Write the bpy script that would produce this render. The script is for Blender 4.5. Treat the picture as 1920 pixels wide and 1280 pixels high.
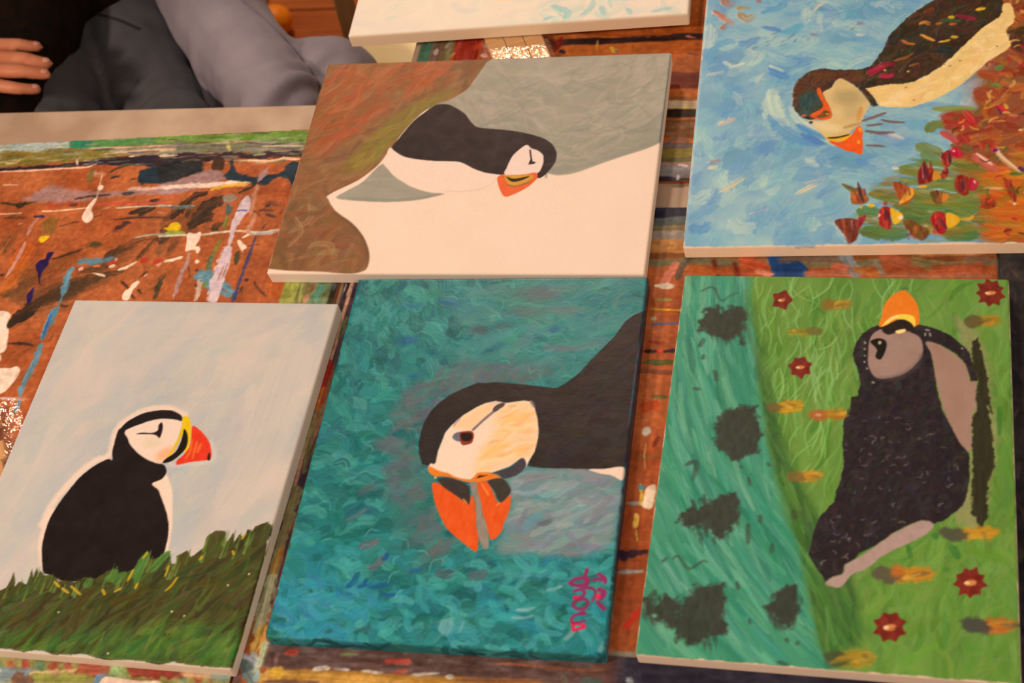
import bpy, bmesh, math, random
import numpy as np
from mathutils import Vector, Matrix

for _o in list(bpy.data.objects):
    bpy.data.objects.remove(_o, do_unlink=True)
SC = bpy.context.scene
COL = SC.collection

# ------------------------------------------------------------------ camera
CAM_POS = np.array([0.0, 0.0, 1.8978])
CAM_R = np.array([0.9691, 0.1593, -0.1884])
CAM_U = np.array([-0.0161, 0.8028, 0.5960])
CAM_F = np.array([-0.2462, 0.5745, -0.7806])
FPX = 2747.9
cam = bpy.data.cameras.new('camera')
cam.sensor_width = 36.0
cam.lens = FPX * 36.0 / 1920.0
cam.clip_start = 0.05
cam.dof.use_dof = True
cam.dof.focus_distance = 1.52
cam.dof.aperture_fstop = 6.3
cam_ob = bpy.data.objects.new('camera', cam)
COL.objects.link(cam_ob)
_m = Matrix.Identity(4)
for _i in range(3):
    _m[_i][0] = CAM_R[_i]; _m[_i][1] = CAM_U[_i]; _m[_i][2] = -CAM_F[_i]; _m[_i][3] = CAM_POS[_i]
cam_ob.matrix_world = _m
SC.camera = cam_ob

# ------------------------------------------------------------------ world, lamps, exposure
WARM = (1.0, 0.635, 0.42)
world = bpy.data.worlds.new('room_light'); SC.world = world
world.use_nodes = True
_bg = world.node_tree.nodes['Background']
_bg.inputs[0].default_value = (*WARM, 1.0)
_bg.inputs[1].default_value = 0.33
def area_lamp(name, loc, target, size, power, colr=WARM):
    L = bpy.data.lights.new(name, 'AREA'); L.shape = 'DISK'; L.size = size
    L.energy = power; L.color = colr
    o = bpy.data.objects.new(name, L); COL.objects.link(o)
    o.location = loc
    o.rotation_euler = (Vector(target) - Vector(loc)).to_track_quat('-Z', 'Y').to_euler()
    return o
area_lamp('ceiling_lamp', (-2.1, -0.5, 2.72), (-0.3, 1.0, 0.77), 0.30, 52.0)
area_lamp('ceiling_lamp', (1.1, -0.7, 2.72), (-0.3, 1.0, 0.77), 0.40, 25.0)
area_lamp('ceiling_lamp', (-1.15, 3.3, 2.72), (-0.8, 1.5, 0.4), 0.30, 40.0)
SC.view_settings.view_transform = 'Standard'
SC.view_settings.look = 'None'
SC.view_settings.exposure = 0.0
SC.view_settings.gamma = 1.0
SC.view_settings.use_curve_mapping = False

# ------------------------------------------------------------------ helpers
def at(px, z):
    """point of the horizontal plane z that a traced photo point lies on"""
    px = np.asarray(px, float)
    d = ((px[..., 0:1] - 960) / FPX) * CAM_R - ((px[..., 1:2] - 640) / FPX) * CAM_U + CAM_F
    t = (z - CAM_POS[2]) / d[..., 2:3]
    return CAM_POS + t * d

def cr(x0, y0, s, pts):
    """points read in an enlarged crop of the photo back to photo coordinates"""
    return [(x0 + p[0] / s, y0 + p[1] / s) for p in pts]

def lin(c):
    c = np.asarray(c, np.float32) / 255.0
    c = np.clip(c, 0, 1)
    return np.where(c <= 0.04045, c / 12.92, ((c + 0.055) / 1.055) ** 2.4)

EREF = lin((253, 207, 172)) / 0.86          # light that turns white canvas into the photo's white
def alb(c, lum=1.0):
    a = lin(c) / (EREF * lum) - 0.009      # less what the gloss itself sends back
    return np.clip(a, 0.004, 0.92)

def tag(o, label=None, cat=None, group=None, kind=None):
    if label: o['label'] = label
    if cat: o['category'] = cat
    if group: o['group'] = group
    if kind: o['kind'] = kind
    return o

def empty(name, loc=(0, 0, 0), rz=0.0, parent=None):
    o = bpy.data.objects.new(name, None); COL.objects.link(o)
    o.empty_display_size = 0.05
    o.location = loc; o.rotation_euler = (0, 0, rz)
    if parent: o.parent = parent
    return o

def obj_from(name, me, mat, parent=None):
    o = bpy.data.objects.new(name, me); COL.objects.link(o)
    if mat is not None: me.materials.append(mat)
    if parent: o.parent = parent
    return o

def bm_obj(name, bm, mat, parent=None, smooth=False):
    me = bpy.data.meshes.new(name); bm.to_mesh(me); bm.free()
    if smooth:
        me.polygons.foreach_set('use_smooth', np.ones(len(me.polygons), bool))
    return obj_from(name, me, mat, parent)

def bx(bm, c, s, rz=0.0, bev=0.0, seg=2):
    r = bmesh.ops.create_cube(bm, size=1.0)
    vs = r['verts']
    bmesh.ops.scale(bm, vec=s, verts=vs)
    if bev > 0:
        es = list({e for v in vs for e in v.link_edges})
        rb = bmesh.ops.bevel(bm, geom=es, offset=bev, segments=seg, profile=0.5, affect='EDGES')
        vs = list({v for f in rb['faces'] for v in f.verts} | {v for v in vs if v.is_valid})
    if rz: bmesh.ops.rotate(bm, cent=(0, 0, 0), matrix=Matrix.Rotation(rz, 3, 'Z'), verts=vs)
    bmesh.ops.translate(bm, vec=c, verts=vs)
    return vs

def box_obj(name, c, s, mat, parent=None, rz=0.0, bev=0.0):
    bm = bmesh.new(); bx(bm, c, s, rz, bev)
    return bm_obj(name, bm, mat, parent)

def tube(bm, pts, rad, n=10):
    """closed round tube along points; rad a number or one per point"""
    pts = [Vector(p) for p in pts]
    if not hasattr(rad, '__len__'): rad = [rad] * len(pts)
    rings = []
    for i, p in enumerate(pts):
        d = (pts[min(i + 1, len(pts) - 1)] - pts[max(i - 1, 0)]).normalized()
        a = d.orthogonal().normalized() if i == 0 else (a - d * a.dot(d)).normalized()
        b = d.cross(a)
        rings.append([bm.verts.new(p + (a * math.cos(2 * math.pi * k / n) + b * math.sin(2 * math.pi * k / n)) * rad[i]) for k in range(n)])
    for r0, r1 in zip(rings, rings[1:]):
        for k in range(n):
            bm.faces.new((r0[k], r0[(k + 1) % n], r1[(k + 1) % n], r1[k]))
    bm.faces.new(rings[0][::-1]); bm.faces.new(rings[-1])

# ------------------------------------------------------------------ materials
def new_mat(name):
    m = bpy.data.materials.new(name); m.use_nodes = True
    nt = m.node_tree
    return m, nt, nt.nodes, nt.links, nt.nodes['Principled BSDF']

def paint_mat(name, rough=0.42, spec=0.4, weave=0.15, grain=900.0):
    """acrylic paint: colour from the brushwork, fine weave of the cloth as relief"""
    m, nt, N, Lk, P = new_mat(name)
    a = N.new('ShaderNodeAttribute'); a.attribute_name = 'paint'
    tc = N.new('ShaderNodeTexCoord')
    nz = N.new('ShaderNodeTexNoise'); nz.inputs['Scale'].default_value = grain; nz.inputs['Detail'].default_value = 2.0
    Lk.new(tc.outputs['Object'], nz.inputs['Vector'])
    n2 = N.new('ShaderNodeTexNoise'); n2.inputs['Scale'].default_value = 60.0; n2.inputs['Detail'].default_value = 4.0
    Lk.new(tc.outputs['Object'], n2.inputs['Vector'])
    hs = N.new('ShaderNodeHueSaturation')
    mr = N.new('ShaderNodeMapRange'); mr.inputs['From Min'].default_value = 0.25; mr.inputs['From Max'].default_value = 0.75
    mr.inputs['To Min'].default_value = 0.93; mr.inputs['To Max'].default_value = 1.07
    Lk.new(nz.outputs['Fac'], mr.inputs['Value'])
    Lk.new(mr.outputs['Result'], hs.inputs['Value']); Lk.new(a.outputs['Color'], hs.inputs['Color'])
    Lk.new(hs.outputs['Color'], P.inputs['Base Color'])
    r2 = N.new('ShaderNodeMapRange'); r2.inputs['To Min'].default_value = rough - 0.1; r2.inputs['To Max'].default_value = rough + 0.1
    Lk.new(n2.outputs['Fac'], r2.inputs['Value']); Lk.new(r2.outputs['Result'], P.inputs['Roughness'])
    P.inputs['Specular IOR Level'].default_value = spec
    bp = N.new('ShaderNodeBump'); bp.inputs['Strength'].default_value = weave; bp.inputs['Distance'].default_value = 0.0004
    Lk.new(nz.outputs['Fac'], bp.inputs['Height']); Lk.new(bp.outputs['Normal'], P.inputs['Normal'])
    return m

def noise_mat(name, c1, c2, scale=8.0, rough=0.6, stretch=(1, 1, 1), bump=0.0, spec=0.3, detail=6.0, sheen=0.0, lo=0.35, hi=0.65):
    m, nt, N, Lk, P = new_mat(name)
    tc = N.new('ShaderNodeTexCoord'); mp = N.new('ShaderNodeMapping'); mp.inputs['Scale'].default_value = stretch
    nz = N.new('ShaderNodeTexNoise'); nz.inputs['Scale'].default_value = scale; nz.inputs['Detail'].default_value = detail
    Lk.new(tc.outputs['Object'], mp.inputs['Vector']); Lk.new(mp.outputs['Vector'], nz.inputs['Vector'])
    cp = N.new('ShaderNodeValToRGB')
    cp.color_ramp.elements[0].position = lo; cp.color_ramp.elements[0].color = (*[float(x) for x in c1], 1)
    cp.color_ramp.elements[1].position = hi; cp.color_ramp.elements[1].color = (*[float(x) for x in c2], 1)
    Lk.new(nz.outputs['Fac'], cp.inputs['Fac']); Lk.new(cp.outputs['Color'], P.inputs['Base Color'])
    P.inputs['Roughness'].default_value = rough; P.inputs['Specular IOR Level'].default_value = spec
    if sheen: P.inputs['Sheen Weight'].default_value = sheen
    if bump:
        bp = N.new('ShaderNodeBump'); bp.inputs['Strength'].default_value = bump; bp.inputs['Distance'].default_value = 0.002
        Lk.new(nz.outputs['Fac'], bp.inputs['Height']); Lk.new(bp.outputs['Normal'], P.inputs['Normal'])
    return m

M = {}
M['paint'] = paint_mat('acrylic_on_canvas', 0.50, 0.22, 0.15)
M['paint_gloss'] = paint_mat('glossy_acrylic', 0.36, 0.22, 0.08)
M['board_paint'] = paint_mat('paint_on_hardboard', 0.55, 0.2, 0.10, 500.0)
M['hardboard'] = noise_mat('hardboard', alb((150, 70, 30)), alb((190, 95, 45)), 30, 0.6)
M['laminate'] = noise_mat('stone_laminate', alb((178, 134, 102)), alb((204, 160, 124)), 14, 0.38, (1, 1, 1), 0.03)
M['table_edge'] = noise_mat('table_edge', alb((190, 150, 115)), alb((215, 175, 140)), 30, 0.5)
M['steel'] = noise_mat('painted_steel', (0.10, 0.10, 0.10), (0.14, 0.14, 0.14), 20, 0.4)
M['stretcher'] = noise_mat('pine_stretcher', (0.55, 0.40, 0.24), (0.66, 0.50, 0.32), 20, 0.6, (1, 8, 8))

# ------------------------------------------------------------------ brushwork engine
_TAB = np.random.default_rng(7).random((16, 256, 256), dtype=np.float32)
def vnoise(x, y, seed=0):
    T = _TAB[seed % 16]
    off = (seed // 16) * 37
    xi = np.floor(x).astype(np.int64); yi = np.floor(y).astype(np.int64)
    fx = (x - xi).astype(np.float32); fy = (y - yi).astype(np.float32)
    fx = fx * fx * (3 - 2 * fx); fy = fy * fy * (3 - 2 * fy)
    a = T[(yi + off) & 255, xi & 255]; b = T[(yi + off) & 255, (xi + 1) & 255]
    c = T[(yi + 1 + off) & 255, xi & 255]; d = T[(yi + 1 + off) & 255, (xi + 1) & 255]
    return (a * (1 - fx) + b * fx) * (1 - fy) + (c * (1 - fx) + d * fx) * fy

def fbm(x, y, seed=0, octv=4):
    s = 0; a = 0.5; tot = 0
    for k in range(octv):
        s = s + a * vnoise(x * 2 ** k, y * 2 ** k, seed + k * 3); tot += a; a *= 0.55
    return s / tot

def spline(pts, closed=False, n=6):
    p = np.asarray(pts, np.float64)
    if len(p) < 3: return p
    if closed: q = np.vstack([p[-1], p, p[0], p[1]])
    else: q = np.vstack([2 * p[0] - p[1], p, 2 * p[-1] - p[-2]])
    out = []
    t = np.linspace(0, 1, n, endpoint=False)[:, None]
    for i in range(1, len(q) - 2):
        a, b, c, d = q[i - 1], q[i], q[i + 1], q[i + 2]
        out.append(0.5 * ((2 * b) + (-a + c) * t + (2 * a - 5 * b + 4 * c - d) * t ** 2 + (-a + 3 * b - 3 * c + d) * t ** 3))
    out = np.vstack(out)
    if not closed: out = np.vstack([out, p[-1]])
    return out

def sstep(a, b, x):
    t = np.clip((x - a) / (b - a), 0, 1)
    return t * t * (3 - 2 * t)

class Sheet:
    """a painted surface: local u (right), v (up) in metres, colours as seen in the photo's light"""
    def __init__(s, mat, u0, v0, u1, v1, cell, base, seed=1):
        s.M = np.array(mat); s.Mi = np.linalg.inv(s.M)
        s.u0, s.v0, s.cell = u0, v0, cell
        s.nx = int(round((u1 - u0) / cell)) + 1; s.ny = int(round((v1 - v0) / cell)) + 1
        s.col = np.empty((s.ny, s.nx, 3), np.float32); s.col[:] = base
        s.h = np.zeros((s.ny, s.nx), np.float32)
        s.pid = np.zeros((s.ny, s.nx), np.int16)
        s.rng = np.random.default_rng(seed); s.seed = seed; s.rag = 0.22; s.relief = 1.0
        # photo pixels per cell near the middle of the sheet
        c = np.array([[960, 640], [1000, 640], [960, 680]], float)
        mid = s.M @ np.array([(u0 + u1) / 2, (v0 + v1) / 2, 0, 1]); d = mid[:3] - CAM_POS
        s.ppc = FPX / (d @ CAM_F) * cell * 0.88
        s.X, s.Y = np.meshgrid(np.arange(s.nx, dtype=np.float32), np.arange(s.ny, dtype=np.float32))
    def g(s, pts):
        """traced photo points -> grid coordinates on this surface"""
        px = np.asarray(pts, float)
        d = ((px[:, 0:1] - 960) / FPX) * CAM_R - ((px[:, 1:2] - 640) / FPX) * CAM_U + CAM_F
        o = s.Mi[:3, :3] @ CAM_POS + s.Mi[:3, 3]; dl = d @ s.Mi[:3, :3].T
        t = -o[2] / dl[:, 2:3]
        q = o + t * dl
        return np.stack([(q[:, 0] - s.u0) / s.cell, (q[:, 1] - s.v0) / s.cell], -1)
    def uvg(s, uv):
        uv = np.asarray(uv, float)
        return np.stack([(uv[:, 0] - s.u0) / s.cell, (uv[:, 1] - s.v0) / s.cell], -1)
    def win(s, p, m):
        x0 = max(int(p[:, 0].min() - m), 0); x1 = min(int(p[:, 0].max() + m) + 2, s.nx)
        y0 = max(int(p[:, 1].min() - m), 0); y1 = min(int(p[:, 1].max() + m) + 2, s.ny)
        if x1 <= x0 or y1 <= y0: return None
        return slice(y0, y1), slice(x0, x1)
    def put(s, w, a, c, pid=None, h=None, thr=0.5):
        A = a[..., None]
        s.col[w] = s.col[w] * (1 - A) + np.asarray(c, np.float32) * A
        if pid is not None: s.pid[w] = np.where(a > thr, pid, s.pid[w])
        if h is not None: s.h[w] = s.h[w] * (1 - a) + (s.h[w] * 0.4 + h) * a
    def sdf(s, p, w):
        X, Y = s.X[w], s.Y[w]
        ins = np.zeros(X.shape, bool); d2 = np.full(X.shape, 1e9, np.float32)
        n = len(p)
        for i in range(n):
            ax, ay = p[i]; bx_, by = p[(i + 1) % n]
            ex, ey = bx_ - ax, by - ay
            L = ex * ex + ey * ey + 1e-9
            t = np.clip(((X - ax) * ex + (Y - ay) * ey) / L, 0, 1)
            d2 = np.minimum(d2, (X - ax - t * ex) ** 2 + (Y - ay - t * ey) ** 2)
            if abs(ey) > 1e-9:
                c = ((ay > Y) != (by > Y)) & (X < ex * (Y - ay) / ey + ax)
                ins ^= c
        d = np.sqrt(d2)
        return np.where(ins, -d, d)
    def poly(s, pts, c, pid=None, soft=1.0, rough=0.0, rs=6.0, alpha=1.0, smooth=True, var=6.0, vs=(5, 5), h=0.00006, grid=False, crisp=False):
        p = np.asarray(pts, float) if grid else s.g(pts)
        if smooth: p = spline(p, True, 4)
        w = s.win(p, 4 + soft + rough * 2)
        if w is None: return None
        d = s.sdf(p, w)
        X, Y = s.X[w], s.Y[w]
        s.seed += 1
        if rough: d = d + (fbm(X / rs, Y / rs, s.seed, 3) - 0.5) * 2 * rough
        a = np.clip(0.5 - d / max(soft, 0.6), 0, 1) * alpha
        nz = (fbm(X / vs[0], Y / vs[1], s.seed + 5, 3) - 0.5)[..., None]
        cc = np.asarray(c, np.float32) + nz * 2 * var
        s.put(w, a, cc, pid, h + (nz[..., 0]) * 0.00012 if h is not None else None)
        return w, a
    def stroke(s, pts, wpx, c, alpha=1.0, prof='taper', bris=8.0, dry=0.0, soft=1.0, pid=None, h=0.00008, grid=False, smooth=True, freq=0.8, edge=0.0, inside=None):
        p = np.asarray(pts, float) if grid else s.g(pts)
        if smooth and len(p) > 2: p = spline(p, False, 4)
        hw = wpx / s.ppc / 2
        w = s.win(p, hw + 2 + soft)
        if w is None: return
        X, Y = s.X[w], s.Y[w]
        seg = np.hypot(*(p[1:] - p[:-1]).T); cum = np.r_[0, np.cumsum(seg)]; L = cum[-1] + 1e-6
        d2 = np.full(X.shape, 1e9, np.float32); so = np.zeros(X.shape, np.float32); al = np.zeros(X.shape, np.float32)
        for i in range(len(p) - 1):
            ax, ay = p[i]; ex, ey = p[i + 1] - p[i]
            l2 = ex * ex + ey * ey + 1e-9
            t = np.clip(((X - ax) * ex + (Y - ay) * ey) / l2, 0, 1)
            qx = X - ax - t * ex; qy = Y - ay - t * ey
            q = qx * qx + qy * qy
            m = q < d2
            d2 = np.where(m, q, d2)
            so = np.where(m, (ex * qy - ey * qx) / math.sqrt(l2), so)
            al = np.where(m, (cum[i] + t * seg[i]) / L, al)
        d = np.sqrt(d2)
        if prof == 'taper': pw = np.sqrt(np.clip(1 - np.abs(2 * al - 1) ** 3.2, 0, 1)) * 0.8 + 0.2
        elif prof == 'tail': pw = 1 - 0.85 * al
        elif prof == 'head': pw = 0.15 + 0.85 * al
        else: pw = 1.0
        s.seed += 1
        if s.rag:
            rg = min(s.rag * hw, 4.0)
            d = np.maximum(d + (fbm(X / 4.5, Y / 4.5, s.seed + 9, 2) - .5) * 2 * rg, 0)
        st = vnoise(so * freq + 50, al * 1.7 + s.seed * 0.37, s.seed) - 0.5
        ww = hw * pw
        if edge: ww = ww + (vnoise(al * L / 3, so * 0 + s.seed, s.seed + 4) - 0.5) * 2 * edge
        a = np.clip((ww - d) / max(soft, 0.6) + 0.5, 0, 1)
        if dry: a = a * sstep(-0.5, 0.5, st + 0.75 - dry * (0.5 + al))
        a = a * alpha
        if inside is not None: a = a * inside[w]
        rim = np.clip(1 - np.abs(ww - d) / 1.5, 0, 1)
        s.put(w, a, np.asarray(c, np.float32) + (st * 2 * bris)[..., None], pid, None if h is None else h * (1 + st * 1.6 + rim * 0.6))
    def blob(s, c, rx, ry, colr, alpha=1.0, soft=0.5, ang=0.0, pid=None, h=None, rough=0.15):
        """soft ellipse; centre and radii in photo pixels"""
        p = s.g([c])[0]; rx /= s.ppc; ry /= s.ppc
        m = max(rx, ry) * 1.4 + 2
        w = s.win(np.array([p - m, p + m]), 0)
        if w is None: return
        X, Y = s.X[w] - p[0], s.Y[w] - p[1]
        ca, sa = math.cos(ang), math.sin(ang)
        s.seed += 1
        r = np.hypot((X * ca + Y * sa) / rx, (-X * sa + Y * ca) / ry) + (fbm(s.X[w] / 7, s.Y[w] / 7, s.seed, 3) - 0.5) * 2 * rough
        a = np.clip((1 + soft / 2 - r) / max(soft, 0.02), 0, 1) * alpha
        s.put(w, a, colr, pid, h)
    def mask(s, pts, soft=2.0, smooth=True, grid=False):
        p = np.asarray(pts, float) if grid else s.g(pts)
        if smooth: p = spline(p, True, 4)
        full = (slice(0, s.ny), slice(0, s.nx))
        return np.clip(0.5 - s.sdf(p, full) / soft, 0, 1).astype(np.float32)
    def scatter(s, n, pts_mask, length, width, angle, palette, bris=8, curve=0.0, alpha=0.9, dry=0.0, h=0.00010, prof='taper', spread=0.3, clip=True, freq=0.8, pid=None, flip=True):
        """many short brush strokes inside a mask; angle may be a function of (u,v) in 0..1"""
        ys, xs = np.nonzero(pts_mask > 0.5)
        if len(xs) == 0: return
        pal = np.asarray(palette, float)
        for k in s.rng.integers(0, len(xs), n):
            x, y = xs[k] + s.rng.random(), ys[k] + s.rng.random()
            a = angle(x / s.nx, y / s.ny) if callable(angle) else angle
            a += s.rng.normal(0, spread)
            l = length * (0.6 + 0.8 * s.rng.random()) / s.ppc / 2
            cv = curve * s.rng.normal(1, 0.4) * ((1 if s.rng.random() < 0.5 else -1) if flip else 1)
            dx, dy = math.cos(a), math.sin(a)
            p = [(x - dx * l, y - dy * l), (x - dy * cv * l, y + dx * cv * l), (x + dx * l, y + dy * l)]
            c = pal[s.rng.integers(len(pal))] + s.rng.normal(0, 4, 3)
            s.stroke(p, width * (0.7 + 0.6 * s.rng.random()), c, alpha, prof, bris, dry, 1.0, pid, h, True, True, freq, 0.0, pts_mask if clip else None)

MULTI = {'paint_dabs', 'margin_stripes', 'orange_dabs', 'blue_strokes', 'blue_drip', 'lilac_brush_mark', 'paint_band', 'paint_crumbs', 'edge_paint', 'margin_paint', 'near_margin_paint', 'corner_smears', 'whisker_strokes', 'painted_leaves'}
def components(m, big=40, most=90):
    """separate patches of a part, largest first, and the crumbs too small to tell apart"""
    ny, nx = m.shape
    lab = np.where(m, np.arange(1, ny * nx + 1).reshape(ny, nx), 0)
    BIG = ny * nx + 5
    L = np.where(m, lab, BIG)
    def sweep(A):
        # running minimum along rows, restarted at gaps
        gap = (A == BIG)
        for k in (1, 2, 4, 8, 16, 32, 64, 128, 256, 512):
            if k >= A.shape[1]: break
            run = ~gap[:, :-k] & ~gap[:, k:]
            cs = np.cumsum(gap, 1)
            run &= (cs[:, k:] == cs[:, :-k])
            A[:, k:] = np.where(run, np.minimum(A[:, k:], A[:, :-k]), A[:, k:])
        return A
    for it in range(40):
        old = L.copy()
        L = sweep(L); L = sweep(L[:, ::-1].copy())[:, ::-1]
        L = sweep(L.T.copy()).T; L = sweep(L.T[:, ::-1].copy())[:, ::-1].T
        if (old == L).all(): break
    ids, cnt = np.unique(L[m], return_counts=True)
    o = np.argsort(-cnt); ids, cnt = ids[o], cnt[o]
    sep = [i for k, (i, c) in enumerate(zip(ids[:most], cnt[:most])) if c >= big or k == 0]
    return [L == i for i in sep], m & ~np.isin(L, sep)

def grid_parts(sh, XYZ, keep, parts, root, lum, mats, default_mat):
    """split the painted grid by part id and build one mesh object per part"""
    ny, nx = sh.ny, sh.nx
    # normals of the whole grid so that parts meet without a seam
    du = np.gradient(XYZ, axis=1); dv = np.gradient(XYZ, axis=0)
    nrm = np.cross(du, dv); nrm /= (np.linalg.norm(nrm, axis=2, keepdims=True) + 1e-12)
    nrm = nrm.reshape(-1, 3)
    idx = np.arange(ny * nx).reshape(ny, nx)
    quads = np.stack([idx[:-1, :-1], idx[:-1, 1:], idx[1:, 1:], idx[1:, :-1]], -1)
    fp = np.maximum(np.maximum(sh.pid[:-1, :-1], sh.pid[1:, 1:]), np.maximum(sh.pid[1:, :-1], sh.pid[:-1, 1:]))
    P = XYZ.reshape(-1, 3); C = alb(sh.col, lum).reshape(-1, 3)
    made = {}
    jobs = []
    for pid in sorted(parts):
        m = (fp == pid) & keep
        if not m.any(): continue
        if parts[pid][0] in MULTI:
            ys, xs = np.nonzero(m); sl = (slice(ys.min(), ys.max() + 1), slice(xs.min(), xs.max() + 1))
            big, crumbs = components(m[sl])
            for k, cm in enumerate(big):
                mm = np.zeros_like(m); mm[sl] = cm; jobs.append((pid, mm, k == 0, False))
            if crumbs.any():
                mm = np.zeros_like(m); mm[sl] = crumbs; jobs.append((pid, mm, False, True))
        else: jobs.append((pid, m, True, False))
    for pid, m, first, crumb in jobs:
        name, par, label = parts[pid]
        if crumb: name, label = 'paint_specks', None
        q = quads[m]
        used, inv = np.unique(q.ravel(), return_inverse=True)
        me = bpy.data.meshes.new(name)
        me.vertices.add(len(used)); me.vertices.foreach_set('co', P[used].astype(np.float32).ravel())
        me.loops.add(len(inv)); me.loops.foreach_set('vertex_index', inv.astype(np.int32))
        nf = len(q)
        me.polygons.add(nf)
        me.polygons.foreach_set('loop_start', np.arange(0, nf * 4, 4, dtype=np.int32))
        me.update(calc_edges=True)
        me.polygons.foreach_set('use_smooth', np.ones(nf, bool))
        at_ = me.attributes.new('paint', 'FLOAT_COLOR', 'POINT')
        at_.data.foreach_set('color', np.c_[C[used], np.ones(len(used))].astype(np.float32).ravel())
        me.normals_split_custom_set_from_vertices(nrm[used].tolist())
        o = obj_from(name, me, mats.get(pid, default_mat), made.get(par, root))
        if label: o['label'] = label
        if first: made[pid] = o
        if crumb: o['kind'] = 'stuff'
    return made

CAN_T = 0.0168          # depth of a stretched canvas
def wrap(sh, w, h, r=0.0022, t=CAN_T):
    """bend the painted grid over the edges of a stretched canvas (z = 0 is the face)"""
    U = sh.u0 + sh.X * sh.cell; V = sh.v0 + sh.Y * sh.cell
    hw, hh = w / 2 - r, h / 2 - r
    cu, cv = np.clip(U, -hw, hw), np.clip(V, -hh, hh)
    ex, ey = U - cu, V - cv
    s = np.hypot(ex, ey); nxn = np.where(s > 0, ex / (s + 1e-12), 0); nyn = np.where(s > 0, ey / (s + 1e-12), 0)
    arc = r * math.pi / 2
    smax = arc + t - r
    sc = np.minimum(s, smax)
    th = np.clip(sc / r, 0, math.pi / 2)
    out = r * np.sin(th); dz = r * (1 - np.cos(th)) + np.maximum(sc - arc, 0)
    taper = np.where(sc > arc, (sc - arc) * 0.03, 0)
    out = out - taper
    H = sh.h
    nz = np.cos(th); no = np.sin(th)
    x = cu + nxn * (out + H * no); y = cv + nyn * (out + H * no); z = -dz + H * nz
    # cloth sags a hair between the bars
    z = z - 0.0006 * np.clip(1 - (2 * U / w) ** 2, 0, 1) * np.clip(1 - (2 * V / h) ** 2, 0, 1)
    ok = s <= smax + sh.cell * 1.0
    keep = ok[:-1, :-1] & ok[1:, 1:] & ok[1:, :-1] & ok[:-1, 1:]
    return np.stack([x, y, z], -1), keep

def pose(cx, cy, z, rz, tilt=0.0):
    return np.array(Matrix.Translation((cx, cy, z)) @ Matrix.Rotation(rz, 4, 'Z') @ Matrix.Rotation(tilt, 4, 'X'))

def canvas_sheet(mat, w, h, cell, base=(250, 205, 172), seed=1):
    e = CAN_T + 0.001
    return Sheet(mat, -w / 2 - e, -h / 2 - e, w / 2 + e, h / 2 + e, cell, base, seed)

def rect_mask(sh, w, h, inset=0.0, rough=0.0, seed=3):
    """1 on the face of the canvas, 0 on its sides"""
    U = sh.u0 + sh.X * sh.cell; V = sh.v0 + sh.Y * sh.cell
    n = (fbm(sh.X / 9, sh.Y / 9, seed, 3) - 0.5) * 2 * rough if rough else 0
    d = np.maximum(np.abs(U) - w / 2, np.abs(V) - h / 2) + inset + n
    return np.clip(0.5 - d / (sh.cell * 1.2), 0, 1).astype(np.float32)

def finish_canvas(sh, mat, w, h, parts, label, lum, mats=None, gloss=False):
    root = empty('painted_canvas')
    base = np.array(mat) @ np.array(Matrix.Translation((0, 0, -CAN_T)))
    root.matrix_world = Matrix(base.tolist())
    tag(root, label, 'painting', 'puffin paintings laid out on the boards')
    sh.h *= sh.relief
    XYZ, keep = wrap(sh, w, h)
    XYZ = XYZ + np.array([0, 0, CAN_T])
    grid_parts(sh, XYZ, keep, parts, root, lum, mats or {}, M['paint_gloss'] if gloss else M['paint'])
    b = 0.034; t = CAN_T - 0.004
    for cxy, s in (((0, h / 2 - b / 2 - 0.002), (w - 0.006, b, t)), ((0, -h / 2 + b / 2 + 0.002), (w - 0.006, b, t)),
                   ((w / 2 - b / 2 - 0.002, 0), (b, h - 2 * b - 0.006, t)), ((-w / 2 + b / 2 + 0.002, 0), (b, h - 2 * b - 0.006, t))):
        box_obj('stretcher_bar', (cxy[0], cxy[1], t / 2 + 0.0003), s, M['stretcher'], root)
    return root

# ------------------------------------------------------------------ floor
M['floor'] = noise_mat('oak_floor', alb((128, 58, 22), 0.8), alb((152, 70, 28), 0.8), 5, 0.35, (1.2, 14, 1), 0.05)
M['plank1'] = noise_mat('oak_plank_dark', alb((132, 58, 20), 0.68), alb((158, 72, 28), 0.68), 6, 0.32, (1.2, 16, 1), 0.05)
M['plank2'] = noise_mat('oak_plank_light', alb((142, 66, 24), 0.68), alb((170, 82, 32), 0.68), 6, 0.32, (1.2, 16, 1), 0.05)
floor = box_obj('floor', (0, 1.2, -0.03), (7.0, 7.0, 0.04), M['floor'])
tag(floor, 'brown wooden floor under the tables', kind='structure')
_pl = bmesh.new(); bx(_pl, (0, 0, 0), (1.196, 0.116, 0.010), 0, 0.0012, 1)
_plm = bpy.data.meshes.new('plank'); _pl.to_mesh(_plm); _pl.free(); _plm.materials.append(M['plank1'])
_plm2 = _plm.copy(); _plm2.materials.clear(); _plm2.materials.append(M['plank2'])
_r = random.Random(4)
for j in range(24):
    off = _r.random() * 1.2
    for i in range(4):
        o = bpy.data.objects.new('plank', _plm if _r.random() < 0.5 else _plm2); COL.objects.link(o)
        o.parent = floor
        o.location = (-3.2 + off + i * 1.2, 0.75 + j * 0.12, -0.005)

M['wall'] = noise_mat('cream_wall', alb((214, 176, 140)), alb((222, 184, 148)), 3, 0.8)
tag(box_obj('wall_back', (0, 4.74, 1.4), (7.0, 0.08, 2.9), M['wall']), 'cream wall behind the tables', kind='structure')
tag(box_obj('wall_left', (-3.54, 1.2, 1.4), (0.08, 7.0, 2.9), M['wall']), 'cream wall past the seated people', kind='structure')
tag(box_obj('wall_right', (3.54, 1.2, 1.4), (0.08, 7.0, 2.9), M['wall']), 'cream wall past the dark board', kind='structure')
tag(box_obj('wall_front', (0, -2.34, 1.4), (7.0, 0.08, 2.9), M['wall']), 'cream wall facing the seated people', kind='structure')

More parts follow.
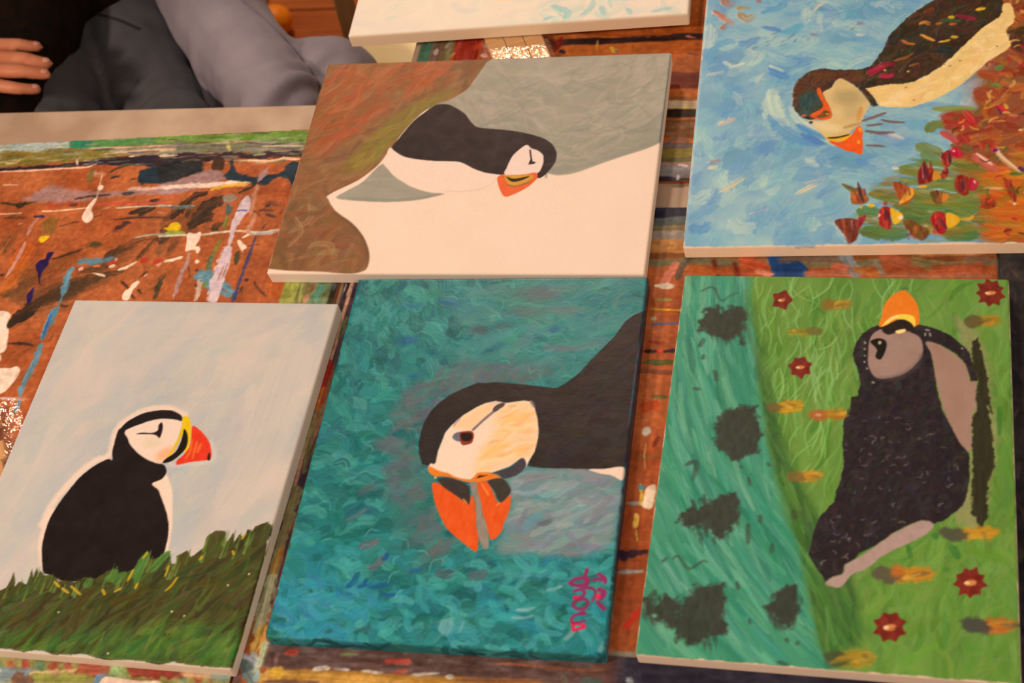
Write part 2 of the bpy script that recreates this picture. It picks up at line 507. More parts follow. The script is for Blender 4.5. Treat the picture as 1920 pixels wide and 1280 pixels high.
# ------------------------------------------------------------------ tables
TT = 0.750
def work_table(x0, x1, y0, y1, label):
    t = empty('work_table', ((x0 + x1) / 2, (y0 + y1) / 2, 0)); tag(t, label, 'table')
    w, d = x1 - x0, y1 - y0
    bm = bmesh.new(); bx(bm, (0, 0, TT - 0.013), (w, d, 0.026), 0, 0.003, 2)
    top = bm_obj('tabletop', bm, M['laminate'], t)
    bm = bmesh.new()
    for s, c in (((w + 0.003, 0.002, 0.020), (0, d / 2 + 0.0004, 0)), ((w + 0.003, 0.002, 0.020), (0, -d / 2 - 0.0004, 0)),
                 ((0.002, d, 0.020), (w / 2 + 0.0004, 0, 0)), ((0.002, d, 0.020), (-w / 2 - 0.0004, 0, 0))):
        bx(bm, (c[0], c[1], TT - 0.013), s)
    bm_obj('edge_band', bm, M['table_edge'], top)
    for sx in (-1, 1):
        for sy in (-1, 1):
            bm = bmesh.new(); tube(bm, [(sx * (w / 2 - 0.07), sy * (d / 2 - 0.07), 0), (sx * (w / 2 - 0.07), sy * (d / 2 - 0.07), TT - 0.026)], 0.018, 12)
            bm_obj('leg', bm, M['steel'], t)
    for sy in (-1, 1):
        box_obj('apron', (0, sy * (d / 2 - 0.07), TT - 0.051), (w - 0.17, 0.018, 0.05), M['steel'], t)
    return t
work_table(-2.10, -0.5575, 0.20, 1.190, 'long table with stone-patterned top in front of the seated people')
work_table(-0.5545, 1.05, 0.15, 1.80, 'long table under the teal, green and blue puffin paintings')

# ------------------------------------------------------------------ hardboard panels covered in old paint
BT = 0.7545             # top of the boards
CT = 0.7718             # face of the canvases
FOOT = [(-0.7015, 0.6717, math.radians(-0.3), 0.305, 0.4064), (-0.3778, 0.7058, math.radians(0.9), 0.305, 0.4064),
        (-0.0422, 0.7097, math.radians(-0.6), 0.305, 0.4064), (-0.436, 1.066, 0.0, 0.4064, 0.300)]
P2C = (-0.1978, 0.9499, math.radians(1.15), 0.4064, 0.508)
def _c2():
    x, y, a, w, h = P2C
    return (x + math.cos(a) * w / 2 - math.sin(a) * h / 2, y + math.sin(a) * w / 2 + math.cos(a) * h / 2, a, w, h)
FOOT.append(_c2())

def board_sheet(quad, cell, base, seed, vis=None):
    q = np.array(quad)
    x0, y0 = q.min(0); x1, y1 = q.max(0)
    if vis: x0, y0, x1, y1 = max(x0, vis[0]), max(y0, vis[1]), min(x1, vis[2]), min(y1, vis[3])
    cx, cy = q.mean(0)
    mat = pose(cx, cy, BT, 0)
    return Sheet(mat, x0 - cx, y0 - cy, x1 - cx, y1 - cy, cell, base, seed), (cx, cy)

def grime(sh, amt=0.22):
    """uneven wear and dirt over the whole old board"""
    a = fbm(sh.X / 26, sh.Y / 26, 90, 4) - .5; b = fbm(sh.X / 3.5, sh.Y / 3.5, 95, 2) - .5
    sh.col *= (1 + amt * (a * 1.3 + b * 1.1))[..., None]
def finish_board(sh, c, quad, parts, label, lum=0.92, mats=None, dark=False):
    grime(sh)
    root = empty('drawing_board', (c[0], c[1], TT)); tag(root, label, 'board', 'paint-covered drawing boards')
    q = [(x - c[0], y - c[1]) for x, y in quad]
    bm = bmesh.new()
    lo = [bm.verts.new((x, y, 0.0)) for x, y in q]; hi = [bm.verts.new((x, y, BT - TT - 0.0004)) for x, y in q]
    bm.faces.new(lo[::-1]); bm.faces.new(hi)
    for i in range(4): bm.faces.new((lo[i], lo[(i + 1) % 4], hi[(i + 1) % 4], hi[i]))
    bmesh.ops.recalc_face_normals(bm, faces=bm.faces)
    bm_obj('panel', bm, M['board_dark'] if dark else M['hardboard'], root)
    U = sh.u0 + sh.X * sh.cell; V = sh.v0 + sh.Y * sh.cell
    XYZ = np.stack([U, V, sh.h + (BT - TT)], -1)
    fp = (slice(0, sh.ny), slice(0, sh.nx))
    inq = sh.sdf(sh.uvg(q), fp) <= 0.8
    hid = np.zeros(U.shape, bool)
    for (fx, fy, fa, fw, fh) in FOOT:
        dx, dy = U + c[0] - fx, V + c[1] - fy
        lx = dx * math.cos(fa) + dy * math.sin(fa); ly = -dx * math.sin(fa) + dy * math.cos(fa)
        hid |= (np.abs(lx) < fw / 2 - 0.012) & (np.abs(ly) < fh / 2 - 0.012)
    ok = inq & ~hid
    keep = ok[:-1, :-1] & ok[1:, 1:] & ok[1:, :-1] & ok[:-1, 1:]
    grid_parts(sh, XYZ, keep, parts, root, lum, mats or {}, M['board_paint'])
    return root
M['board_dark'] = noise_mat('board_dark', alb((40, 34, 34)), alb((58, 46, 42)), 40, 0.6)

def board_base(sh, c0=(172, 83, 42)):
    sh.rag = 0.6
    n = fbm(sh.X / 60, sh.Y / 60, 11, 4)[..., None] - 0.5; n2 = fbm(sh.X / 5, sh.Y / 5, 14, 3)[..., None] - 0.5
    n3 = fbm(sh.X / 40, sh.Y / 3, 17, 3)[..., None] - 0.5
    sh.col[:] = np.array(c0, np.float32) + n * np.array([50, 42, 26]) + n2 * np.array([26, 18, 12]) + n3 * np.array([16, 10, 8])

def chips(sh, n, mask, pal, size=(3, 9), pid=None):
    ys, xs = np.nonzero(mask > 0.5)
    for k in sh.rng.integers(0, len(xs), n):
        x, y = xs[k], ys[k]; r = sh.rng.uniform(*size) / sh.ppc / 2
        m = sh.rng.integers(5, 9); a0 = sh.rng.random() * 6.3
        p = [(x + r * sh.rng.uniform(.5, 1.3) * math.cos(a0 + 6.283 * i / m), y + r * sh.rng.uniform(.5, 1.3) * math.sin(a0 + 6.283 * i / m)) for i in range(m)]
        sh.poly(p, pal[sh.rng.integers(len(pal))], pid, 1.0, grid=True, h=0.0002, alpha=sh.rng.uniform(.6, 1))

# ---- board A: the wide open one on the left
QA = [(-1.30, 0.40), (-0.5562, 0.40), (-0.5645, 1.147), (-1.30, 1.119)]
sh, cA = board_sheet(QA, 0.00108, (196, 92, 40), 21, (-1.12, 0.42, 0, 1.2))
board_base(sh)
K1 = lambda *p: cr(0, 220, 6, p)
K2 = lambda *p: cr(300, 220, 6, p)
K3 = lambda *p: cr(0, 400, 6, p)
K4 = lambda *p: cr(300, 400, 6, p)
K5 = lambda *p: cr(0, 560, 4, p)
# warm stains and long dark drags
for p, w, c, a in (
    (K3((150, 620), (250, 480), (330, 330)), 34, (214, 92, 28), .6), (K3((20, 900), (200, 700), (300, 560)), 30, (205, 100, 30), .5),
    (K3((0, 900), (200, 900), (300, 780), (500, 640), (900, 420)), 26, (120, 68, 32), .55),
    (K3((230, 1000), (500, 950), (900, 760), (1200, 600)), 60, (120, 66, 34), .5),
    (K3((400, 700), (700, 600), (1200, 350), (1500, 200)), 24, (150, 72, 34), .5),
    (K3((560, 220), (560, 60)), 26, (120, 84, 32), .75), (K3((480, 120), (640, 60)), 18, (115, 80, 30), .6),
    (K2((0, 900), (300, 760), (600, 700)), 26, (178, 70, 40), .5), (K1((520, 1000), (700, 960), (900, 980)), 18, (175, 55, 35), .6),
    (K4((1500, 500), (1300, 800), (1400, 900)), 30, (200, 92, 36), .5), (K2((1000, 800), (1400, 850), (1500, 900)), 12, (150, 60, 30), .6)):
    sh.stroke(p, w, c, a, 'taper', 14, .2, 6.0)
sh.scatter(420, np.ones((sh.ny, sh.nx), np.float32), 60, 9, .62, [(150, 70, 34), (128, 62, 32), (206, 104, 48), (170, 78, 36), (110, 60, 34)], 16, .1, .32, .75, 0.00005, spread=.25, freq=1.2)
sh.scatter(160, np.ones((sh.ny, sh.nx), np.float32), 26, 3, .5, [(70, 44, 30), (60, 40, 30), (210, 150, 110), (150, 96, 60)], 16, .15, .6, .5, 0.0001, spread=.9, freq=1.2)
DK = (52, 36, 26)
for p, w, c, a, d in (
    (K3((130, 1190), (350, 1060), (560, 930), (800, 800), (960, 740)), 26, DK, .93, .25),
    (K3((560, 960), (800, 870), (980, 760), (1200, 660), (1400, 640)), 26, (58, 42, 26), .85, .35),
    (K3((860, 620), (1000, 640), (1300, 560), (1500, 480)), 12, (70, 46, 28), .6, .4),
    (K3((1180, 500), (1300, 430), (1450, 370), (1560, 300), (1720, 270)), 18, (66, 44, 30), .8, .35),
    (K3((1540, 510), (1640, 400), (1750, 290), (1800, 260)), 10, (72, 44, 30), .8, .3),
    (K3((560, 520), (700, 480), (820, 440), (940, 395)), 5, (52, 34, 28), .9, .2),
    (K3((230, 800), (300, 650), (420, 540)), 14, (110, 66, 34), .6, .4), (K3((430, 800), (560, 730), (780, 560)), 16, (112, 62, 34), .5, .4),
    (K3((1300, 180), (1400, 120), (1470, 110)), 12, (64, 34, 30), .95, .2), (K3((1280, 70), (1600, 45), (1850, 45)), 4, (58, 40, 40), .9, .2),
    (K3((670, 145), (800, 110), (900, 90)), 3, (60, 38, 28), .9, .2), (K3((1050, 45), (1145, 15)), 3, (50, 34, 30), .9, .1),
    (K3((50, 55), (160, 45), (310, 60)), 5, (66, 40, 28), .9, .3), (K3((30, 380), (110, 240), (150, 160)), 6, (90, 52, 30), .7, .4),
    (K2((130, 1150), (280, 980), (380, 890), (540, 840)), 17, (48, 32, 24), .95, .15), (K2((380, 1190), (480, 1040), (600, 960), (740, 900)), 27, (46, 34, 26), .95, .15),
    (K2((560, 930), (700, 880)), 8, (60, 40, 30), .8, .3), (K2((300, 1130), (320, 1050), (330, 1000)), 9, (56, 38, 26), .9, .2),
    (K1((1460, 1080), (1560, 1050), (1700, 1010), (1760, 990)), 14, (50, 38, 26), .95, .2), (K1((1560, 1110), (1650, 1060), (1750, 1020)), 8, (52, 40, 28), .9, .2),
    (K1((1680, 950), (1800, 925)), 9, (44, 30, 28), .95, .2), (K1((1400, 1130), (1700, 1120), (1870, 1130)), 5, (52, 38, 38), .8, .3),
    (K4((0, 330), (60, 240), (140, 100)), 26, (54, 40, 28), .8, .4), (K4((90, 430), (170, 330), (230, 260)), 12, (86, 50, 30), .7, .4),
    (K4((330, 160), (420, 80), (600, 10)), 26, (48, 36, 26), .95, .15), (K4((600, 190), (640, 140), (690, 110)), 16, (60, 46, 30), .9, .3),
    (K4((850, 580), (870, 480), (890, 420)), 9, (64, 54, 32), .95, .1), (K4((1060, 770), (1090, 830), (1140, 880), (1190, 930)), 6, (70, 46, 34), .9, .1),
    (K4((960, 760), (990, 735)), 7, (66, 34, 40), .95, .1), (K4((890, 900), (930, 820)), 4, (66, 40, 40), .9, .1),
    (K4((400, 650), (430, 625)), 7, (70, 44, 40), .9, .1), (K4((400, 820), (420, 800)), 6, (90, 40, 24), .9, .1),
    (K3((1360, 760), (1400, 800), (1440, 840)), 5, (60, 36, 28), .9, .1), (K3((1550, 850), (1590, 900)), 5, (60, 40, 26), .95, .1), (K3((1480, 920), (1520, 965)), 4, (60, 40, 26), .95, .1),
    (K3((1760, 880), (1800, 760), (1850, 680)), 11, (62, 52, 32), .9, .2), (K3((1730, 960), (1790, 870)), 9, (70, 56, 32), .9, .2), (K3((1000, 370), (1060, 360), (1150, 350)), 14, (62, 54, 28), .85, .2),
    (K2((1180, 1010), (1260, 960), (1360, 990)), 9, (58, 40, 40), .9, .4), (K2((1110, 1050), (1200, 1040), (1290, 1045)), 7, (56, 38, 40), .9, .4), (K2((1200, 1090), (1300, 1120)), 9, (60, 40, 44), .9, .3),
    (K2((1350, 1080), (1390, 1030)), 3, (60, 40, 40), .9, .2), (K5((60, 335), (150, 335), (250, 350)), 6, (56, 38, 28), .95, .1), (K5((370, 320), (400, 260)), 3, (80, 60, 40), .8, .2),
    (K3((680, 1030), (720, 1040), (770, 1040)), 6, (66, 40, 28), .95, .1), (K3((0, 690), (50, 690)), 5, (60, 34, 26), .9, .1)):
    sh.stroke(p, w, c, a, 'taper', 16, d + .25, 1.6, freq=1.3)
    if w > 9: sh.stroke([(x + sh.rng.normal(0, w * .35), y + sh.rng.normal(0, w * .25)) for x, y in p], w * 1.3, c, a * .4, 'taper', 16, .9, 2.5, freq=1.6)
for p, w in ((K3((100, 960), (300, 880), (500, 740), (760, 560)), 40), (K3((250, 1050), (600, 960), (1000, 820), (1300, 700)), 46), (K3((1100, 560), (1400, 420), (1700, 330)), 34), (K2((60, 1180), (300, 1000), (520, 900)), 34), (K4((60, 420), (160, 240), (260, 120)), 30), (K3((30, 420), (120, 260), (200, 120)), 22), (K3((560, 940), (800, 780), (960, 660)), 40), (K2((350, 1190), (520, 1010), (760, 880)), 30)):
    for k in range(5):
        j = sh.rng.normal(0, w * .3, 2)
        sh.stroke([(x + j[0], y + j[1]) for x, y in p], w * .5, [(92, 56, 32), (70, 46, 30), (110, 64, 36)][k % 3], .42, 'taper', 16, .95, 3.0, None, 0.00006, freq=1.7)
# bands along the far edge
sh.poly(K1((-20, 325), (200, 290), (620, 262), (800, 258), (760, 350), (400, 385), (100, 385), (-20, 400)), (168, 164, 148), 1, 2, 2)
sh.poly(K1((-20, 395), (300, 380), (800, 350), (1400, 330), (1450, 400), (1200, 470), (800, 500), (300, 535), (-20, 560)), (132, 106, 44), 1, 3, 3, var=22, vs=(18, 3))
sh.poly(K1((830, 250), (1300, 230), (1930, 195), (1930, 290), (1300, 325), (1000, 350), (800, 335)), (86, 126, 62), 1, 2, 2, var=16, vs=(12, 3))
sh.poly(K1((830, 250), (1000, 242), (1040, 290), (960, 335), (800, 335)), (48, 118, 80), 1, 2, 2)
sh.poly(K2((-10, 205), (400, 188), (1000, 165), (1700, 148), (1690, 290), (1300, 280), (1000, 260), (500, 280), (-10, 300)), (112, 136, 50), 1, 2, 2, var=20, vs=(14, 4))
sh.poly(K2((-10, 300), (500, 285), (1000, 270), (1660, 285), (1640, 380), (1200, 400), (600, 400), (-10, 420)), (130, 112, 88), 1, 3, 2, var=34, vs=(16, 2))
sh.poly(K1((1300, 345), (1930, 320), (1930, 420), (1500, 430)), (150, 120, 90), 1, 3, 2, var=30, vs=(14, 2))
sh.poly(K1((-20, 575), (400, 545), (800, 515), (1100, 470), (1400, 440), (1930, 430), (1930, 545), (1500, 545), (1100, 535), (600, 575), (-20, 605)), (46, 34, 40), 1, 2, 2)
sh.poly(K2((-10, 425), (500, 400), (900, 395), (1300, 385), (1640, 390), (1620, 440), (1100, 460), (700, 480), (300, 520), (-10, 560)), (58, 36, 38), 1, 2, 3, var=16, vs=(14, 3))
for p, w, c in ((K1((10, 610), (300, 600), (600, 580), (950, 562), (1085, 522)), 4.5, (250, 182, 140)), (K2((810, 490), (1000, 485), (1250, 490), (1400, 465), (1600, 470)), 6, (248, 184, 138)),
                (K1((880, 362), (1150, 345), (1560, 330), (1920, 310)), 4, (206, 162, 128)), (K1((1180, 412), (1420, 385), (1920, 350)), 4, (216, 172, 132)),
                (K2((0, 375), (200, 360)), 7, (210, 165, 125)), (K2((1150, 325), (1300, 320), (1640, 320)), 3, (235, 195, 140)), (K2((0, 435), (200, 425)), 6, (216, 176, 140)),
                (K1((60, 515), (180, 510), (240, 460)), 7, (206, 160, 92)), (K1((860, 470), (875, 540)), 4, (220, 175, 150)), (K2((750, 270), (790, 380)), 7, (206, 176, 92)), (K1((1450, 440), (1520, 435)), 4, (225, 195, 150)),
                (K2((1050, 425), (1200, 410)), 5, (190, 140, 120)), (K1((1800, 430), (1900, 425)), 6, (220, 180, 150)), (K2((1390, 440), (1380, 480)), 6, (250, 195, 150))):
    sh.stroke(p, w, c, .95, 'taper', 12, .15, 1.2, 1)
BM = (sstep(1.085, 1.095, sh.v0 + sh.Y * sh.cell + cA[1])).astype(np.float32)
sh.scatter(260, BM, 34, 4, .04, [(128, 118, 70), (110, 130, 60), (176, 150, 120), (60, 46, 44), (150, 130, 100), (90, 100, 80), (196, 170, 140)], 16, .05, .55, .5, 0.0002, spread=.06, freq=1.4)
# dark teal patches, lilac drag, pink and yellow ridge
TE = (34, 48, 54)
sh.poly(K1((1580, 590), (1930, 560), (1930, 740), (1760, 750), (1560, 730)), TE, 1, 2.5, 4.0, rs=8, var=10, vs=(14, 3))
sh.poly(K2((-10, 500), (300, 490), (470, 500), (460, 610), (250, 690), (120, 730), (-10, 725)), (40, 38, 36), 1, 3, 4, rs=8, var=14, vs=(10, 4))
sh.poly(K2((580, 590), (600, 470), (680, 450), (730, 500), (700, 590)), (76, 46, 30), 1, 2, 2)
sh.poly(K2((700, 650), (770, 600), (800, 500), (830, 500), (850, 600), (920, 620), (1000, 670), (1200, 640), (1380, 610), (1420, 545), (1570, 500), (1510, 780), (1430, 690), (1290, 690), (1200, 750), (1000, 735), (850, 720), (720, 700)), TE, 1, 2.5, 4.0, rs=8, var=10, vs=(14, 3))
sh.poly(K1((250, 930), (400, 840), (520, 770), (700, 775), (900, 825), (1250, 830), (1700, 800), (1930, 770), (1930, 850), (1400, 880), (900, 940), (500, 955)), (164, 116, 104), 1, 4, 3, alpha=.85, var=18, vs=(16, 4))
sh.poly(K2((-10, 760), (250, 690), (450, 620), (560, 590), (680, 610), (720, 700), (500, 780), (200, 850), (-10, 860)), (164, 120, 110), 1, 3, 3, alpha=.9, var=16, vs=(14, 4))
sh.stroke(K2((0, 790), (300, 770), (600, 760), (800, 740), (930, 750), (1000, 735)), 13, (240, 192, 160), .95, 'taper', 14, .1, 2, 1)
sh.stroke(K2((570, 805), (750, 770), (930, 755), (1020, 735)), 9, (228, 158, 58), .95, 'taper', 18, .1, 1.4, 1)
sh.stroke(K1((1450, 800), (1700, 800), (1920, 770)), 9, (226, 168, 140), .9, 'taper', 10, .2, 2, 1)
sh.stroke(K1((1000, 640), (1100, 640), (1170, 650)), 15, (196, 130, 96), .7, 'taper', 10, .3, 3, 1)
sh.stroke(K1((1000, 730), (1020, 640), (1060, 570)), 9, (100, 92, 40), .8, 'taper', 10, .3, 2, 1)
for p, w, c in ((K1((840, 920), (1000, 890), (1250, 870)), 5, (70, 42, 36)), (K1((1360, 860), (1520, 850)), 7, (66, 50, 48)), (K1((0, 960), (200, 980), (400, 950)), 7, (60, 46, 24)), (K1((180, 990), (240, 1000), (290, 950)), 8, (44, 40, 22)),
                (K1((780, 990), (870, 980)), 8, (90, 44, 30)), (K1((380, 1110), (500, 1120)), 7, (48, 34, 60)), (K2((880, 850), (1000, 800), (1080, 740)), 7, (52, 40, 32)),
                (K1((1060, 980), (1300, 970), (1500, 960), (1700, 970), (1920, 960)), 6, (206, 78, 56)), (K1((1220, 630), (1300, 580), (1440, 540)), 5, (64, 46, 28)), (K1((1240, 690), (1300, 665), (1350, 660)), 6, (58, 42, 28)), (K1((1470, 700), (1540, 685)), 3, (60, 44, 30))):
    sh.stroke(p, w, c, .9, 'taper', 10, .25, 1.4)
# long pale lines, drips
for p, w, c in ((K1((480, 1055), (650, 1050), (850, 1030), (970, 1020)), 3.4, (246, 196, 150)), (K1((-10, 1088), (130, 1082), (235, 1075)), 3, (240, 180, 140)), (K1((40, 760), (200, 758)), 3, (232, 160, 120)),
                (K1((1320, 1020), (1500, 1005), (1700, 998), (1920, 990)), 3.2, (226, 196, 160)), (K2((0, 985), (150, 1000), (380, 995)), 4, (150, 150, 130)), (K2((100, 1015), (380, 1010)), 8, (92, 96, 84)),
                (K4((0, 255), (200, 245), (500, 235), (640, 215), (900, 195), (1100, 215), (1330, 185)), 4.6, (224, 196, 158)), (K4((1000, 230), (1200, 225), (1330, 205)), 5, (176, 160, 150)),
                (K3((1520, 270), (1700, 240), (1920, 235)), 4, (176, 160, 126)), (K2((760, 980), (780, 1040), (770, 1100)), 11, (60, 88, 86)), (K2((720, 900), (800, 910), (860, 890)), 16, (150, 130, 110)),
                (K4((750, 40), (740, 110), (710, 190)), 9, (118, 116, 44)), (K4((690, 270), (640, 380), (590, 500)), 8, (128, 112, 44)), (K4((580, 470), (560, 560), (530, 660)), 10, (84, 100, 70)),
                (K4((540, 680), (520, 780), (500, 830)), 10, (90, 120, 50)), (K4((470, 690), (440, 850), (400, 980)), 9, (206, 170, 140)), (K4((330, 440), (300, 560), (240, 680), (150, 960)), 8, (168, 124, 112)), (K4((1080, 250), (1010, 460), (940, 640), (870, 850), (840, 980)), 6, (64, 58, 96)),
                (K4((850, 880), (830, 990)), 9, (60, 70, 110)), (K4((980, 240), (1010, 150), (1080, 0)), 10, (196, 124, 92)), (K2((1090, 760), (1060, 900), (1020, 1100)), 10, (192, 120, 86)), (K2((1100, 730), (1150, 640), (1220, 560)), 13, (170, 120, 110)),
                (K3((430, 50), (360, 130), (310, 250)), 7, (190, 124, 100)), (K3((290, 310), (230, 450), (130, 620), (60, 730)), 8, (204, 140, 120)), (K5((0, 745), (100, 750), (220, 750)), 6, (206, 168, 150)),
                (K1((1150, 640), (1100, 860), (1080, 930)), 2, (240, 190, 140)), (K3((210, 120), (250, 110)), 2, (220, 160, 120))):
    sh.stroke(p, w, c, .88, 'flat' if w < 5 else 'taper', 14, .25, 1.3)
# teal-blue dribble down the middle, pale lilac brush mark
BL = (94, 132, 140)
for p, w in ((K3((870, 560), (980, 530), (1090, 545), (1260, 505)), 15), (K3((830, 600), (770, 680), (750, 760), (700, 930)), 14), (K3((700, 930), (680, 980), (650, 1040)), 4), (K3((640, 1060), (600, 1120), (560, 1200)), 14),
             (K5((430, 60), (370, 180), (320, 300)), 16), (K5((310, 330), (240, 520), (160, 660)), 12), (K5((170, 640), (150, 740)), 10), (K5((145, 760), (110, 860)), 9), (K4((390, 720), (450, 690), (560, 720), (600, 780), (530, 850)), 22), (K4((640, 800), (700, 850), (800, 920)), 24)):
    sh.stroke(p, w, BL, .9, 'taper', 16, .12, 1.3, 2, 0.0003)
sh.stroke(K5((390, 110), (340, 230), (320, 300)), 5, (44, 84, 150), .8, 'taper', 10, .2, 1.2, 2)
sh.stroke(K4((760, 370), (700, 520), (640, 700), (560, 980)), 18, (204, 166, 160), .93, 'taper', 18, .3, 1.4, 3, 0.0003)
sh.poly(K2((960, 890), (1000, 890), (1018, 960), (1000, 1050), (930, 1120), (880, 1210), (815, 1210), (850, 1080), (900, 970)), (208, 170, 162), 3, 1.2, .8, h=0.0003)
sh.poly(K4((830, 60), (960, -20), (930, 60), (870, 130), (830, 260), (790, 360), (760, 400), (780, 260), (800, 150)), (206, 168, 160), 3, 1.2, .8, h=0.0003)
sh.poly(K4((760, 370), (800, 380), (812, 460), (790, 540), (720, 760), (640, 990), (560, 990), (640, 700), (700, 480)), (206, 168, 162), 3, 1.2, 1.2, h=0.0003)
sh.stroke(K2((860, 1055), (920, 1045), (990, 1050)), 3.5, (60, 70, 140), .95)
for q in (K4((700, 720), (770, 560)), K4((650, 760), (720, 590))): sh.stroke(q, 3, (170, 96, 64), .8, 'taper')
# ridge of red, cream and pink crumbs
for p, w, c in ((K3((1050, 595), (1130, 590)), 6, (226, 110, 50)), (K3((1200, 575), (1330, 545)), 8, (190, 56, 30)), (K3((1230, 600), (1290, 590)), 6, (240, 196, 150)), (K3((1330, 635), (1420, 610), (1540, 545)), 6, (240, 200, 160)),
                (K3((1580, 540), (1660, 520)), 9, (190, 50, 30)), (K3((1720, 545), (1840, 530)), 10, (196, 60, 36)), (K3((1850, 540), (1920, 530)), 5, (236, 200, 150)), (K4((60, 535), (150, 520), (250, 490)), 7, (236, 210, 160)), (K3((900, 640), (930, 600)), 9, (226, 150, 130)), (K3((1760, 585), (1820, 560)), 7, (226, 150, 120)), (K3((1290, 520), (1320, 510)), 9, (206, 140, 110))):
    sh.stroke(p, w, c, .95, 'taper', 10, .1, 1.2, 4, 0.0004)
# thick blots
WH = (252, 204, 168)
BLOTS = {}
def blot(q, c, label=None, rough=.6):
    k = 20 + len(BLOTS)
    BLOTS[k] = ('paint_blot', None, label)
    sh.poly(q, c, k, 1.1, rough, var=5, h=0.0006)
for q in (K1((985, 1000), (1050, 925), (1090, 910), (1080, 950), (1045, 1000), (1030, 1050), (1050, 1100), (1030, 1160), (975, 1190), (930, 1150), (925, 1110), (955, 1060)),
          K1((1100, 790), (1130, 760), (1165, 775), (1155, 810), (1115, 820)), K3((930, 60), (960, 0), (1030, 0), (1050, 40), (1020, 80), (970, 105)),
          K4((315, 225), (400, 230), (440, 208), (465, 225), (450, 290), (425, 330), (405, 370), (440, 370), (455, 400), (440, 440), (410, 450), (395, 415), (340, 415), (290, 420), (300, 340)),
          K4((400, 530), (430, 520), (448, 545), (420, 565), (398, 550)), K4((870, 310), (905, 300), (930, 335), (965, 360), (970, 390), (940, 410), (932, 445), (915, 410), (890, 370)),
          K4((920, 270), (990, 230), (1005, 245), (950, 275)), K3((1380, 920), (1410, 870), (1450, 850), (1490, 790), (1550, 760), (1565, 780), (1530, 830), (1490, 870), (1450, 970), (1385, 970)),
          K3((1045, 670), (1100, 675), (1180, 690), (1185, 718), (1150, 712)), K3((1620, 705), (1650, 680), (1668, 682), (1640, 705)),
          K5((-80, 110), (0, 92), (50, 95), (82, 125), (60, 170), (65, 240), (55, 330), (45, 380), (10, 408), (-80, 410)), K5((-80, 520), (0, 520), (70, 520), (120, 505), (152, 525), (140, 570), (90, 640), (20, 705), (-80, 720)), K5((-30, 415), (5, 420), (10, 450), (0, 470), (-30, 470))):
    blot(q, WH, 'white paint blot')
sh.poly(K5((60, 220), (70, 160), (130, 120), (250, 90), (240, 130), (130, 190)), (56, 40, 28), None, 1.2, 1.5)
for q in (K3((440, 285), (470, 255), (555, 255), (540, 285), (480, 325), (445, 315)), K4((35, 155), (80, 160), (130, 110), (200, 100), (240, 150), (200, 195), (90, 195)), K4((1435, 855), (1455, 815), (1490, 805), (1480, 870), (1455, 920), (1440, 890))):
    blot(q, (240, 180, 24), 'yellow paint blot', .5)
for q in (K3((400, 600), (440, 535), (510, 510), (530, 450), (600, 430), (605, 450), (560, 520), (545, 580), (480, 660), (455, 760), (465, 810), (440, 780), (425, 680)), K3((305, 920), (350, 860), (385, 825), (380, 880), (360, 980), (320, 1030), (305, 1000))):
    blot(q, (44, 26, 66), 'dark purple paint drip', .5)
sh.poly(K4((60, 210), (150, 195), (280, 200), (260, 230), (100, 235)), (150, 150, 60), None, 1.2, 1)
# olive-and-teal paint strip along the right edge
ER = [(-0.5562, 0.40), (-0.5645, 1.147)]
for d0, d1, c, v in ((0.0, 0.008, (52, 42, 28), 10), (0.008, 0.034, (112, 120, 78), 34), (0.034, 0.050, (128, 110, 60), 26), (0.045, 0.062, (158, 146, 64), 14)):
    q = [(-0.5562 - d0 - cA[0], 0.40 - cA[1]), (-0.5645 - d0 - cA[0], 1.147 - cA[1]), (-0.5645 - d1 - cA[0], 1.147 - cA[1]), (-0.5562 - d1 - cA[0], 0.40 - cA[1])]
    m = sh.mask(sh.uvg(q), 2.0, False, True) * sstep(0.96, 0.93, (sh.v0 + sh.Y * sh.cell + cA[1])) * sstep(0.60, 0.62, (sh.v0 + sh.Y * sh.cell + cA[1]))
    full = (slice(0, sh.ny), slice(0, sh.nx))
    nn = (fbm(sh.X / 4, sh.Y / 18, 60 + int(d0 * 1000), 3) - .5)[..., None]
    sh.put(full, m, np.array(c, np.float32) + nn * 2 * v, 8)
SM = np.zeros((sh.ny, sh.nx), np.float32); SM[:] = sstep(0.985, 0.955, sh.v0 + sh.Y * sh.cell + cA[1])
for p, w, c in ((cr(480, 470, 8, ((560, 480), (500, 780))), 7, (176, 160, 74)), (cr(480, 470, 8, ((700, 480), (650, 780))), 6, (168, 158, 80)), (cr(480, 470, 8, ((860, 500), (800, 640))), 9, (150, 80, 44)), (cr(480, 470, 8, ((760, 660), (740, 770))), 9, (196, 128, 88)),
                (cr(480, 470, 8, ((1000, 500), (900, 760))), 14, (96, 140, 110)), (cr(480, 470, 8, ((1040, 640), (1000, 690))), 9, (120, 84, 30)), (cr(480, 470, 8, ((1180, 480), (1150, 600))), 9, (96, 90, 88))):
    sh.stroke(p, w, c, .85, 'taper', 14, .2, 1.6, 8, inside=SM)
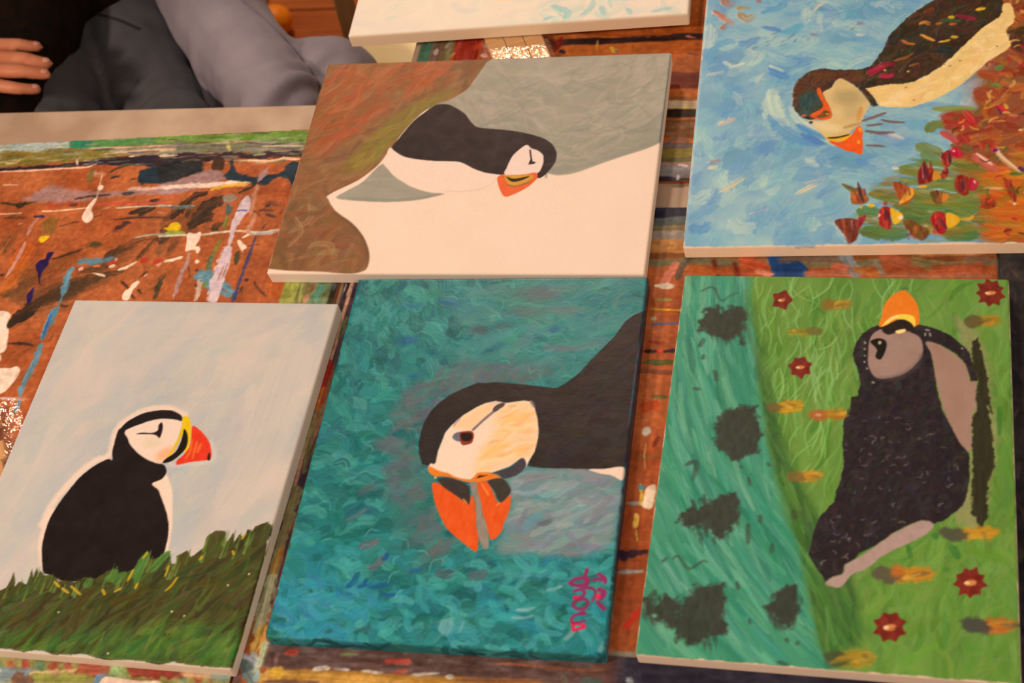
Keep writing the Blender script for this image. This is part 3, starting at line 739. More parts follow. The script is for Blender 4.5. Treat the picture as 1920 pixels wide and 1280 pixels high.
# near margin: a strip of little red and green dabs
KB = lambda *p: cr(0, 1180, 12.8, p)
KB2 = lambda *p: cr(0, 1180, 3, p)
NM = np.zeros((sh.ny, sh.nx), np.float32); NM[:] = sstep(0.50, 0.49, sh.v0 + sh.Y * sh.cell + cA[1])
full = (slice(0, sh.ny), slice(0, sh.nx))
nn = (fbm(sh.X / 12, sh.Y / 5, 77, 3) - .5)[..., None]
sh.put(full, NM, np.array((150, 130, 72), np.float32) + nn * 70, 9)
for x in np.arange(-20, 1900, 80):
    c = [(150, 60, 40), (166, 64, 50), (140, 128, 56), (96, 118, 84), (176, 90, 60)][int(sh.rng.integers(5))]
    yy = 188 + x * 0.042 + sh.rng.uniform(-4, 4)
    sh.stroke(KB2((x, yy), (x + 10, yy + 36)), 13, c, .85, 'flat', 20, .2, 2, 9)
for p, w, c in ((KB2((10, 232), (130, 240), (190, 250)), 14, (128, 134, 132)), (KB2((20, 262), (180, 275)), 16, (124, 128, 122)), (KB2((180, 250), (320, 238), (430, 235)), 8, (208, 160, 104)), (KB2((200, 280), (440, 280)), 20, (150, 138, 60)), (KB2((550, 285), (580, 250)), 14, (110, 140, 160)),
                (KB2((750, 230), (900, 240), (1040, 245)), 18, (150, 56, 44)), (KB2((1040, 250), (1200, 262)), 9, (206, 150, 100)), (KB2((640, 225), (680, 250)), 18, (150, 160, 96)), (KB2((470, 215), (580, 220)), 20, (160, 76, 52)), (KB2((1200, 262), (1290, 262)), 14, (130, 132, 112)), (KB2((100, 270), (160, 300)), 16, (120, 76, 54))):
    sh.stroke(p, w, c, .9, 'flat', 18, .2, 1.6, 9)
sh.poly(KB2((590, 268), (760, 285), (900, 295), (900, 340), (580, 340)), (248, 196, 160), 9, 1.2, 1, h=0.0004)
sh.poly(KB2((-20, 220), (10, 226), (-20, 260)), (246, 190, 150), 9, 1.2, 1, h=0.0004)
finish_board(sh, cA, QA, {0: ('bare_hardboard', None, None), 1: ('paint_band', None, None), 2: ('blue_drip', None, 'grey-blue dribbles of paint'), 3: ('lilac_brush_mark', None, None), 4: ('paint_crumbs', None, None),
             8: ('edge_paint', None, None), 9: ('margin_paint', None, None), **BLOTS},
             'brown board with white, blue and lilac paint splashes beside the marbled table edge')

# ---- board B: under the teal and the green painting
QB = [(-0.5525, 0.40), (0.1030, 0.40), (0.1034, 1.0200), (-0.5545, 1.0160)]
sh, cB = board_sheet(QB, 0.0011, (176, 78, 34), 31, (-1, 0.44, 1, 1.2))
board_base(sh, (160, 74, 36))
U = sh.u0 + sh.X * sh.cell + cB[0]; V = sh.v0 + sh.Y * sh.cell + cB[1]
full = (slice(0, sh.ny), slice(0, sh.nx))
def band(m, c, v, vs, pid=1):
    sh.seed += 3
    nn = (fbm(sh.X / vs[0], sh.Y / vs[1], sh.seed, 3) - .5)[..., None]
    sh.put(full, m.astype(np.float32), np.array(c, np.float32) + nn * 2 * v, pid)
wob = (fbm(sh.X / 30, sh.Y / 30, 5, 3) - .5) * 0.010
for y0, y1, c, v in ((1.003, 1.03, (44, 40, 48), 10), (0.992, 1.004, (84, 84, 74), 16), (0.984, 0.9925, (118, 92, 60), 20), (0.972, 0.985, (140, 116, 96), 22), (0.955, 0.973, (186, 118, 62), 22), (0.948, 0.956, (128, 68, 34), 10), (0.940, 0.948, (118, 98, 64), 14)):
    band(sstep(y0 - .0015, y0 + .0015, V + wob) * sstep(y1 + .0015, y1 - .0015, V + wob), c, v, (26, 4))
# left margin: long stripes
for x0, x1, c, v in ((-0.560, -0.549, (52, 36, 36), 12), (-0.549, -0.545, (184, 128, 96), 14), (-0.545, -0.536, (66, 44, 52), 14), (-0.536, -0.515, (170, 46, 38), 30), (-0.52, -0.50, (112, 86, 44), 26)):
    band(sstep(x0 - .001, x0 + .001, U + wob * .4) * sstep(x1 + .001, x1 - .001, U + wob * .4) * sstep(.52, .56, V), c, v, (4, 40))
nn = fbm(sh.X / 6, sh.Y / 60, 44, 3)
band(sstep(.5, .62, nn) * sstep(-.505, -.515, U) * sstep(.86, .78, V) * .8, (112, 94, 48), 24, (4, 30))
band(sstep(.55, .6, fbm(sh.X / 6, sh.Y / 50, 48, 3)) * sstep(-.505, -.515, U) * sstep(.80, .70, V) * .8, (176, 96, 50), 30, (4, 30))
for p, w, c in ((cr(480, 470, 8, ((1345, 480), (1290, 640), (1240, 730))), 6, (196, 160, 140)), (cr(420, 500, 3.2, ((735, 180), (760, 110))), 5, (206, 150, 110)), (cr(420, 500, 3.2, ((640, 560), (560, 860))), 16, (176, 34, 24)), (cr(420, 500, 3.2, ((600, 720), (560, 860))), 10, (206, 110, 40)), (cr(420, 500, 3.2, ((540, 900), (480, 1240))), 10, (128, 112, 62)), (cr(420, 500, 3.2, ((740, 300), (690, 430))), 9, (110, 104, 60))):
    sh.stroke(p, w, c, .85, 'taper', 16, .25, 1.5, 1)
# lower left corner: creamy yellow and grey-blue smears
KC = lambda *p: cr(420, 880, 3.2, p)
for p, w, c in ((KC((440, 120), (330, 480), (270, 760)), 18, (128, 108, 66)), (KC((340, 480), (290, 640)), 12, (176, 118, 50)), (KC((280, 660), (240, 840), (200, 960)), 20, (178, 160, 116)), (KC((230, 960), (180, 1080)), 16, (204, 148, 66)), (KC((240, 1000), (230, 1090)), 9, (206, 130, 60)),
                (KC((150, 1140), (210, 1180)), 26, (172, 166, 160)), (KC((120, 1180), (180, 1280)), 22, (100, 108, 98)), (KC((260, 1060), (230, 1150), (200, 1240)), 18, (184, 178, 130)), (KC((200, 1260), (240, 1200)), 16, (136, 150, 138)), (KC((60, 1240), (90, 1290)), 12, (110, 84, 80))):
    sh.stroke(p, w, c, .95, 'flat', 22, .15, 2, 2)
# near margin bands
for y0, y1, c, v in ((0.40, 0.450, (70, 62, 60), 20), (0.450, 0.468, (90, 62, 52), 22), (0.466, 0.483, (176, 118, 48), 26), (0.482, 0.492, (104, 72, 62), 24), (0.490, 0.513, (96, 66, 56), 30)):
    band(sstep(y0 - .002, y0 + .002, V + wob * .5 - (U + .38) * .02) * sstep(y1 + .002, y1 - .002, V + wob * .5 - (U + .38) * .02) * sstep(-.532, -.527, U) * sstep(-.20, -.24, U), c, v, (14, 4), 3)
band(sstep(.5145, .5125, V) * sstep(-.235, -.205, U), (48, 40, 46), 16, (12, 5), 3)
band(sstep(.512, .5145, V) * sstep(.519, .5165, V) * sstep(-.235, -.215, U), (132, 112, 88), 20, (8, 4), 3)
KD = lambda *p: cr(480, 1180, 2.526, p)
for p, w, c in ((KD((140, 110), (200, 105)), 10, (176, 64, 48)), (KD((610, 150), (730, 150)), 11, (184, 70, 52)), (KD((100, 105), (95, 160)), 7, (130, 86, 74)), (KD((70, 200), (130, 200)), 20, (206, 150, 50)), (KD((130, 215), (400, 230), (640, 245)), 10, (190, 130, 54)), (KD((270, 185), (350, 182)), 7, (226, 196, 166)), (KD((500, 195), (600, 205)), 5, (206, 180, 150)),
                (KD((740, 215), (870, 205)), 5, (206, 176, 150)), (KD((900, 222), (940, 226)), 6, (210, 186, 160)), (KD((650, 205), (720, 195)), 7, (176, 76, 50)), (KD((1100, 160), (1250, 165), (1540, 195), (1650, 188)), 5, (150, 82, 54)), (KD((950, 240), (1350, 245)), 8, (140, 84, 48)), (KD((400, 115), (480, 118)), 6, (110, 110, 60)), (KD((20, 200), (50, 180)), 12, (150, 76, 44)), (KD((30, 245), (300, 250)), 6, (110, 70, 50)), (KD((370, 185), (440, 190)), 5, (190, 170, 160)), (KD((1450, 215), (1470, 250)), 8, (110, 90, 70)), (KD((1760, 230), (1780, 252)), 9, (120, 116, 106)), (KD((1540, 240), (1640, 245)), 9, (76, 84, 70))):
    sh.stroke(p, w, c, .92, 'taper', 18, .2, 1.6, 3)
# strip between the teal and the green canvas
KE = lambda *p: cr(1160, 440, 12, p)
KF = lambda *p: cr(1080, 480, 1.6, p)
sh.stroke(KE((1040, 1060), (1180, 800), (1290, 640)), 16, (206, 110, 80), .92, 'flat', 10, .1, 1.8, 4)
sh.stroke(KE((1330, 960), (1420, 780), (1560, 560), (1640, 500)), 13, (84, 70, 52), .85, 'flat', 14, .2, 2, 4)
sh.blob((1248, 536), 15, 7, (210, 180, 146), .9, .4, pid=4); sh.blob((1232, 535), 5, 3, (216, 190, 150), .95, .4, pid=4)
for p, w, c in ((KF((222, 158), (300, 162), (330, 162)), 4, (214, 160, 26)), (KF((218, 205), (310, 200)), 6, (92, 84, 110)), (KF((225, 190), (240, 185)), 10, (176, 160, 110)), (KF((205, 285), (250, 286)), 8, (36, 22, 34)), (KF((262, 286), (300, 282)), 8, (38, 26, 50)), (KF((200, 318), (300, 318)), 11, (74, 76, 30)),
                (KF((225, 420), (275, 422)), 9, (88, 82, 34)), (KF((215, 255), (260, 260)), 8, (150, 46, 26)), (KF((190, 460), (250, 440)), 22, (176, 64, 24)), (KF((180, 605), (250, 600)), 3, (110, 92, 40)), (KF((150, 740), (190, 742), (235, 735)), 6, (140, 150, 140)), (KF((120, 890), (160, 895), (215, 885)), 13, (44, 28, 40)), (KF((130, 905), (155, 905)), 12, (44, 28, 40)), (KF((130, 948), (205, 945)), 6, (150, 150, 136)),
                (KF((140, 1115), (165, 1095), (188, 1062)), 9, (190, 40, 26)), (KF((150, 1075), (150, 1100)), 5, (176, 60, 30)), (KF((250, 540), (230, 570)), 7, (120, 40, 22)), (KF((150, 340), (300, 350)), 10, (120, 60, 40)), (KF((240, 130), (290, 130)), 6, (140, 130, 60))):
    sh.stroke(p, w, c, .9, 'taper', 12, .15, 1.4, 4)
sh.blob((1237, 658), 5, 4, (236, 60, 40), .95, .3, pid=4, h=0.0003)
sh.blob((1210, 1170), 7, 4, (206, 130, 120), .8, .5, pid=4)
sh.blob((1212, 808), 7, 9, (206, 186, 160), .9, .5, pid=4, rough=.4); sh.stroke(KF((210, 560), (205, 600), (208, 640)), 2.5, (220, 160, 80), .8, pid=4)
sh.poly(KF((190, 742), (200, 735), (208, 700), (225, 686), (240, 690), (235, 730), (228, 755), (215, 760)), (216, 178, 140), 4, 1.2, .6, h=0.0004)
for p, w in ((KF((192, 680), (198, 720), (190, 750)), 6), (KF((180, 770), (182, 790), (175, 815)), 8), (KF((180, 820), (184, 855)), 3)): sh.stroke(p, w, (214, 160, 60), .95, 'taper', 10, 0, 1.2, 4, 0.0003)
sh.blob((1203, 913), 6, 5, (70, 120, 130), .9, .4, pid=4)
# strip between the blue and the green canvas
KG = lambda *p: cr(1180, 440, 2.595, p)
for p, w, c in ((KG((680, 120), (780, 115), (870, 170)), 0, 0),):
    pass
sh.poly(KG((670, 90), (720, 100), (820, 125), (865, 160), (870, 200), (860, 230), (700, 230), (690, 160)), (34, 60, 96), 4, 1.2, .8)
for p, w, c in ((KG((410, 130), (430, 200)), 9, (104, 40, 28)), (KG((515, 140), (530, 200)), 9, (104, 36, 26)), (KG((560, 130), (640, 150)), 22, (186, 66, 36)), (KG((630, 180), (690, 190)), 12, (196, 110, 80)), (KG((740, 120), (1060, 110)), 14, (104, 76, 60)), (KG((870, 190), (1060, 190)), 14, (164, 90, 60)), (KG((1060, 110), (1100, 190)), 22, (118, 116, 112)),
                (KG((1110, 170), (1200, 185)), 14, (176, 96, 40)), (KG((1260, 120), (1380, 160)), 26, (164, 76, 44)), (KG((1400, 130), (1500, 150)), 22, (128, 104, 60)), (KG((1500, 170), (1700, 160)), 24, (168, 72, 38)), (KG((1640, 110), (1770, 130)), 12, (120, 84, 60)), (KG((1000, 150), (1060, 160)), 12, (190, 90, 60)), (KG((1200, 130), (1230, 190)), 10, (140, 116, 90)), (KG((330, 170), (420, 180)), 18, (176, 84, 36)), (KG((280, 110), (420, 105)), 10, (90, 70, 52)), (KG((1220, 200), (1760, 200)), 7, (150, 90, 60))):
    if w: sh.stroke(p, w, c, .9, 'flat', 16, .2, 3, 4)
finish_board(sh, cB, QB, {0: ('bare_hardboard', None, None), 1: ('margin_stripes', None, None), 2: ('corner_smears', None, None), 3: ('near_margin_paint', None, None), 4: ('paint_dabs', None, None)},
             'red-brown board streaked with paint under the teal and the green painting', 0.86)

# ---- board D: the farther board, past the strip of bare tabletop
QD = [(-0.5455, 1.0530), (0.10, 1.0600), (0.10, 1.72), (-0.5425, 1.72)]
sh, cD = board_sheet(QD, 0.0013, (190, 92, 36), 41, (-1, 1.0, -0.16, 1.42))
board_base(sh, (184, 90, 38))
U = sh.u0 + sh.X * sh.cell + cD[0]; V = sh.v0 + sh.Y * sh.cell + cD[1]
full = (slice(0, sh.ny), slice(0, sh.nx))
wob = (fbm(sh.X / 30, sh.Y / 30, 9, 3) - .5) * 0.008
for y0, y1, c, v in ((1.04, 1.062, (58, 44, 50), 12), (1.061, 1.078, (128, 112, 104), 30), (1.078, 1.084, (150, 110, 96), 26), (1.084, 1.092, (92, 84, 50), 18), (1.092, 1.103, (132, 106, 44), 20), (1.103, 1.112, (116, 92, 84), 16), (1.112, 1.118, (190, 92, 34), 12), (1.118, 1.146, (128, 74, 40), 26), (1.150, 1.163, (50, 34, 26), 12), (1.163, 1.176, (204, 164, 124), 26), (1.176, 1.182, (150, 84, 44), 16), (1.196, 1.222, (124, 52, 38), 18)):
    band(sstep(y0 - .0015, y0 + .0015, V + wob) * sstep(y1 + .0015, y1 - .0015, V + wob), c, v, (22, 4))
band(sstep(1.271, 1.275, V + wob) * sstep(1.286, 1.282, V + wob) * sstep(-.40, -.36, U), (56, 36, 30), 12, (20, 4))
for x0, x1, c, v in ((-0.560, -0.530, (86, 112, 84), 26), (-0.530, -0.518, (130, 96, 76), 30), (-0.518, -0.504, (136, 112, 72), 34), (-0.504, -0.470, (160, 52, 34), 34), (-0.470, -0.44, (178, 86, 56), 34)):
    band(sstep(x0 - .002, x0 + .002, U + wob * .6) * sstep(x1 + .002, x1 - .002, U + wob * .6) * sstep(1.16, 1.18, V), c, v, (4, 30))
KH = lambda *p: cr(640, 40, 5.333, p)
KI = lambda *p: cr(620, 0, 2.667, p)
for p, w, c in ((KH((940, 330), (960, 270)), 8, (206, 170, 150)), (KH((1040, 270), (1080, 220)), 6, (190, 160, 130)), (KH((1440, 260), (1500, 190)), 8, (196, 160, 140)), (KH((1090, 360), (1130, 310)), 7, (196, 130, 50)), (KH((1350, 230), (1400, 260)), 20, (206, 70, 40)), (KH((1640, 190), (1700, 150)), 10, (206, 120, 80)), (KH((1720, 170), (1850, 150)), 12, (66, 60, 48)), (KH((1400, 330), (1460, 350)), 8, (220, 170, 150)),
                (KI((1120, 260), (1160, 180)), 9, (150, 40, 34)), (KI((1070, 190), (1120, 240)), 16, (130, 60, 44)), (KI((1150, 250), (1170, 270)), 8, (40, 30, 50)), (KI((1335, 200), (1330, 250)), 4, (214, 140, 60)), (KI((1200, 160), (1500, 170), (1700, 170)), 12, (170, 78, 32)), (KI((1780, 180), (1830, 190)), 5, (206, 110, 90)), (KI((1400, 235), (1430, 262)), 7, (220, 170, 50)), (KI((1420, 250), (1436, 262)), 3, (70, 90, 120)),
                (cr(1120, 60, 2.782, ((450, 395), (485, 392))), 4, (220, 180, 50)), (cr(1120, 60, 2.782, ((350, 590), (400, 560), (480, 570))), 5, (104, 84, 90)), (cr(1120, 60, 2.782, ((420, 690), (470, 700))), 5, (220, 180, 160)), (cr(1120, 60, 2.782, ((420, 740), (420, 770))), 5, (220, 190, 180)), (cr(1120, 60, 2.782, ((470, 110), (530, 120))), 5, (110, 60, 60))):
    sh.stroke(p, w, c, .88, 'taper', 16, .2, 1.6, 2)
finish_board(sh, cD, QD, {0: ('bare_hardboard', None, None), 1: ('margin_stripes', None, None), 2: ('paint_dabs', None, None)},
             'orange-brown board lying past the bare strip of tabletop, with striped painted margins', 0.92)

# ---- board E: the dark one along the green painting
QE = [(0.1062, 0.40), (0.62, 0.40), (0.62, 1.02), (0.1062, 1.02)]
sh, cE = board_sheet(QE, 0.0016, (46, 38, 36), 51, (0, 0.44, 0.20, 1.03))
board_base(sh, (48, 40, 38))
sh.scatter(260, np.ones((sh.ny, sh.nx), np.float32), 30, 6, math.pi / 2, [(70, 52, 46), (34, 30, 34), (84, 74, 60), (60, 40, 44), (30, 34, 40), (96, 60, 52)], 10, alpha=.6, dry=.5)
finish_board(sh, cE, QE, {0: ('painted_surface', None, None)}, 'blackish paint-covered board along the edge of the green painting', 0.9, dark=True)

# ------------------------------------------------------------------ the paintings
CELL = 0.0009
FULL = lambda s: (slice(0, s.ny), slice(0, s.nx))
W12, H16 = 0.305, 0.4064

# ---- puffin sitting in the grass against a pale sky
mat1 = pose(-0.7015, 0.6717, CT, math.radians(-0.3))
sh = canvas_sheet(mat1, W12, H16, CELL, (252, 206, 172), 101)
face = rect_mask(sh, W12, H16, 0.0005)
n = fbm(sh.X / 90, sh.Y / 70, 21, 4)[..., None]; n2 = fbm(sh.X / 30, sh.Y / 80, 24, 3)[..., None]
sky = np.array((209, 184, 163), np.float32) + (n - .5) * np.array([-56, -24, -8]) + (n2 - .5) * np.array([16, 6, 2])
sh.put(FULL(sh), face, sky, 1)
sh.scatter(260, face, 120, 26, 1.05, [(190, 178, 164), (200, 182, 163), (220, 190, 164), (182, 174, 164), (214, 188, 162)], 6, 0.12, .22, .3, 0.00003, spread=.35)
for p, w, c, a in ((((600, 600), (540, 720), (470, 800)), 60, (184, 174, 164), .35), (((560, 640), (480, 860), (420, 960)), 90, (222, 192, 166), .4), (((160, 820), (90, 900), (40, 1000)), 70, (186, 176, 164), .4), (((200, 640), (330, 640), (500, 600)), 60, (206, 184, 164), .4), (((330, 940), (340, 1000), (350, 1030)), 40, (186, 178, 166), .4), (((120, 760), (80, 860), (30, 960)), 30, (216, 190, 166), .3), (((230, 700), (200, 780), (180, 850)), 50, (190, 178, 164), .35)):
    sh.stroke(p, w, c, a, 'taper', 5, .2, 8, None, 0.00002)
KA = lambda *p: cr(60, 740, 16 / 3, p)
KB = lambda *p: cr(0, 960, 32 / 9, p)
body = KA((885, 330), (960, 260), (1080, 195), (1200, 160), (1350, 150), (1440, 170), (1500, 215), (1490, 260), (1400, 245), (1300, 235), (1180, 255), (1080, 290), (980, 330), (930, 360), (960, 430), (980, 490), (1060, 580), (1150, 640), (1240, 680), (1310, 690), (1340, 740), (1335, 790), (1290, 840), (1200, 885), (1260, 950), (1300, 1050), (1340, 1160), (1365, 1280)) + \
    KB((1125, 60), (1120, 160), (1090, 280), (1060, 310), (850, 410), (640, 450), (430, 460), (330, 415), (285, 390), (280, 220), (310, 100)) + KA((160, 1280), (190, 1210), (270, 1080), (360, 960), (470, 830), (600, 720), (750, 640), (800, 650), (800, 560), (830, 450), (860, 350))
halo = (254, 206, 172)
sh.stroke(KA((100, 1290), (220, 1060), (420, 830), (620, 660), (780, 590), (850, 340), (1080, 170), (1340, 130), (1520, 200)), 13, halo, .8, 'flat', 2, 0, 4, None, 0.00003)
sh.stroke(KB((290, 360), (272, 220), (300, 90), (350, -10)), 10, halo, .85, 'flat', 2, 0, 4, None, 0.00003)
sh.poly(KA((1180, 880), (1290, 830), (1340, 780), (1375, 880), (1405, 1000), (1400, 1290)) + KB((1140, 120), (1110, 280), (1050, 260)), halo, 4, 2.5, .5)
sh.stroke(KA((1380, 690), (1460, 700), (1760, 670), (1820, 600), (1790, 460)), 8, (230, 200, 178), .5, 'flat', 2, 0, 4)
gr = KB((-90, 540), (0, 520), (40, 505), (60, 470), (96, 405), (100, 490), (130, 462), (175, 480), (213, 372), (222, 430), (245, 368), (253, 430), (270, 390), (292, 420), (350, 415), (390, 460), (430, 450), (500, 468), (560, 432), (640, 440), (700, 400), (760, 375), (800, 412), (850, 395), (900, 372), (940, 320), (980, 262), (1010, 312), (1060, 300), (1130, 262), (1140, 342), (1180, 345), (1175, 290), (1250, 250), (1270, 300), (1300, 280), (1360, 235), (1380, 160), (1440, 120), (1505, 125), (1500, 205), (1520, 190), (1555, 135), (1560, 200), (1600, 145), (1622, 185), (1650, 115), (1680, 125), (1700, 95), (1780, 65), (1812, 90), (1812, 150), (1785, 165),
        (1760, 310), (1700, 560), (1640, 760), (1600, 900), (1555, 1035), (1400, 1030), (1280, 1018), (1150, 995), (1050, 1018), (960, 990), (820, 982), (690, 985), (570, 945), (440, 948), (350, 945), (270, 915), (150, 928), (60, 910), (0, 905), (-90, 890))
sh.poly(body, (37, 27, 24), 3, 1.2, .5, var=5, vs=(14, 14))
# head
fc = KA((930, 362), (1080, 292), (1300, 237), (1490, 262), (1480, 350), (1440, 470), (1380, 580), (1310, 660), (1270, 682), (1150, 640), (1060, 580), (980, 490), (955, 430))
sh.poly(fc, (248, 204, 172), 4, 1.2, .2, var=2)
sh.blob(KA((1200, 480))[0], 16, 10, (232, 196, 150), .6, 1.0); sh.blob(KA((1330, 590))[0], 16, 12, (250, 160, 104), .7, 1.0, .7); sh.blob(KA((1060, 400))[0], 12, 6, (252, 208, 178), .6, 1.0)
sh.poly(KA((1040, 388), (1100, 374), (1200, 376), (1255, 352), (1265, 300), (1295, 272), (1307, 310), (1300, 360), (1275, 427), (1240, 402), (1190, 390), (1100, 390)), (44, 26, 26), 6, 1.1)
sh.poly(KA((1510, 218), (1560, 220), (1585, 280), (1587, 400), (1570, 500), (1540, 570), (1515, 540), (1530, 380), (1500, 400), (1450, 500), (1380, 600), (1350, 612), (1440, 470), (1490, 330)), (242, 186, 20), 5, 1.1, .2, var=14, vs=(3, 8))
sh.poly(KA((1520, 338), (1550, 380), (1556, 460), (1530, 540), (1450, 620), (1380, 665), (1308, 678), (1330, 640), (1430, 570), (1480, 480), (1505, 400)), (34, 22, 16), 5, 1.1)
sh.poly(KA((1605, 308), (1680, 350), (1740, 420), (1775, 480), (1795, 580), (1780, 645), (1750, 652), (1650, 660), (1560, 672), (1480, 692), (1440, 692), (1450, 650), (1510, 600), (1570, 520), (1590, 420)), (238, 58, 32), 5, 1.1, .3, var=10)
for q in (KA((1600, 440), (1580, 560), (1530, 640)), KA((1650, 460), (1620, 560), (1600, 640)), KA((1690, 480), (1650, 580))): sh.stroke(q, 5, (244, 110, 44), .8, 'taper', 8, .2, 1.5)
sh.poly(KA((1752, 645), (1760, 590), (1775, 575), (1782, 620), (1775, 652)), (60, 18, 14), 5, 1.0)
# grass over the body
gm = None
r = sh.poly(gr, (80, 72, 34), 2, 1.2, .8, rs=4, smooth=False, var=14, vs=(10, 14))
gm = np.zeros((sh.ny, sh.nx), np.float32); gm[r[0]] = r[1]
sh.scatter(420, gm, 60, 12, .95, [(66, 58, 30), (58, 50, 28), (78, 74, 34), (72, 84, 36), (88, 92, 40), (84, 66, 34), (62, 70, 32)], 14, .10, .7, .4, 0.0001, 'tail', .3, True, 1.1)
KBm = sh.mask(KB((0, 760), (400, 800), (900, 740), (1200, 700), (1600, 800), (1560, 1040), (600, 960), (0, 910)), 30)
sh.scatter(200, gm * KBm, 46, 12, 1.0, [(66, 106, 36), (96, 116, 42), (74, 92, 38), (112, 124, 48), (58, 96, 44)], 16, .1, .6, .5, 0.0001, 'tail', .35, True, 1.1)
for i in range(60):
    u = sh.rng.random(); i0 = int(u * 54); q = np.array(gr[3 + i0]); j = sh.rng.normal(0, 3, 2)
    sh.stroke([tuple(q + j + (-6, 26)), tuple(q + j + (0, 12)), tuple(q + j + (4, -2))], 5, [(104, 122, 44), (120, 130, 60), (90, 104, 40), (70, 70, 34)][i % 4], .8, 'tail', 14, .2, 1.2, 2, 0.0002)
for q in (((980, 262), (940, 370), (900, 470)), ((1130, 262), (1060, 330), (1000, 400)), ((960, 290), (910, 390), (860, 440)), ((780, 380), (740, 430), (700, 450)), ((600, 440), (590, 470), (560, 500)), ((840, 400), (800, 430), (760, 480))):
    sh.stroke(KB(*q), 14, (86, 124, 52), .8, 'taper', 16, .25, 1.3, 2, 0.00025)
for q in (((360, 460), (400, 500)), ((410, 505), (460, 540)), ((470, 490), (540, 550)), ((680, 510), (700, 550)), ((760, 530), (810, 505)), ((1130, 350), (1100, 430)), ((1185, 430), (1140, 490), (1100, 525)), ((1550, 255), (1560, 285)), ((950, 310), (985, 265)), ((1610, 180), (1640, 140)), ((900, 510), (920, 470)), ((1330, 320), (1350, 290)), ((850, 460), (890, 380))):
    sh.stroke(KB(*q), 4, (206, 160, 36), .9, 'taper', 10, 0, 1.2, 2, 0.0003)
for q in ((1660, 412), (1520, 485), (1145, 662), (1228, 690), (720, 940), (390, 665)): sh.blob(KB(q)[0], 2, 1.6, (220, 200, 140), .9, .5)
finish_canvas(sh, mat1, W12, H16, {0: ('canvas', None, None), 1: ('painted_sky', None, 'pale blue and cream painted sky'), 2: ('painted_grass', None, 'dark green brushed grass'), 3: ('painted_puffin', None, 'black puffin seen from behind'), 4: ('puffin_face', 3, None), 5: ('puffin_beak', 3, 'red beak with yellow and black bands'), 6: ('puffin_eye', 3, None)},
    'canvas of a black-backed puffin sitting in green grass under a pale sky', 1.02)

# ---- puffin lying on snow between brown rock and grey sky (tilted up at its far edge)
TILT3 = math.radians(2.9)
_m3 = Matrix.Translation((-0.4361, 0.9140, CT)) @ Matrix.Rotation(math.radians(0.15), 4, 'Z') @ Matrix.Rotation(TILT3, 4, 'X') @ Matrix.Translation((0, W12 / 2, 0))
mat3 = np.array(_m3)
sh = canvas_sheet(mat3, H16, W12, CELL, (250, 204, 170), 103)
sh.relief = .35
face = rect_mask(sh, H16, W12, -0.0003)
n = fbm(sh.X / 40, sh.Y / 40, 31, 4)[..., None]
sh.put(FULL(sh), face, np.array((253, 206, 171), np.float32) + (n - .5) * 6, 7)
KW = lambda *p: cr(480, 80, 2.3415, p)
KA = lambda *p: cr(700, 180, 16 / 3, p)
skyp = KW((1005, 50), (1840, 20), (1835, 60), (1795, 420), (1770, 440), (1700, 470), (1600, 500), (1500, 535), (1400, 570), (1320, 580), (1280, 572), (1270, 590), (1200, 480), (900, 380), (760, 300), (800, 262), (860, 245), (930, 200), (960, 160))
sm = sh.mask(skyp, 2.5) * face
n = fbm(sh.X / 50, sh.Y / 30, 33, 4)[..., None]
sh.put(FULL(sh), sm, np.array((170, 162, 138), np.float32) + (n - .5) * np.array([44, 30, 26]), 2)
sh.scatter(280, sm, 60, 7, lambda x, y: .5 + 1.2 * math.sin(5 * x + 3 * y), [(184, 172, 148), (150, 150, 128), (160, 156, 134), (192, 176, 150)], 8, .35, .32, .5, 0.00005, spread=.4)
for (x, y, R) in ((1500, 470, 90), (1660, 220, 90), (1420, 360, 90), (1600, 330, 110), (1700, 340, 80), (1560, 130, 130), (1200, 220, 120), (1080, 310, 90), (1740, 180, 60), (1450, 440, 110)):
    for k in range(7):
        rr = R * sh.rng.uniform(.35, 1.1); a0 = sh.rng.random() * 6.28; a1 = a0 + sh.rng.uniform(1.5, 4)
        q = [(x + rr * (1.3 + .25 * math.sin(3 * a + k)) * math.cos(a + .3 * k) + sh.rng.normal(0, 5), y + rr * .62 * math.sin(a) + sh.rng.normal(0, 5)) for a in np.linspace(a0, a1, 6)]
        sh.stroke(KW(*q), 5, [(142, 144, 122), (150, 150, 128), (190, 176, 150)][k % 3], .38, 'taper', 8, .5, 2.4, None, 0.00004, inside=sm)
sh.stroke(KW((1825, 60), (1800, 250), (1775, 430)), 5, (110, 118, 110), .6, 'flat', 8, .2, 2, inside=sm)
sh.stroke(KW((1290, 560), (1400, 550), (1560, 500), (1760, 430)), 10, (150, 148, 130), .45, 'flat', 8, .3, 3, inside=sm)
sh.col -= sm[..., None] * np.array([4, 15, 16], np.float32)
low = KW((555, 530), (600, 580), (680, 630), (760, 655), (825, 663), (700, 690), (560, 698), (430, 692), (352, 680), (400, 648), (470, 608))
sh.poly(low, (164, 146, 122), 2, 2, .4, var=8, vs=(20, 6))
sh.stroke(KW((400, 680), (560, 690), (720, 680), (800, 662)), 6, (138, 130, 110), .5, 'taper', 6, .2, 2)
rock = KW((300, 60), (1012, 40), (1008, 90), (960, 160), (930, 200), (860, 245), (800, 265), (740, 297), (680, 350), (630, 410), (600, 460), (572, 490), (530, 540), (450, 600), (320, 665), (318, 690), (350, 740), (420, 790), (470, 850), (496, 920), (492, 975), (470, 1002), (400, 1013), (300, 1005), (150, 1000), (55, 992), (0, 985), (100, 600))
rm = sh.mask(rock, 2.0) * rect_mask(sh, H16, W12, 0.0004, 0.0008, 8)
n = fbm(sh.X / 45, sh.Y / 35, 41, 4)[..., None]
sh.put(FULL(sh), rm, np.array((142, 92, 54), np.float32) + (n - .5) * np.array([40, 36, 22]), 1)
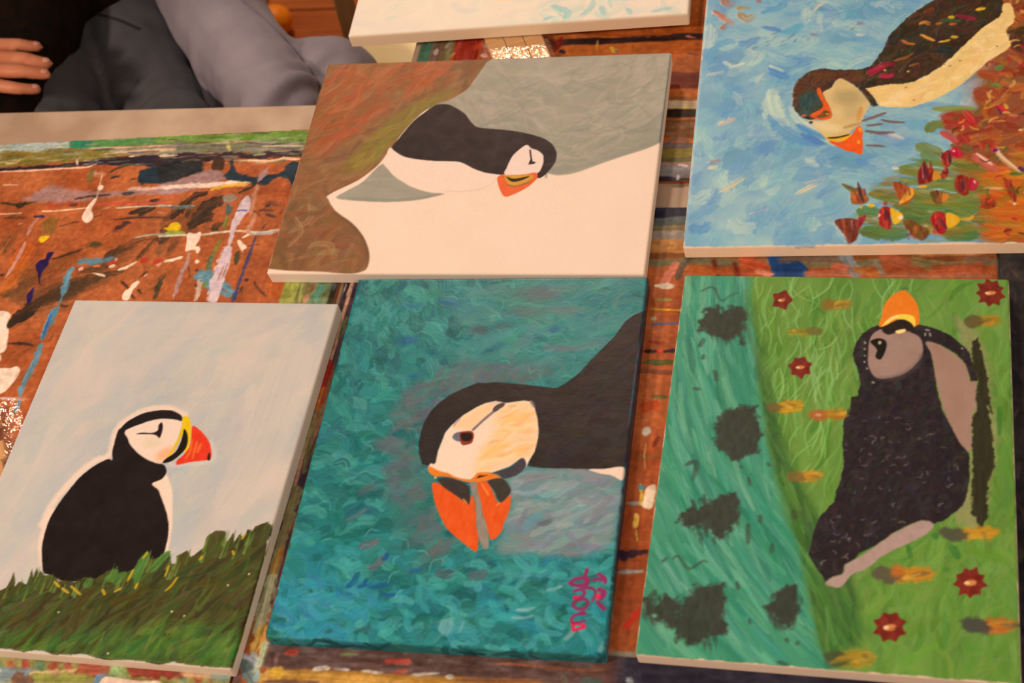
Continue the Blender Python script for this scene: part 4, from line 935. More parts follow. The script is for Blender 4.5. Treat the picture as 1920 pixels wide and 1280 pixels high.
sh.scatter(340, rm, 60, 11, lambda x, y: .85 + .5 * math.sin(9 * y), [(150, 98, 60), (128, 82, 46), (160, 108, 66), (120, 78, 46), (146, 86, 50)], 12, .2, .5, .45, 0.00006, spread=.5)
rd = sh.mask(KW((330, 110), (900, 80), (880, 150), (700, 230), (520, 330), (400, 440), (270, 500), (250, 420)), 20) * rm
sh.scatter(130, rd, 80, 13, .7, [(176, 86, 46), (166, 78, 40), (184, 98, 56), (150, 84, 46)], 14, .2, .6, .45, 0.00006, spread=.4)
ol = sh.mask(KW((780, 230), (860, 220), (620, 400), (520, 520), (420, 580), (380, 560), (480, 440), (640, 300)), 16) * rm
sh.scatter(90, ol, 60, 12, .75, [(142, 114, 44), (126, 104, 40), (150, 122, 54), (134, 100, 46)], 12, .15, .6, .4, 0.00006, spread=.3)
sh.scatter(50, sh.mask(KW((180, 660), (300, 700), (440, 860), (440, 980), (120, 980), (100, 860)), 20) * rm, 60, 11, .2, [(150, 80, 46), (168, 116, 70), (120, 80, 46), (138, 88, 52)], 12, .4, .6, .45, 0.00006, spread=.8)
sh.stroke(KW((230, 900), (270, 880), (330, 890), (330, 930)), 12, (178, 130, 80), .5, 'taper', 10, .4, 3, inside=rm)
sh.stroke(KW((350, 740), (420, 790), (470, 850), (494, 920), (488, 980)), 9, (104, 70, 50), .6, 'taper', 8, .2, 4, inside=rm)
sh.stroke(KW((300, 620), (320, 668), (450, 600)), 7, (110, 80, 56), .5, 'taper', 8, .2, 3, inside=rm)
sh.poly(KA((165, 512), (240, 560), (450, 625), (880, 655), (1100, 750), (1330, 780), (1240, 800), (1230, 850), (1100, 912), (900, 946), (700, 952), (520, 915), (330, 850), (200, 770), (98, 668), (130, 580)), (252, 206, 174), 8, 1.6, .2, var=2)
sh.stroke(KA((1240, 830), (1100, 915), (900, 948), (700, 950)), 2.5, (236, 184, 152), .6, 'taper', 2, 0, 2)
sh.poly(KA((185, 510), (240, 440), (320, 340), (400, 250), (500, 170), (600, 100), (660, 78), (760, 85), (850, 130), (920, 180), (980, 260), (1050, 310), (1200, 325), (1400, 345), (1560, 375), (1700, 420), (1780, 470), (1825, 540), (1832, 600), (1805, 680), (1740, 760), (1670, 814), (1630, 808), (1635, 770), (1690, 690), (1700, 620), (1690, 580), (1640, 540), (1580, 520), (1530, 485), (1450, 540), (1390, 600), (1340, 700), (1315, 778), (1200, 774), (1100, 756), (1000, 720), (880, 660), (750, 647), (620, 645), (450, 630), (320, 605), (240, 565)), (40, 29, 31), 3, 1.3, .3, var=5, vs=(16, 8))
sh.poly(KA((1315, 778), (1340, 700), (1390, 600), (1450, 540), (1530, 485), (1580, 520), (1640, 540), (1690, 580), (1700, 620), (1690, 690), (1640, 768), (1500, 782)), (249, 205, 180), 4, 1.2, .2, var=2)
sh.poly(KA((1558, 532), (1574, 532), (1582, 600), (1592, 648), (1628, 660), (1600, 677), (1548, 680), (1558, 655), (1570, 630)), (36, 22, 20), 6, 1.0, smooth=False)
sh.poly(KA((1238, 830), (1250, 800), (1290, 780), (1330, 788), (1500, 780), (1622, 762), (1640, 810), (1600, 860), (1520, 920), (1400, 980), (1310, 1002), (1260, 920)), (238, 94, 42), 5, 1.2, .3, var=8)
sh.poly(KA((1320, 798), (1330, 850), (1380, 892), (1450, 882), (1560, 842), (1600, 790), (1480, 783)), (218, 146, 44), 5, 1.3, .3, var=12)
sh.stroke(KA((1330, 880), (1400, 898), (1480, 885), (1580, 845)), 3.5, (150, 104, 36), .8, 'taper', 6, 0, 1.2)
sh.poly(KA((1328, 803), (1400, 822), (1480, 812), (1562, 795), (1500, 832), (1390, 854)), (40, 26, 18), 5, 1.0)
finish_canvas(sh, mat3, H16, W12, {0: ('canvas', None, None), 1: ('painted_rock', None, 'mottled brown and rust rock'), 2: ('painted_sky', None, 'swirled grey-green sky'), 7: ('painted_snow', None, 'plain white snow'), 3: ('painted_puffin', None, 'black-backed puffin resting with head low'), 8: ('puffin_belly', 3, None), 4: ('puffin_face', 3, None), 5: ('puffin_beak', 3, 'orange beak'), 6: ('puffin_eye', 3, None)},
    'canvas of a puffin on white snow between brown rock and grey swirled sky', 1.0)

# ---- puffin head over teal water, signed
mat4 = pose(-0.3778, 0.7058, CT, math.radians(0.9))
sh = canvas_sheet(mat4, W12, H16, CELL, (40, 112, 104), 104)
sh.pid[:] = 1
allm = np.ones((sh.ny, sh.nx), np.float32)
TEAL = [(40, 106, 95), (50, 122, 108), (62, 136, 120), (34, 96, 90), (54, 128, 113), (46, 114, 106), (70, 142, 126), (42, 102, 98), (30, 86, 80)]
n = fbm(sh.X / 60, sh.Y / 60, 51, 3)[..., None]
sh.col[:] = np.array((44, 116, 108), np.float32) + (n - .5) * np.array([20, 30, 26])
def ang4(x, y): return -.25 + 1.1 * math.sin(3.1 * y + 1.5) * (1 - x) + .5 * (x - .5)
sh.relief = .5
sh.scatter(900, allm, 52, 20, ang4, TEAL, 15, .5, .62, .25, 0.00022, spread=.32, flip=False, freq=.8)
sh.scatter(420, allm, 30, 13, ang4, TEAL, 15, .55, .55, .25, 0.0002, spread=.4, flip=False, freq=.8)
lo4 = np.clip((sh.mask([(480, 1000), (900, 1040), (1160, 900), (1160, 1250), (480, 1230)], 60)), 0, 1)
sh.scatter(220, lo4, 40, 14, -.3, [(50, 132, 130), (64, 148, 142), (44, 118, 122), (80, 158, 148)], 12, .4, .6, .25, 0.00014, spread=.5)
sh.scatter(90, sh.mask([(480, 1080), (700, 1100), (640, 1230), (480, 1200)], 40), 36, 13, -.3, [(48, 128, 140), (56, 120, 140), (60, 140, 150)], 12, .4, .6, .25, 0.00014, spread=.5)
sh.col[:] = sh.col * 1.0
# right-hand water: smoother and paler
sh.scatter(200, sh.mask([(900, 530), (1210, 525), (1200, 600), (1040, 720), (860, 700)], 40), 60, 16, .15, [(58, 124, 114), (70, 128, 118), (48, 116, 110), (84, 122, 114)], 9, .3, .55, .35, 0.0001, spread=.5)
KP = lambda *p: cr(480, 500, 1.662, p)
for (x, y, rx, ry, c, a) in ((870, 90, 70, 22, (92, 92, 92), .6), (900, 75, 46, 16, (100, 96, 98), .6), (840, 140, 60, 18, (86, 96, 92), .55), (960, 135, 46, 14, (104, 112, 106), .6), (700, 195, 30, 16, (64, 80, 82), .8), (775, 185, 30, 14, (70, 84, 90), .6), (950, 255, 40, 10, (110, 104, 106), .6), (740, 255, 36, 12, (40, 92, 104), .6), (600, 110, 40, 14, (44, 98, 130), .55), (490, 120, 44, 14, (40, 104, 124), .55), (470, 230, 34, 15, (36, 92, 122), .75), (500, 340, 22, 9, (38, 92, 118), .7), (930, 195, 14, 9, (40, 90, 130), .7), (1010, 150, 10, 6, (44, 96, 140), .6),
                            (700, 320, 110, 28, (98, 102, 100), .55), (560, 370, 60, 24, (92, 100, 98), .6), (470, 440, 40, 60, (88, 94, 92), .6), (420, 555, 44, 26, (104, 92, 94), .7), (470, 620, 60, 40, (86, 98, 92), .6), (470, 690, 60, 46, (84, 100, 90), .6), (350, 690, 34, 14, (92, 100, 98), .6), (500, 780, 60, 50, (66, 96, 84), .6), (510, 850, 50, 20, (88, 94, 86), .6), (550, 900, 60, 30, (76, 100, 88), .55), (850, 320, 90, 26, (92, 110, 104), .5)):
    q = cr(480, 500, 1.662, [(x, y)])[0]
    sh.blob(q, rx / 1.662, ry / 1.662, c, a, .9, sh.rng.normal(.2, .3), None, None, .35)
sh.scatter(150, sh.mask(KP((540, 330), (720, 290), (940, 320), (900, 360), (600, 420), (510, 560), (540, 700), (620, 860), (540, 900), (420, 720), (390, 560), (440, 430)), 14), 40, 12, .8, [(96, 98, 96), (84, 98, 94), (74, 110, 102), (104, 94, 96)], 10, .4, .5, .4, 0.0001, spread=.6)
for (x, y, l, w, c, an) in ((350, 860, 50, 26, (98, 96, 96), .35), (375, 920, 50, 22, (96, 100, 100), .7), (310, 770, 60, 14, (80, 104, 104), .5), (590, 950, 50, 28, (72, 92, 90), 0), (690, 955, 50, 30, (80, 100, 98), .2), (400, 900, 22, 14, (32, 80, 120), .9), (380, 990, 60, 16, (34, 92, 124), .1), (300, 975, 50, 18, (36, 92, 120), .9), (410, 1020, 40, 12, (34, 86, 122), 0), (500, 940, 40, 14, (40, 96, 118), .3), (330, 985, 30, 14, (38, 84, 122), .8)):
    c0 = np.array(cr(480, 500, 1.662, [(x, y)])[0]); d = np.array([math.cos(an), -math.sin(an)]) * l / 1.662 / 1.6
    sh.stroke([tuple(c0 - d), tuple(c0 + (3, 3)), tuple(c0 + d)], w / 1.662, c, .88, 'taper', 12, .15, 1.5, 1, 0.00018)
# pale grey-blue patch under the body
pr = sh.mask(KP((800, 640), (1000, 632), (1140, 655), (1132, 760), (1100, 870), (1000, 900), (880, 890), (760, 880), (790, 770)), 14)
sh.put(FULL(sh), pr * .75, np.array((118, 132, 126), np.float32), None)
sh.scatter(150, pr, 56, 15, .35, [(140, 146, 138), (110, 130, 124), (124, 120, 120), (100, 142, 136), (132, 126, 126), (152, 158, 148)], 10, .3, .55, .35, 0.0001, spread=.35)
for (x, y, l, w, c, an) in ((1050, 640, 150, 26, (140, 132, 128), -.15), (880, 650, 120, 26, (132, 124, 122), .1), (900, 795, 50, 16, (100, 96, 98), .3), (1010, 850, 90, 16, (124, 116, 116), .4), (980, 890, 60, 14, (128, 116, 114), -.1), (830, 780, 60, 16, (120, 116, 118), 1.1), (1000, 770, 120, 18, (140, 148, 140), .45), (1080, 740, 80, 16, (128, 124, 124), .8), (590, 1120, 50, 36, (112, 160, 152), 1.1), (840, 1065, 60, 8, (150, 176, 166), .1), (830, 1090, 70, 7, (150, 172, 164), .1), (930, 1000, 50, 9, (140, 166, 156), .3), (980, 1140, 60, 12, (128, 156, 148), .9), (640, 1120, 40, 10, (100, 156, 148), 1.2), (1080, 1180, 40, 20, (110, 146, 140), .8)):
    c0 = np.array(cr(480, 500, 1.662, [(x, y)])[0]); d = np.array([math.cos(an), -math.sin(an)]) * l / 1.662 / 2
    sh.stroke([tuple(c0 - d), tuple(c0 + (1, 2)), tuple(c0 + d)], w / 1.662, c, .8, 'taper', 10, .3, 2, 1, 0.00016)
# fine bristle glints, painted in as pale lines
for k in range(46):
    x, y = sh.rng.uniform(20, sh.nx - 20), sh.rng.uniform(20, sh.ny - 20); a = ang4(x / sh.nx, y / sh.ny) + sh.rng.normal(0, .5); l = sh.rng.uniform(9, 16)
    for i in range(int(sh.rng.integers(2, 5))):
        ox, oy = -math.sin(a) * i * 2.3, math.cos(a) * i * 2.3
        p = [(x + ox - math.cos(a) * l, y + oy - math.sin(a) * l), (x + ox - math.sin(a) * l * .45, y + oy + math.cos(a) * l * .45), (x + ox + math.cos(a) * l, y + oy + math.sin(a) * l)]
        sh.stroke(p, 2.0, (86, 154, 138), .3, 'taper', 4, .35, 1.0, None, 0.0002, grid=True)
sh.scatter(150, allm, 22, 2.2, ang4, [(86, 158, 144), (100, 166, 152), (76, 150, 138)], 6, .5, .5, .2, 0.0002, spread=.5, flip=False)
K4a = lambda *p: cr(760, 680, 6.4, p)
K4b = lambda *p: cr(760, 840, 6.4, p)
K4c = lambda *p: cr(960, 560, 3.7647, p)
K4d = lambda *p: cr(1020, 1000, 16 / 3, p)
fb = K4a((1480, 1175), (1550, 1060), (1590, 900), (1597, 800), (1582, 660), (1550, 540), (1500, 460), (1420, 450), (1300, 465), (1200, 480), (1080, 455), (960, 480), (850, 530), (700, 620), (560, 740), (480, 830), (440, 930), (390, 1060), (365, 1190), (345, 1212))
blk = K4a((345, 1212), (270, 1225), (200, 1212), (165, 1100), (155, 980), (180, 850), (220, 720), (300, 580), (400, 480), (520, 390), (680, 310), (870, 235), (950, 240), (1100, 228), (1300, 245), (1550, 270), (1800, 300)) + \
    K4c((320, 628), (400, 580), (480, 520), (560, 430), (620, 370), (720, 270), (800, 160), (860, 115), (930, 85), (985, 60), (960, 400), (920, 600), (880, 850), (845, 1190), (790, 1192), (660, 1200), (545, 1200), (400, 1196), (200, 1192), (110, 1178), (118, 1140)) + fb
r = sh.poly(blk, (50, 40, 36), 2, 1.3, .3, smooth=False, var=7, vs=(12, 12))
bm_ = np.zeros((sh.ny, sh.nx), np.float32); bm_[r[0]] = r[1]
sh.scatter(170, bm_ * sh.mask(K4c((200, 700), (400, 580), (900, 130), (830, 1190), (200, 1190)), 10), 44, 12, .3, [(56, 45, 41), (47, 38, 35), (54, 44, 38), (60, 49, 45)], 7, .3, .45, .4, 0.00005, spread=.5)
fpoly = fb + K4b((300, 176), (268, 232), (330, 262), (460, 300), (540, 330), (650, 360), (780, 375), (830, 335), (900, 290), (1050, 285), (1250, 212), (1380, 122), (1430, 130), (1450, 218))
r = sh.poly(fpoly, (253, 204, 168), 3, 1.3, .2, smooth=False, var=3)
fm = np.zeros((sh.ny, sh.nx), np.float32); fm[r[0]] = r[1]
om = sh.mask(K4a((1100, 520), (1500, 490), (1580, 800), (1540, 1050), (1380, 1130), (1100, 1290), (860, 1300), (900, 1080), (1050, 900), (1080, 760)), 16) * fm
sh.put(FULL(sh), om * .8, np.array((255, 190, 128), np.float32)); 
sh.scatter(70, om, 44, 8, .45, [(255, 180, 110), (252, 196, 140), (250, 174, 104), (255, 200, 150)], 6, .2, .6, .3, 0.00003, spread=.3)
sh.put(FULL(sh), sh.mask(K4a((580, 760), (700, 640), (960, 490), (1150, 480), (1050, 580), (820, 780), (720, 800)), 8) * fm * .7, np.array((252, 186, 124), np.float32))
for p, w, c in ((K4a((1000, 970), (1050, 935), (1130, 930)), 2, (190, 150, 120)), (K4a((1140, 655), (1220, 650)), 2, (200, 160, 130)), (K4a((1230, 520), (1330, 510)), 4, (206, 168, 130)), (K4a((580, 770), (600, 720), (660, 660)), 5, (176, 140, 130)), (K4a((1010, 490), (1100, 480), (1170, 480)), 6, (220, 180, 160)), (K4a((1500, 450), (1550, 530)), 5, (150, 126, 116))):
    sh.stroke(p, w, c, .7, 'taper', 4, .1, 1.4)
sh.stroke(K4a((812, 795), (940, 680), (1070, 570)), 5, (124, 106, 108), .95, 'flat', 6, 0, 1.2, 5)
sh.stroke(K4a((1060, 575), (1120, 520), (1190, 488)), 10, (72, 58, 58), .95, 'taper', 6, 0, 1.2, 5)
sh.poly(K4a((562, 880), (600, 838), (670, 828), (680, 930), (625, 938), (580, 915)), (112, 104, 112), 5, 1.1)
sh.poly(K4a((655, 830), (720, 815), (790, 815), (822, 850), (815, 910), (790, 960), (700, 985), (665, 960), (650, 890)), (142, 54, 34), 5, 1.1)
sh.poly(K4a((665, 850), (720, 835), (790, 840), (800, 900), (760, 935), (680, 925)), (44, 24, 22), 5, 1.2)
OR = (232, 84, 28)
sh.poly(K4b((268, 232), (300, 215), (400, 265), (520, 298), (600, 338), (720, 370), (780, 372), (830, 330), (870, 290), (990, 285), (1100, 320), (1142, 352), (1050, 372), (880, 402), (770, 408), (600, 362), (480, 335), (350, 330), (290, 295)), (236, 118, 36), 4, 1.2, .3, var=8)
sh.poly(K4b((335, 408), (400, 420), (520, 490), (640, 590), (760, 672), (772, 600), (800, 560), (830, 640), (850, 800), (850, 930), (876, 1050), (856, 1232), (800, 1212), (640, 1090), (500, 960), (420, 820), (350, 640), (318, 450)), OR, 4, 1.2, .3, var=10, vs=(4, 9))
sh.poly(K4b((850, 418), (980, 400), (1050, 520), (1110, 640), (1180, 620), (1252, 560), (1266, 620), (1242, 760), (1180, 900), (1160, 980), (1090, 1070), (1020, 1092), (990, 1000), (940, 830), (900, 680), (870, 540)), OR, 4, 1.2, .3, var=10, vs=(4, 9))
sh.poly(K4b((770, 408), (850, 408), (870, 520), (910, 650), (922, 800), (970, 900), (1000, 1080), (992, 1192), (940, 1205), (890, 1100), (860, 960), (850, 830), (842, 640), (800, 520)), (150, 128, 108), 4, 1.4, .4, var=12, vs=(4, 9))
sh.poly(K4b((390, 370), (500, 350), (640, 380), (740, 440), (777, 520), (767, 662), (720, 640), (600, 560), (480, 480), (410, 410)), (62, 50, 44), 4, 1.2, .3)
sh.poly(K4b((985, 400), (1050, 365), (1150, 358), (1220, 410), (1266, 490), (1240, 560), (1160, 642), (1110, 610), (1060, 500)), (64, 54, 44), 4, 1.2, .3)
sh.poly(K4b((855, 358), (880, 320), (985, 322), (930, 340)), (62, 30, 20), 4, 1.0, smooth=False)
sh.poly(K4b((1040, 290), (1150, 260), (1280, 210), (1380, 120), (1430, 130), (1446, 205), (1380, 290), (1280, 340), (1180, 362), (1110, 312)), (72, 60, 62), 2, 1.3, .3)
for p in (K4b((910, 410), (960, 500), (1000, 560)), K4b((1090, 690), (1130, 650)), K4b((740, 660), (690, 600))): sh.stroke(p, 3, (244, 140, 60), .8)
sh.stroke(K4b((370, 340), (350, 350)), 5, (236, 180, 60), .9)
sh.poly(K4c((545, 1203), (660, 1198), (790, 1188), (782, 1280), (700, 1245), (600, 1226)), (246, 200, 166), 6, 1.2, .4)
sh.stroke(K4c((935, 200), (890, 400), (850, 700), (825, 900)), 4, (112, 108, 128), .7, 'taper', 14, .5, 1.6)
sh.scatter(240, 1 - rect_mask(sh, W12, H16, 0.002), 44, 10, .1, [(30, 84, 80), (40, 104, 96), (26, 70, 68), (46, 116, 104)], 10, .2, .8, .2, 0.0001, spread=1.5)
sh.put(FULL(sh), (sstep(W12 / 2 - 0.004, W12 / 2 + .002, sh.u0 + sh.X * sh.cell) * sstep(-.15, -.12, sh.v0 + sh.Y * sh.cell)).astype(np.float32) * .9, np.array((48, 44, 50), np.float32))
# signature
sg = (150, 42, 84); sr = (226, 36, 70)
for p, w, c in ((K4d((300, 968), (360, 950), (405, 935)), 5, sr), (K4d((290, 905), (350, 905), (405, 915)), 4, sr), (K4d((295, 965), (290, 910), (275, 860)), 5, sr), (K4d((405, 870), (350, 885), (290, 890)), 4, sg), (K4d((275, 870), (285, 830), (340, 805), (415, 800)), 5, sg),
                (K4d((300, 730), (290, 700), (340, 665), (410, 655), (440, 690), (420, 735), (350, 755), (310, 740)), 5, sg), (K4d((400, 770), (360, 790)), 4, sg), (K4d((300, 640), (350, 635), (395, 615), (400, 575), (350, 560), (300, 575)), 5, sg), (K4d((300, 640), (340, 638)), 5, sr), (K4d((420, 545), (480, 545), (515, 590), (500, 640), (488, 665)), 4.5, sg), (K4d((380, 540), (440, 545)), 4, sg),
                (K4d((262, 492), (310, 455), (390, 445), (430, 470), (410, 505), (340, 520), (280, 505)), 6, sg), (K4d((425, 520), (440, 470), (415, 420), (430, 360)), 6, sg), (K4d((500, 462), (560, 455), (615, 470)), 6, sg), (K4d((545, 405), (600, 440), (610, 490)), 6, sg), (K4d((560, 560), (600, 590), (570, 640)), 9, sg), (K4d((535, 690), (570, 720), (598, 750)), 7, sg)):
    sh.stroke(p, w, c, .95, 'flat', 6, 0, 1.2, 7, 0.0003)
sh.blob(K4d((540, 625))[0], 4, 5, (240, 40, 66), .95, .4, pid=7, h=0.0004)
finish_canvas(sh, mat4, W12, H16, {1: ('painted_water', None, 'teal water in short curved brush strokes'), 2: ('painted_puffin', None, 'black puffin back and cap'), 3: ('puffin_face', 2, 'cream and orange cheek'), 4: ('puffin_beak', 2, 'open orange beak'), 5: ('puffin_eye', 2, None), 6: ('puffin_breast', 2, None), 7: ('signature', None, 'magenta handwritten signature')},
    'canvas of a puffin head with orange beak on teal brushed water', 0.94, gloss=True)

# ---- puffin in a green meadow beside a teal sea
mat5 = pose(-0.0422, 0.7097, CT, math.radians(-0.6))
sh = canvas_sheet(mat5, W12, H16, CELL, (246, 196, 158), 105)
face = rect_mask(sh, W12, H16, 0.0004, 0.0012, 5)
LUM5 = 0.86
n = fbm(sh.X / 30, sh.Y / 70, 61, 4)[..., None]
sh.put(FULL(sh), face, np.array((100, 130, 52), np.float32) + (n - .5) * np.array([40, 36, 26]), 2)
GREEN = [(90, 124, 44), (106, 138, 56), (76, 112, 38), (118, 146, 66), (98, 132, 50), (84, 124, 46), (112, 136, 56)]
sh.scatter(900, face, 70, 9, 1.5, GREEN, 12, .15, .55, .35, 0.00012, spread=.28, freq=1.0)
up5 = sh.mask([(1400, 510), (1720, 510), (1600, 700), (1560, 900), (1440, 900)], 30) * face
sh.scatter(130, up5, 70, 3.5, 1.45, [(128, 166, 84), (120, 160, 76), (140, 172, 92)], 8, .2, .6, .2, 0.0003, spread=.22)
lowg = sh.mask([(1600, 1000), (1900, 950), (1915, 1280), (1580, 1280)], 40) * face
sh.scatter(140, lowg, 60, 14, 1.2, [(104, 136, 52), (116, 142, 58), (94, 126, 46)], 8, .2, .5, .3, 0.0001, spread=.7)
sea = [(1270, 500), (1396, 505), (1404, 560), (1412, 640), (1422, 740), (1440, 850), (1465, 940), (1490, 1020), (1510, 1110), (1530, 1210), (1540, 1270), (1180, 1250), (1180, 1100)]
smk = sh.mask(sea, 10) * face
band5 = sh.mask([(1400, 560), (1440, 700), (1480, 860), (1560, 1010), (1600, 1110), (1620, 1190), (1590, 1210), (1530, 1240), (1500, 1080), (1440, 860), (1410, 720)], 16) * face
sh.put(FULL(sh), band5 * .65, np.array((62, 92, 40), np.float32))
sh.scatter(150, band5, 80, 9, 1.95, [(60, 96, 40), (74, 110, 46), (54, 84, 40), (88, 124, 56)], 12, .1, .6, .4, 0.0001, spread=.2)
sh.put(FULL(sh), smk, np.array((70, 142, 106), np.float32), 1)
def ang5(x, y): return 1.62 + (1 - y) * .75
sh.scatter(420, smk, 130, 11, ang5, [(62, 142, 108), (84, 156, 122), (48, 124, 94), (98, 162, 128), (54, 132, 104), (38, 112, 86), (110, 166, 130)], 14, .06, .5, .45, 0.00008, spread=.10, freq=1.1)
sh.col += smk[..., None] * np.array([0, -8, -9], np.float32)
K5a = lambda *p: cr(1540, 520, 4.923, p)
K5b = lambda *p: cr(1480, 760, 3.5545, p)
K5c = lambda *p: cr(1180, 500, 4.2667, p)
K5d = lambda *p: cr(1180, 800, 2.7826, p)
K5w = lambda *p: cr(1170, 490, 1.62, p)
DK5 = (58, 56, 44)
rocks = (K5c((545, 430), (600, 400), (580, 330), (720, 310), (745, 365), (790, 345), (900, 335), (938, 420), (900, 520), (908, 612), (860, 560), (770, 610), (700, 555), (560, 500)),
         K5w((270, 520), (300, 465), (350, 440), (400, 440), (415, 520), (402, 580), (330, 602), (290, 560)),
         K5d((255, 450), (420, 390), (550, 340), (566, 450), (545, 530), (470, 585), (380, 520), (270, 520)),
         K5d((250, 1100), (270, 900), (340, 830), (490, 820), (507, 1080), (400, 1100), (310, 1132)), K5d((65, 905), (150, 910), (250, 890), (255, 1050), (90, 970)),
         K5d((720, 940), (770, 850), (865, 820), (880, 960), (830, 1047), (760, 1000)))
FL5 = {}
for i, q in enumerate(rocks):
    FL5[40 + i] = ('painted_sea_rock', 1, None)
    sh.poly(q, DK5, 40 + i, 5.0, 7.0, rs=7, alpha=.95, smooth=False, var=9, vs=(4, 9))
for q in rocks:
    c0 = np.mean(np.array(q), 0)
    ext = np.ptp(np.array(q), 0) / 2
    for k in range(34):
        a = sh.rng.random() * 6.283; j = np.array([math.cos(a), math.sin(a)]) * ext * sh.rng.uniform(.55, 1.0); sh.stroke([tuple(c0 + j), tuple(c0 + j + (3, 18))], 7, DK5, .5, 'tail', 8, .7, 2.0, None, 0.0001, inside=smk)
for p, w in ((K5c((570, 200), (640, 165), (690, 180), (705, 230), (745, 270), (800, 235), (870, 205)), 4), (K5d((170, 705), (200, 680)), 5), (K5d((225, 690), (255, 675), (310, 740), (380, 700), (410, 705)), 5), (K5c((670, 830), (690, 850), (700, 920)), 8), (K5d((290, 200), (340, 180), (350, 210), (330, 280)), 9), (K5d((620, 260), (630, 310)), 6), (K5d((575, 200), (590, 215)), 5), (K5d((560, 805), (570, 850)), 6), (K5d((625, 1000), (630, 1030)), 6), (K5d((680, 460), (685, 500)), 7), (K5d((620, 500), (620, 610)), 8), (K5d((745, 610), (740, 660)), 7), (K5d((870, 1135), (885, 1120)), 6), (K5d((815, 1100), (830, 1125)), 6), (K5d((770, 1225), (830, 1240)), 6), (K5d((720, 185), (735, 205)), 6), (K5c((560, 640), (600, 570)), 9), (K5c((585, 740), (600, 700)), 8), (K5c((510, 970), (570, 980)), 7), (K5d((80, 920), (140, 850)), 9), (K5d((855, 430), (870, 480)), 8)):
    sh.stroke(p, w, DK5, .62, 'taper', 8, .35, 2.2, None, 0.0001)
sh.stroke(K5c((930, 180), (940, 400), (980, 620), (1050, 820), (1060, 1000)), 7, (92, 104, 60), .5, 'taper', 14, .5, 2.5)
# bird
pinkb = [tuple(p) for p in K5a((1240, 400), (1330, 420), (1440, 520), (1560, 850), (1600, 1280))] + K5b((1390, 200), (1330, 600), (1260, 830), (1110, 740), (1200, 480), (1230, 0)) + K5a((1400, 900))
sh.poly(pinkb, (160, 132, 92), None, 8, 4, alpha=.62, var=10)
pal5 = K5a((530, 440), (460, 460), (380, 520), (320, 600), (288, 690), (300, 760), (340, 860), (360, 960), (335, 1090), (280, 1100), (270, 1180), (245, 1270)) + K5b((400, 10), (362, 100), (355, 250), (362, 400), (340, 500), (312, 570), (300, 640), (205, 735), (165, 830), (130, 990), (170, 1070), (240, 1168), (290, 1140), (350, 1122), (366, 1060), (440, 1022), (460, 985), (580, 928), (700, 842), (800, 792), (880, 762), (960, 792), (1050, 752), (1140, 682), (1172, 630), (1200, 500), (1200, 320), (1140, 250), (1060, 100), (1010, 0)) + \
    K5a((1140, 1270), (1080, 1100), (1050, 900), (1020, 720), (975, 600), (1100, 622), (1200, 672), (1300, 762), (1340, 832), (1375, 950), (1440, 960), (1425, 850), (1365, 700), (1320, 640), (1200, 540), (1060, 470), (920, 438), (880, 430))
pal5 = pal5
r = sh.poly(pal5, (44, 34, 34), 3, 1.3, 1.0, rs=4, smooth=False, var=6)
b5 = np.zeros((sh.ny, sh.nx), np.float32); b5[r[0]] = r[1]
sh.scatter(420, b5, 22, 8, 1.2, [(50, 39, 38), (40, 32, 32), (46, 36, 36), (56, 45, 43)], 6, .4, .6, .2, 0.00016, spread=.7)
sh.scatter(80, b5 * sh.mask(K5b((130, 1000), (300, 640), (360, 200), (700, 60), (1200, 320), (1150, 680), (880, 750), (300, 1130)), 6), 9, 2.2, .6, [(128, 106, 100), (104, 88, 84), (140, 118, 106)], 6, .5, .55, .4, 0.0003, spread=.9)
for p in (((395, 590), (410, 610)), ((395, 650), (405, 668)), ((395, 715), (410, 725)), ((395, 770), (405, 785)), ((415, 830), (430, 845)), ((470, 960), (490, 975)), ((960, 480), (1000, 490)), ((960, 510), (960, 540)), ((1000, 510), (1010, 545)), ((1290, 650), (1310, 660))):
    sh.stroke(K5a(*p), 3, (176, 150, 134), .85, 'taper', 4, 0, 1.1, None, 0.0004)
sh.poly(K5a((965, 595), (1100, 625), (1300, 765), (1350, 855), (1380, 965), (1430, 972), (1430, 1270)) + K5b((1232, 10), (1217, 150), (1212, 300), (1140, 250), (1060, 100), (1020, 0)) + K5a((1140, 1260), (1060, 950), (1022, 720)), (160, 118, 96), 8, 1.6, .6, var=7, vs=(14, 20))
sh.poly(K5a((1390, 580), (1440, 558), (1490, 720), (1530, 900), (1552, 1100), (1580, 1270)) + K5b((1320, 0), (1345, 100), (1372, 380), (1325, 520), (1320, 740), (1270, 830), (1250, 740), (1210, 722), (1222, 400), (1215, 100)) + K5a((1430, 1250), (1445, 960), (1400, 800)), (52, 46, 28), 9, 1.8, 2.2, rs=4, smooth=False, var=7, vs=(3, 12))
sh.poly(K5a((450, 560), (500, 500), (560, 478), (640, 520), (750, 490), (860, 520), (920, 570), (940, 680), (900, 770), (780, 880), (640, 925), (510, 925), (440, 830), (430, 700)), (158, 120, 102), 4, 1.6, .4, var=6, vs=(12, 12))
sh.stroke(K5a((930, 700), (900, 790), (780, 885), (640, 930), (510, 930)), 10, (84, 66, 62), .5, 'taper', 6, .2, 5)
sh.poly(K5a((452, 592), (520, 560), (590, 578), (602, 640), (560, 742), (520, 752), (498, 722), (512, 660)), (26, 22, 18), 6, 1.1, .3)
sh.blob(K5a((540, 600))[0], 3, 4, (196, 168, 104), .9, .5, pid=6)
sh.poly(K5a((530, 445), (560, 340), (580, 250), (660, 160), (760, 118), (830, 170), (890, 260), (908, 400), (872, 445), (800, 400), (700, 392), (600, 440)), (230, 116, 30), 5, 1.3, .4, var=8)
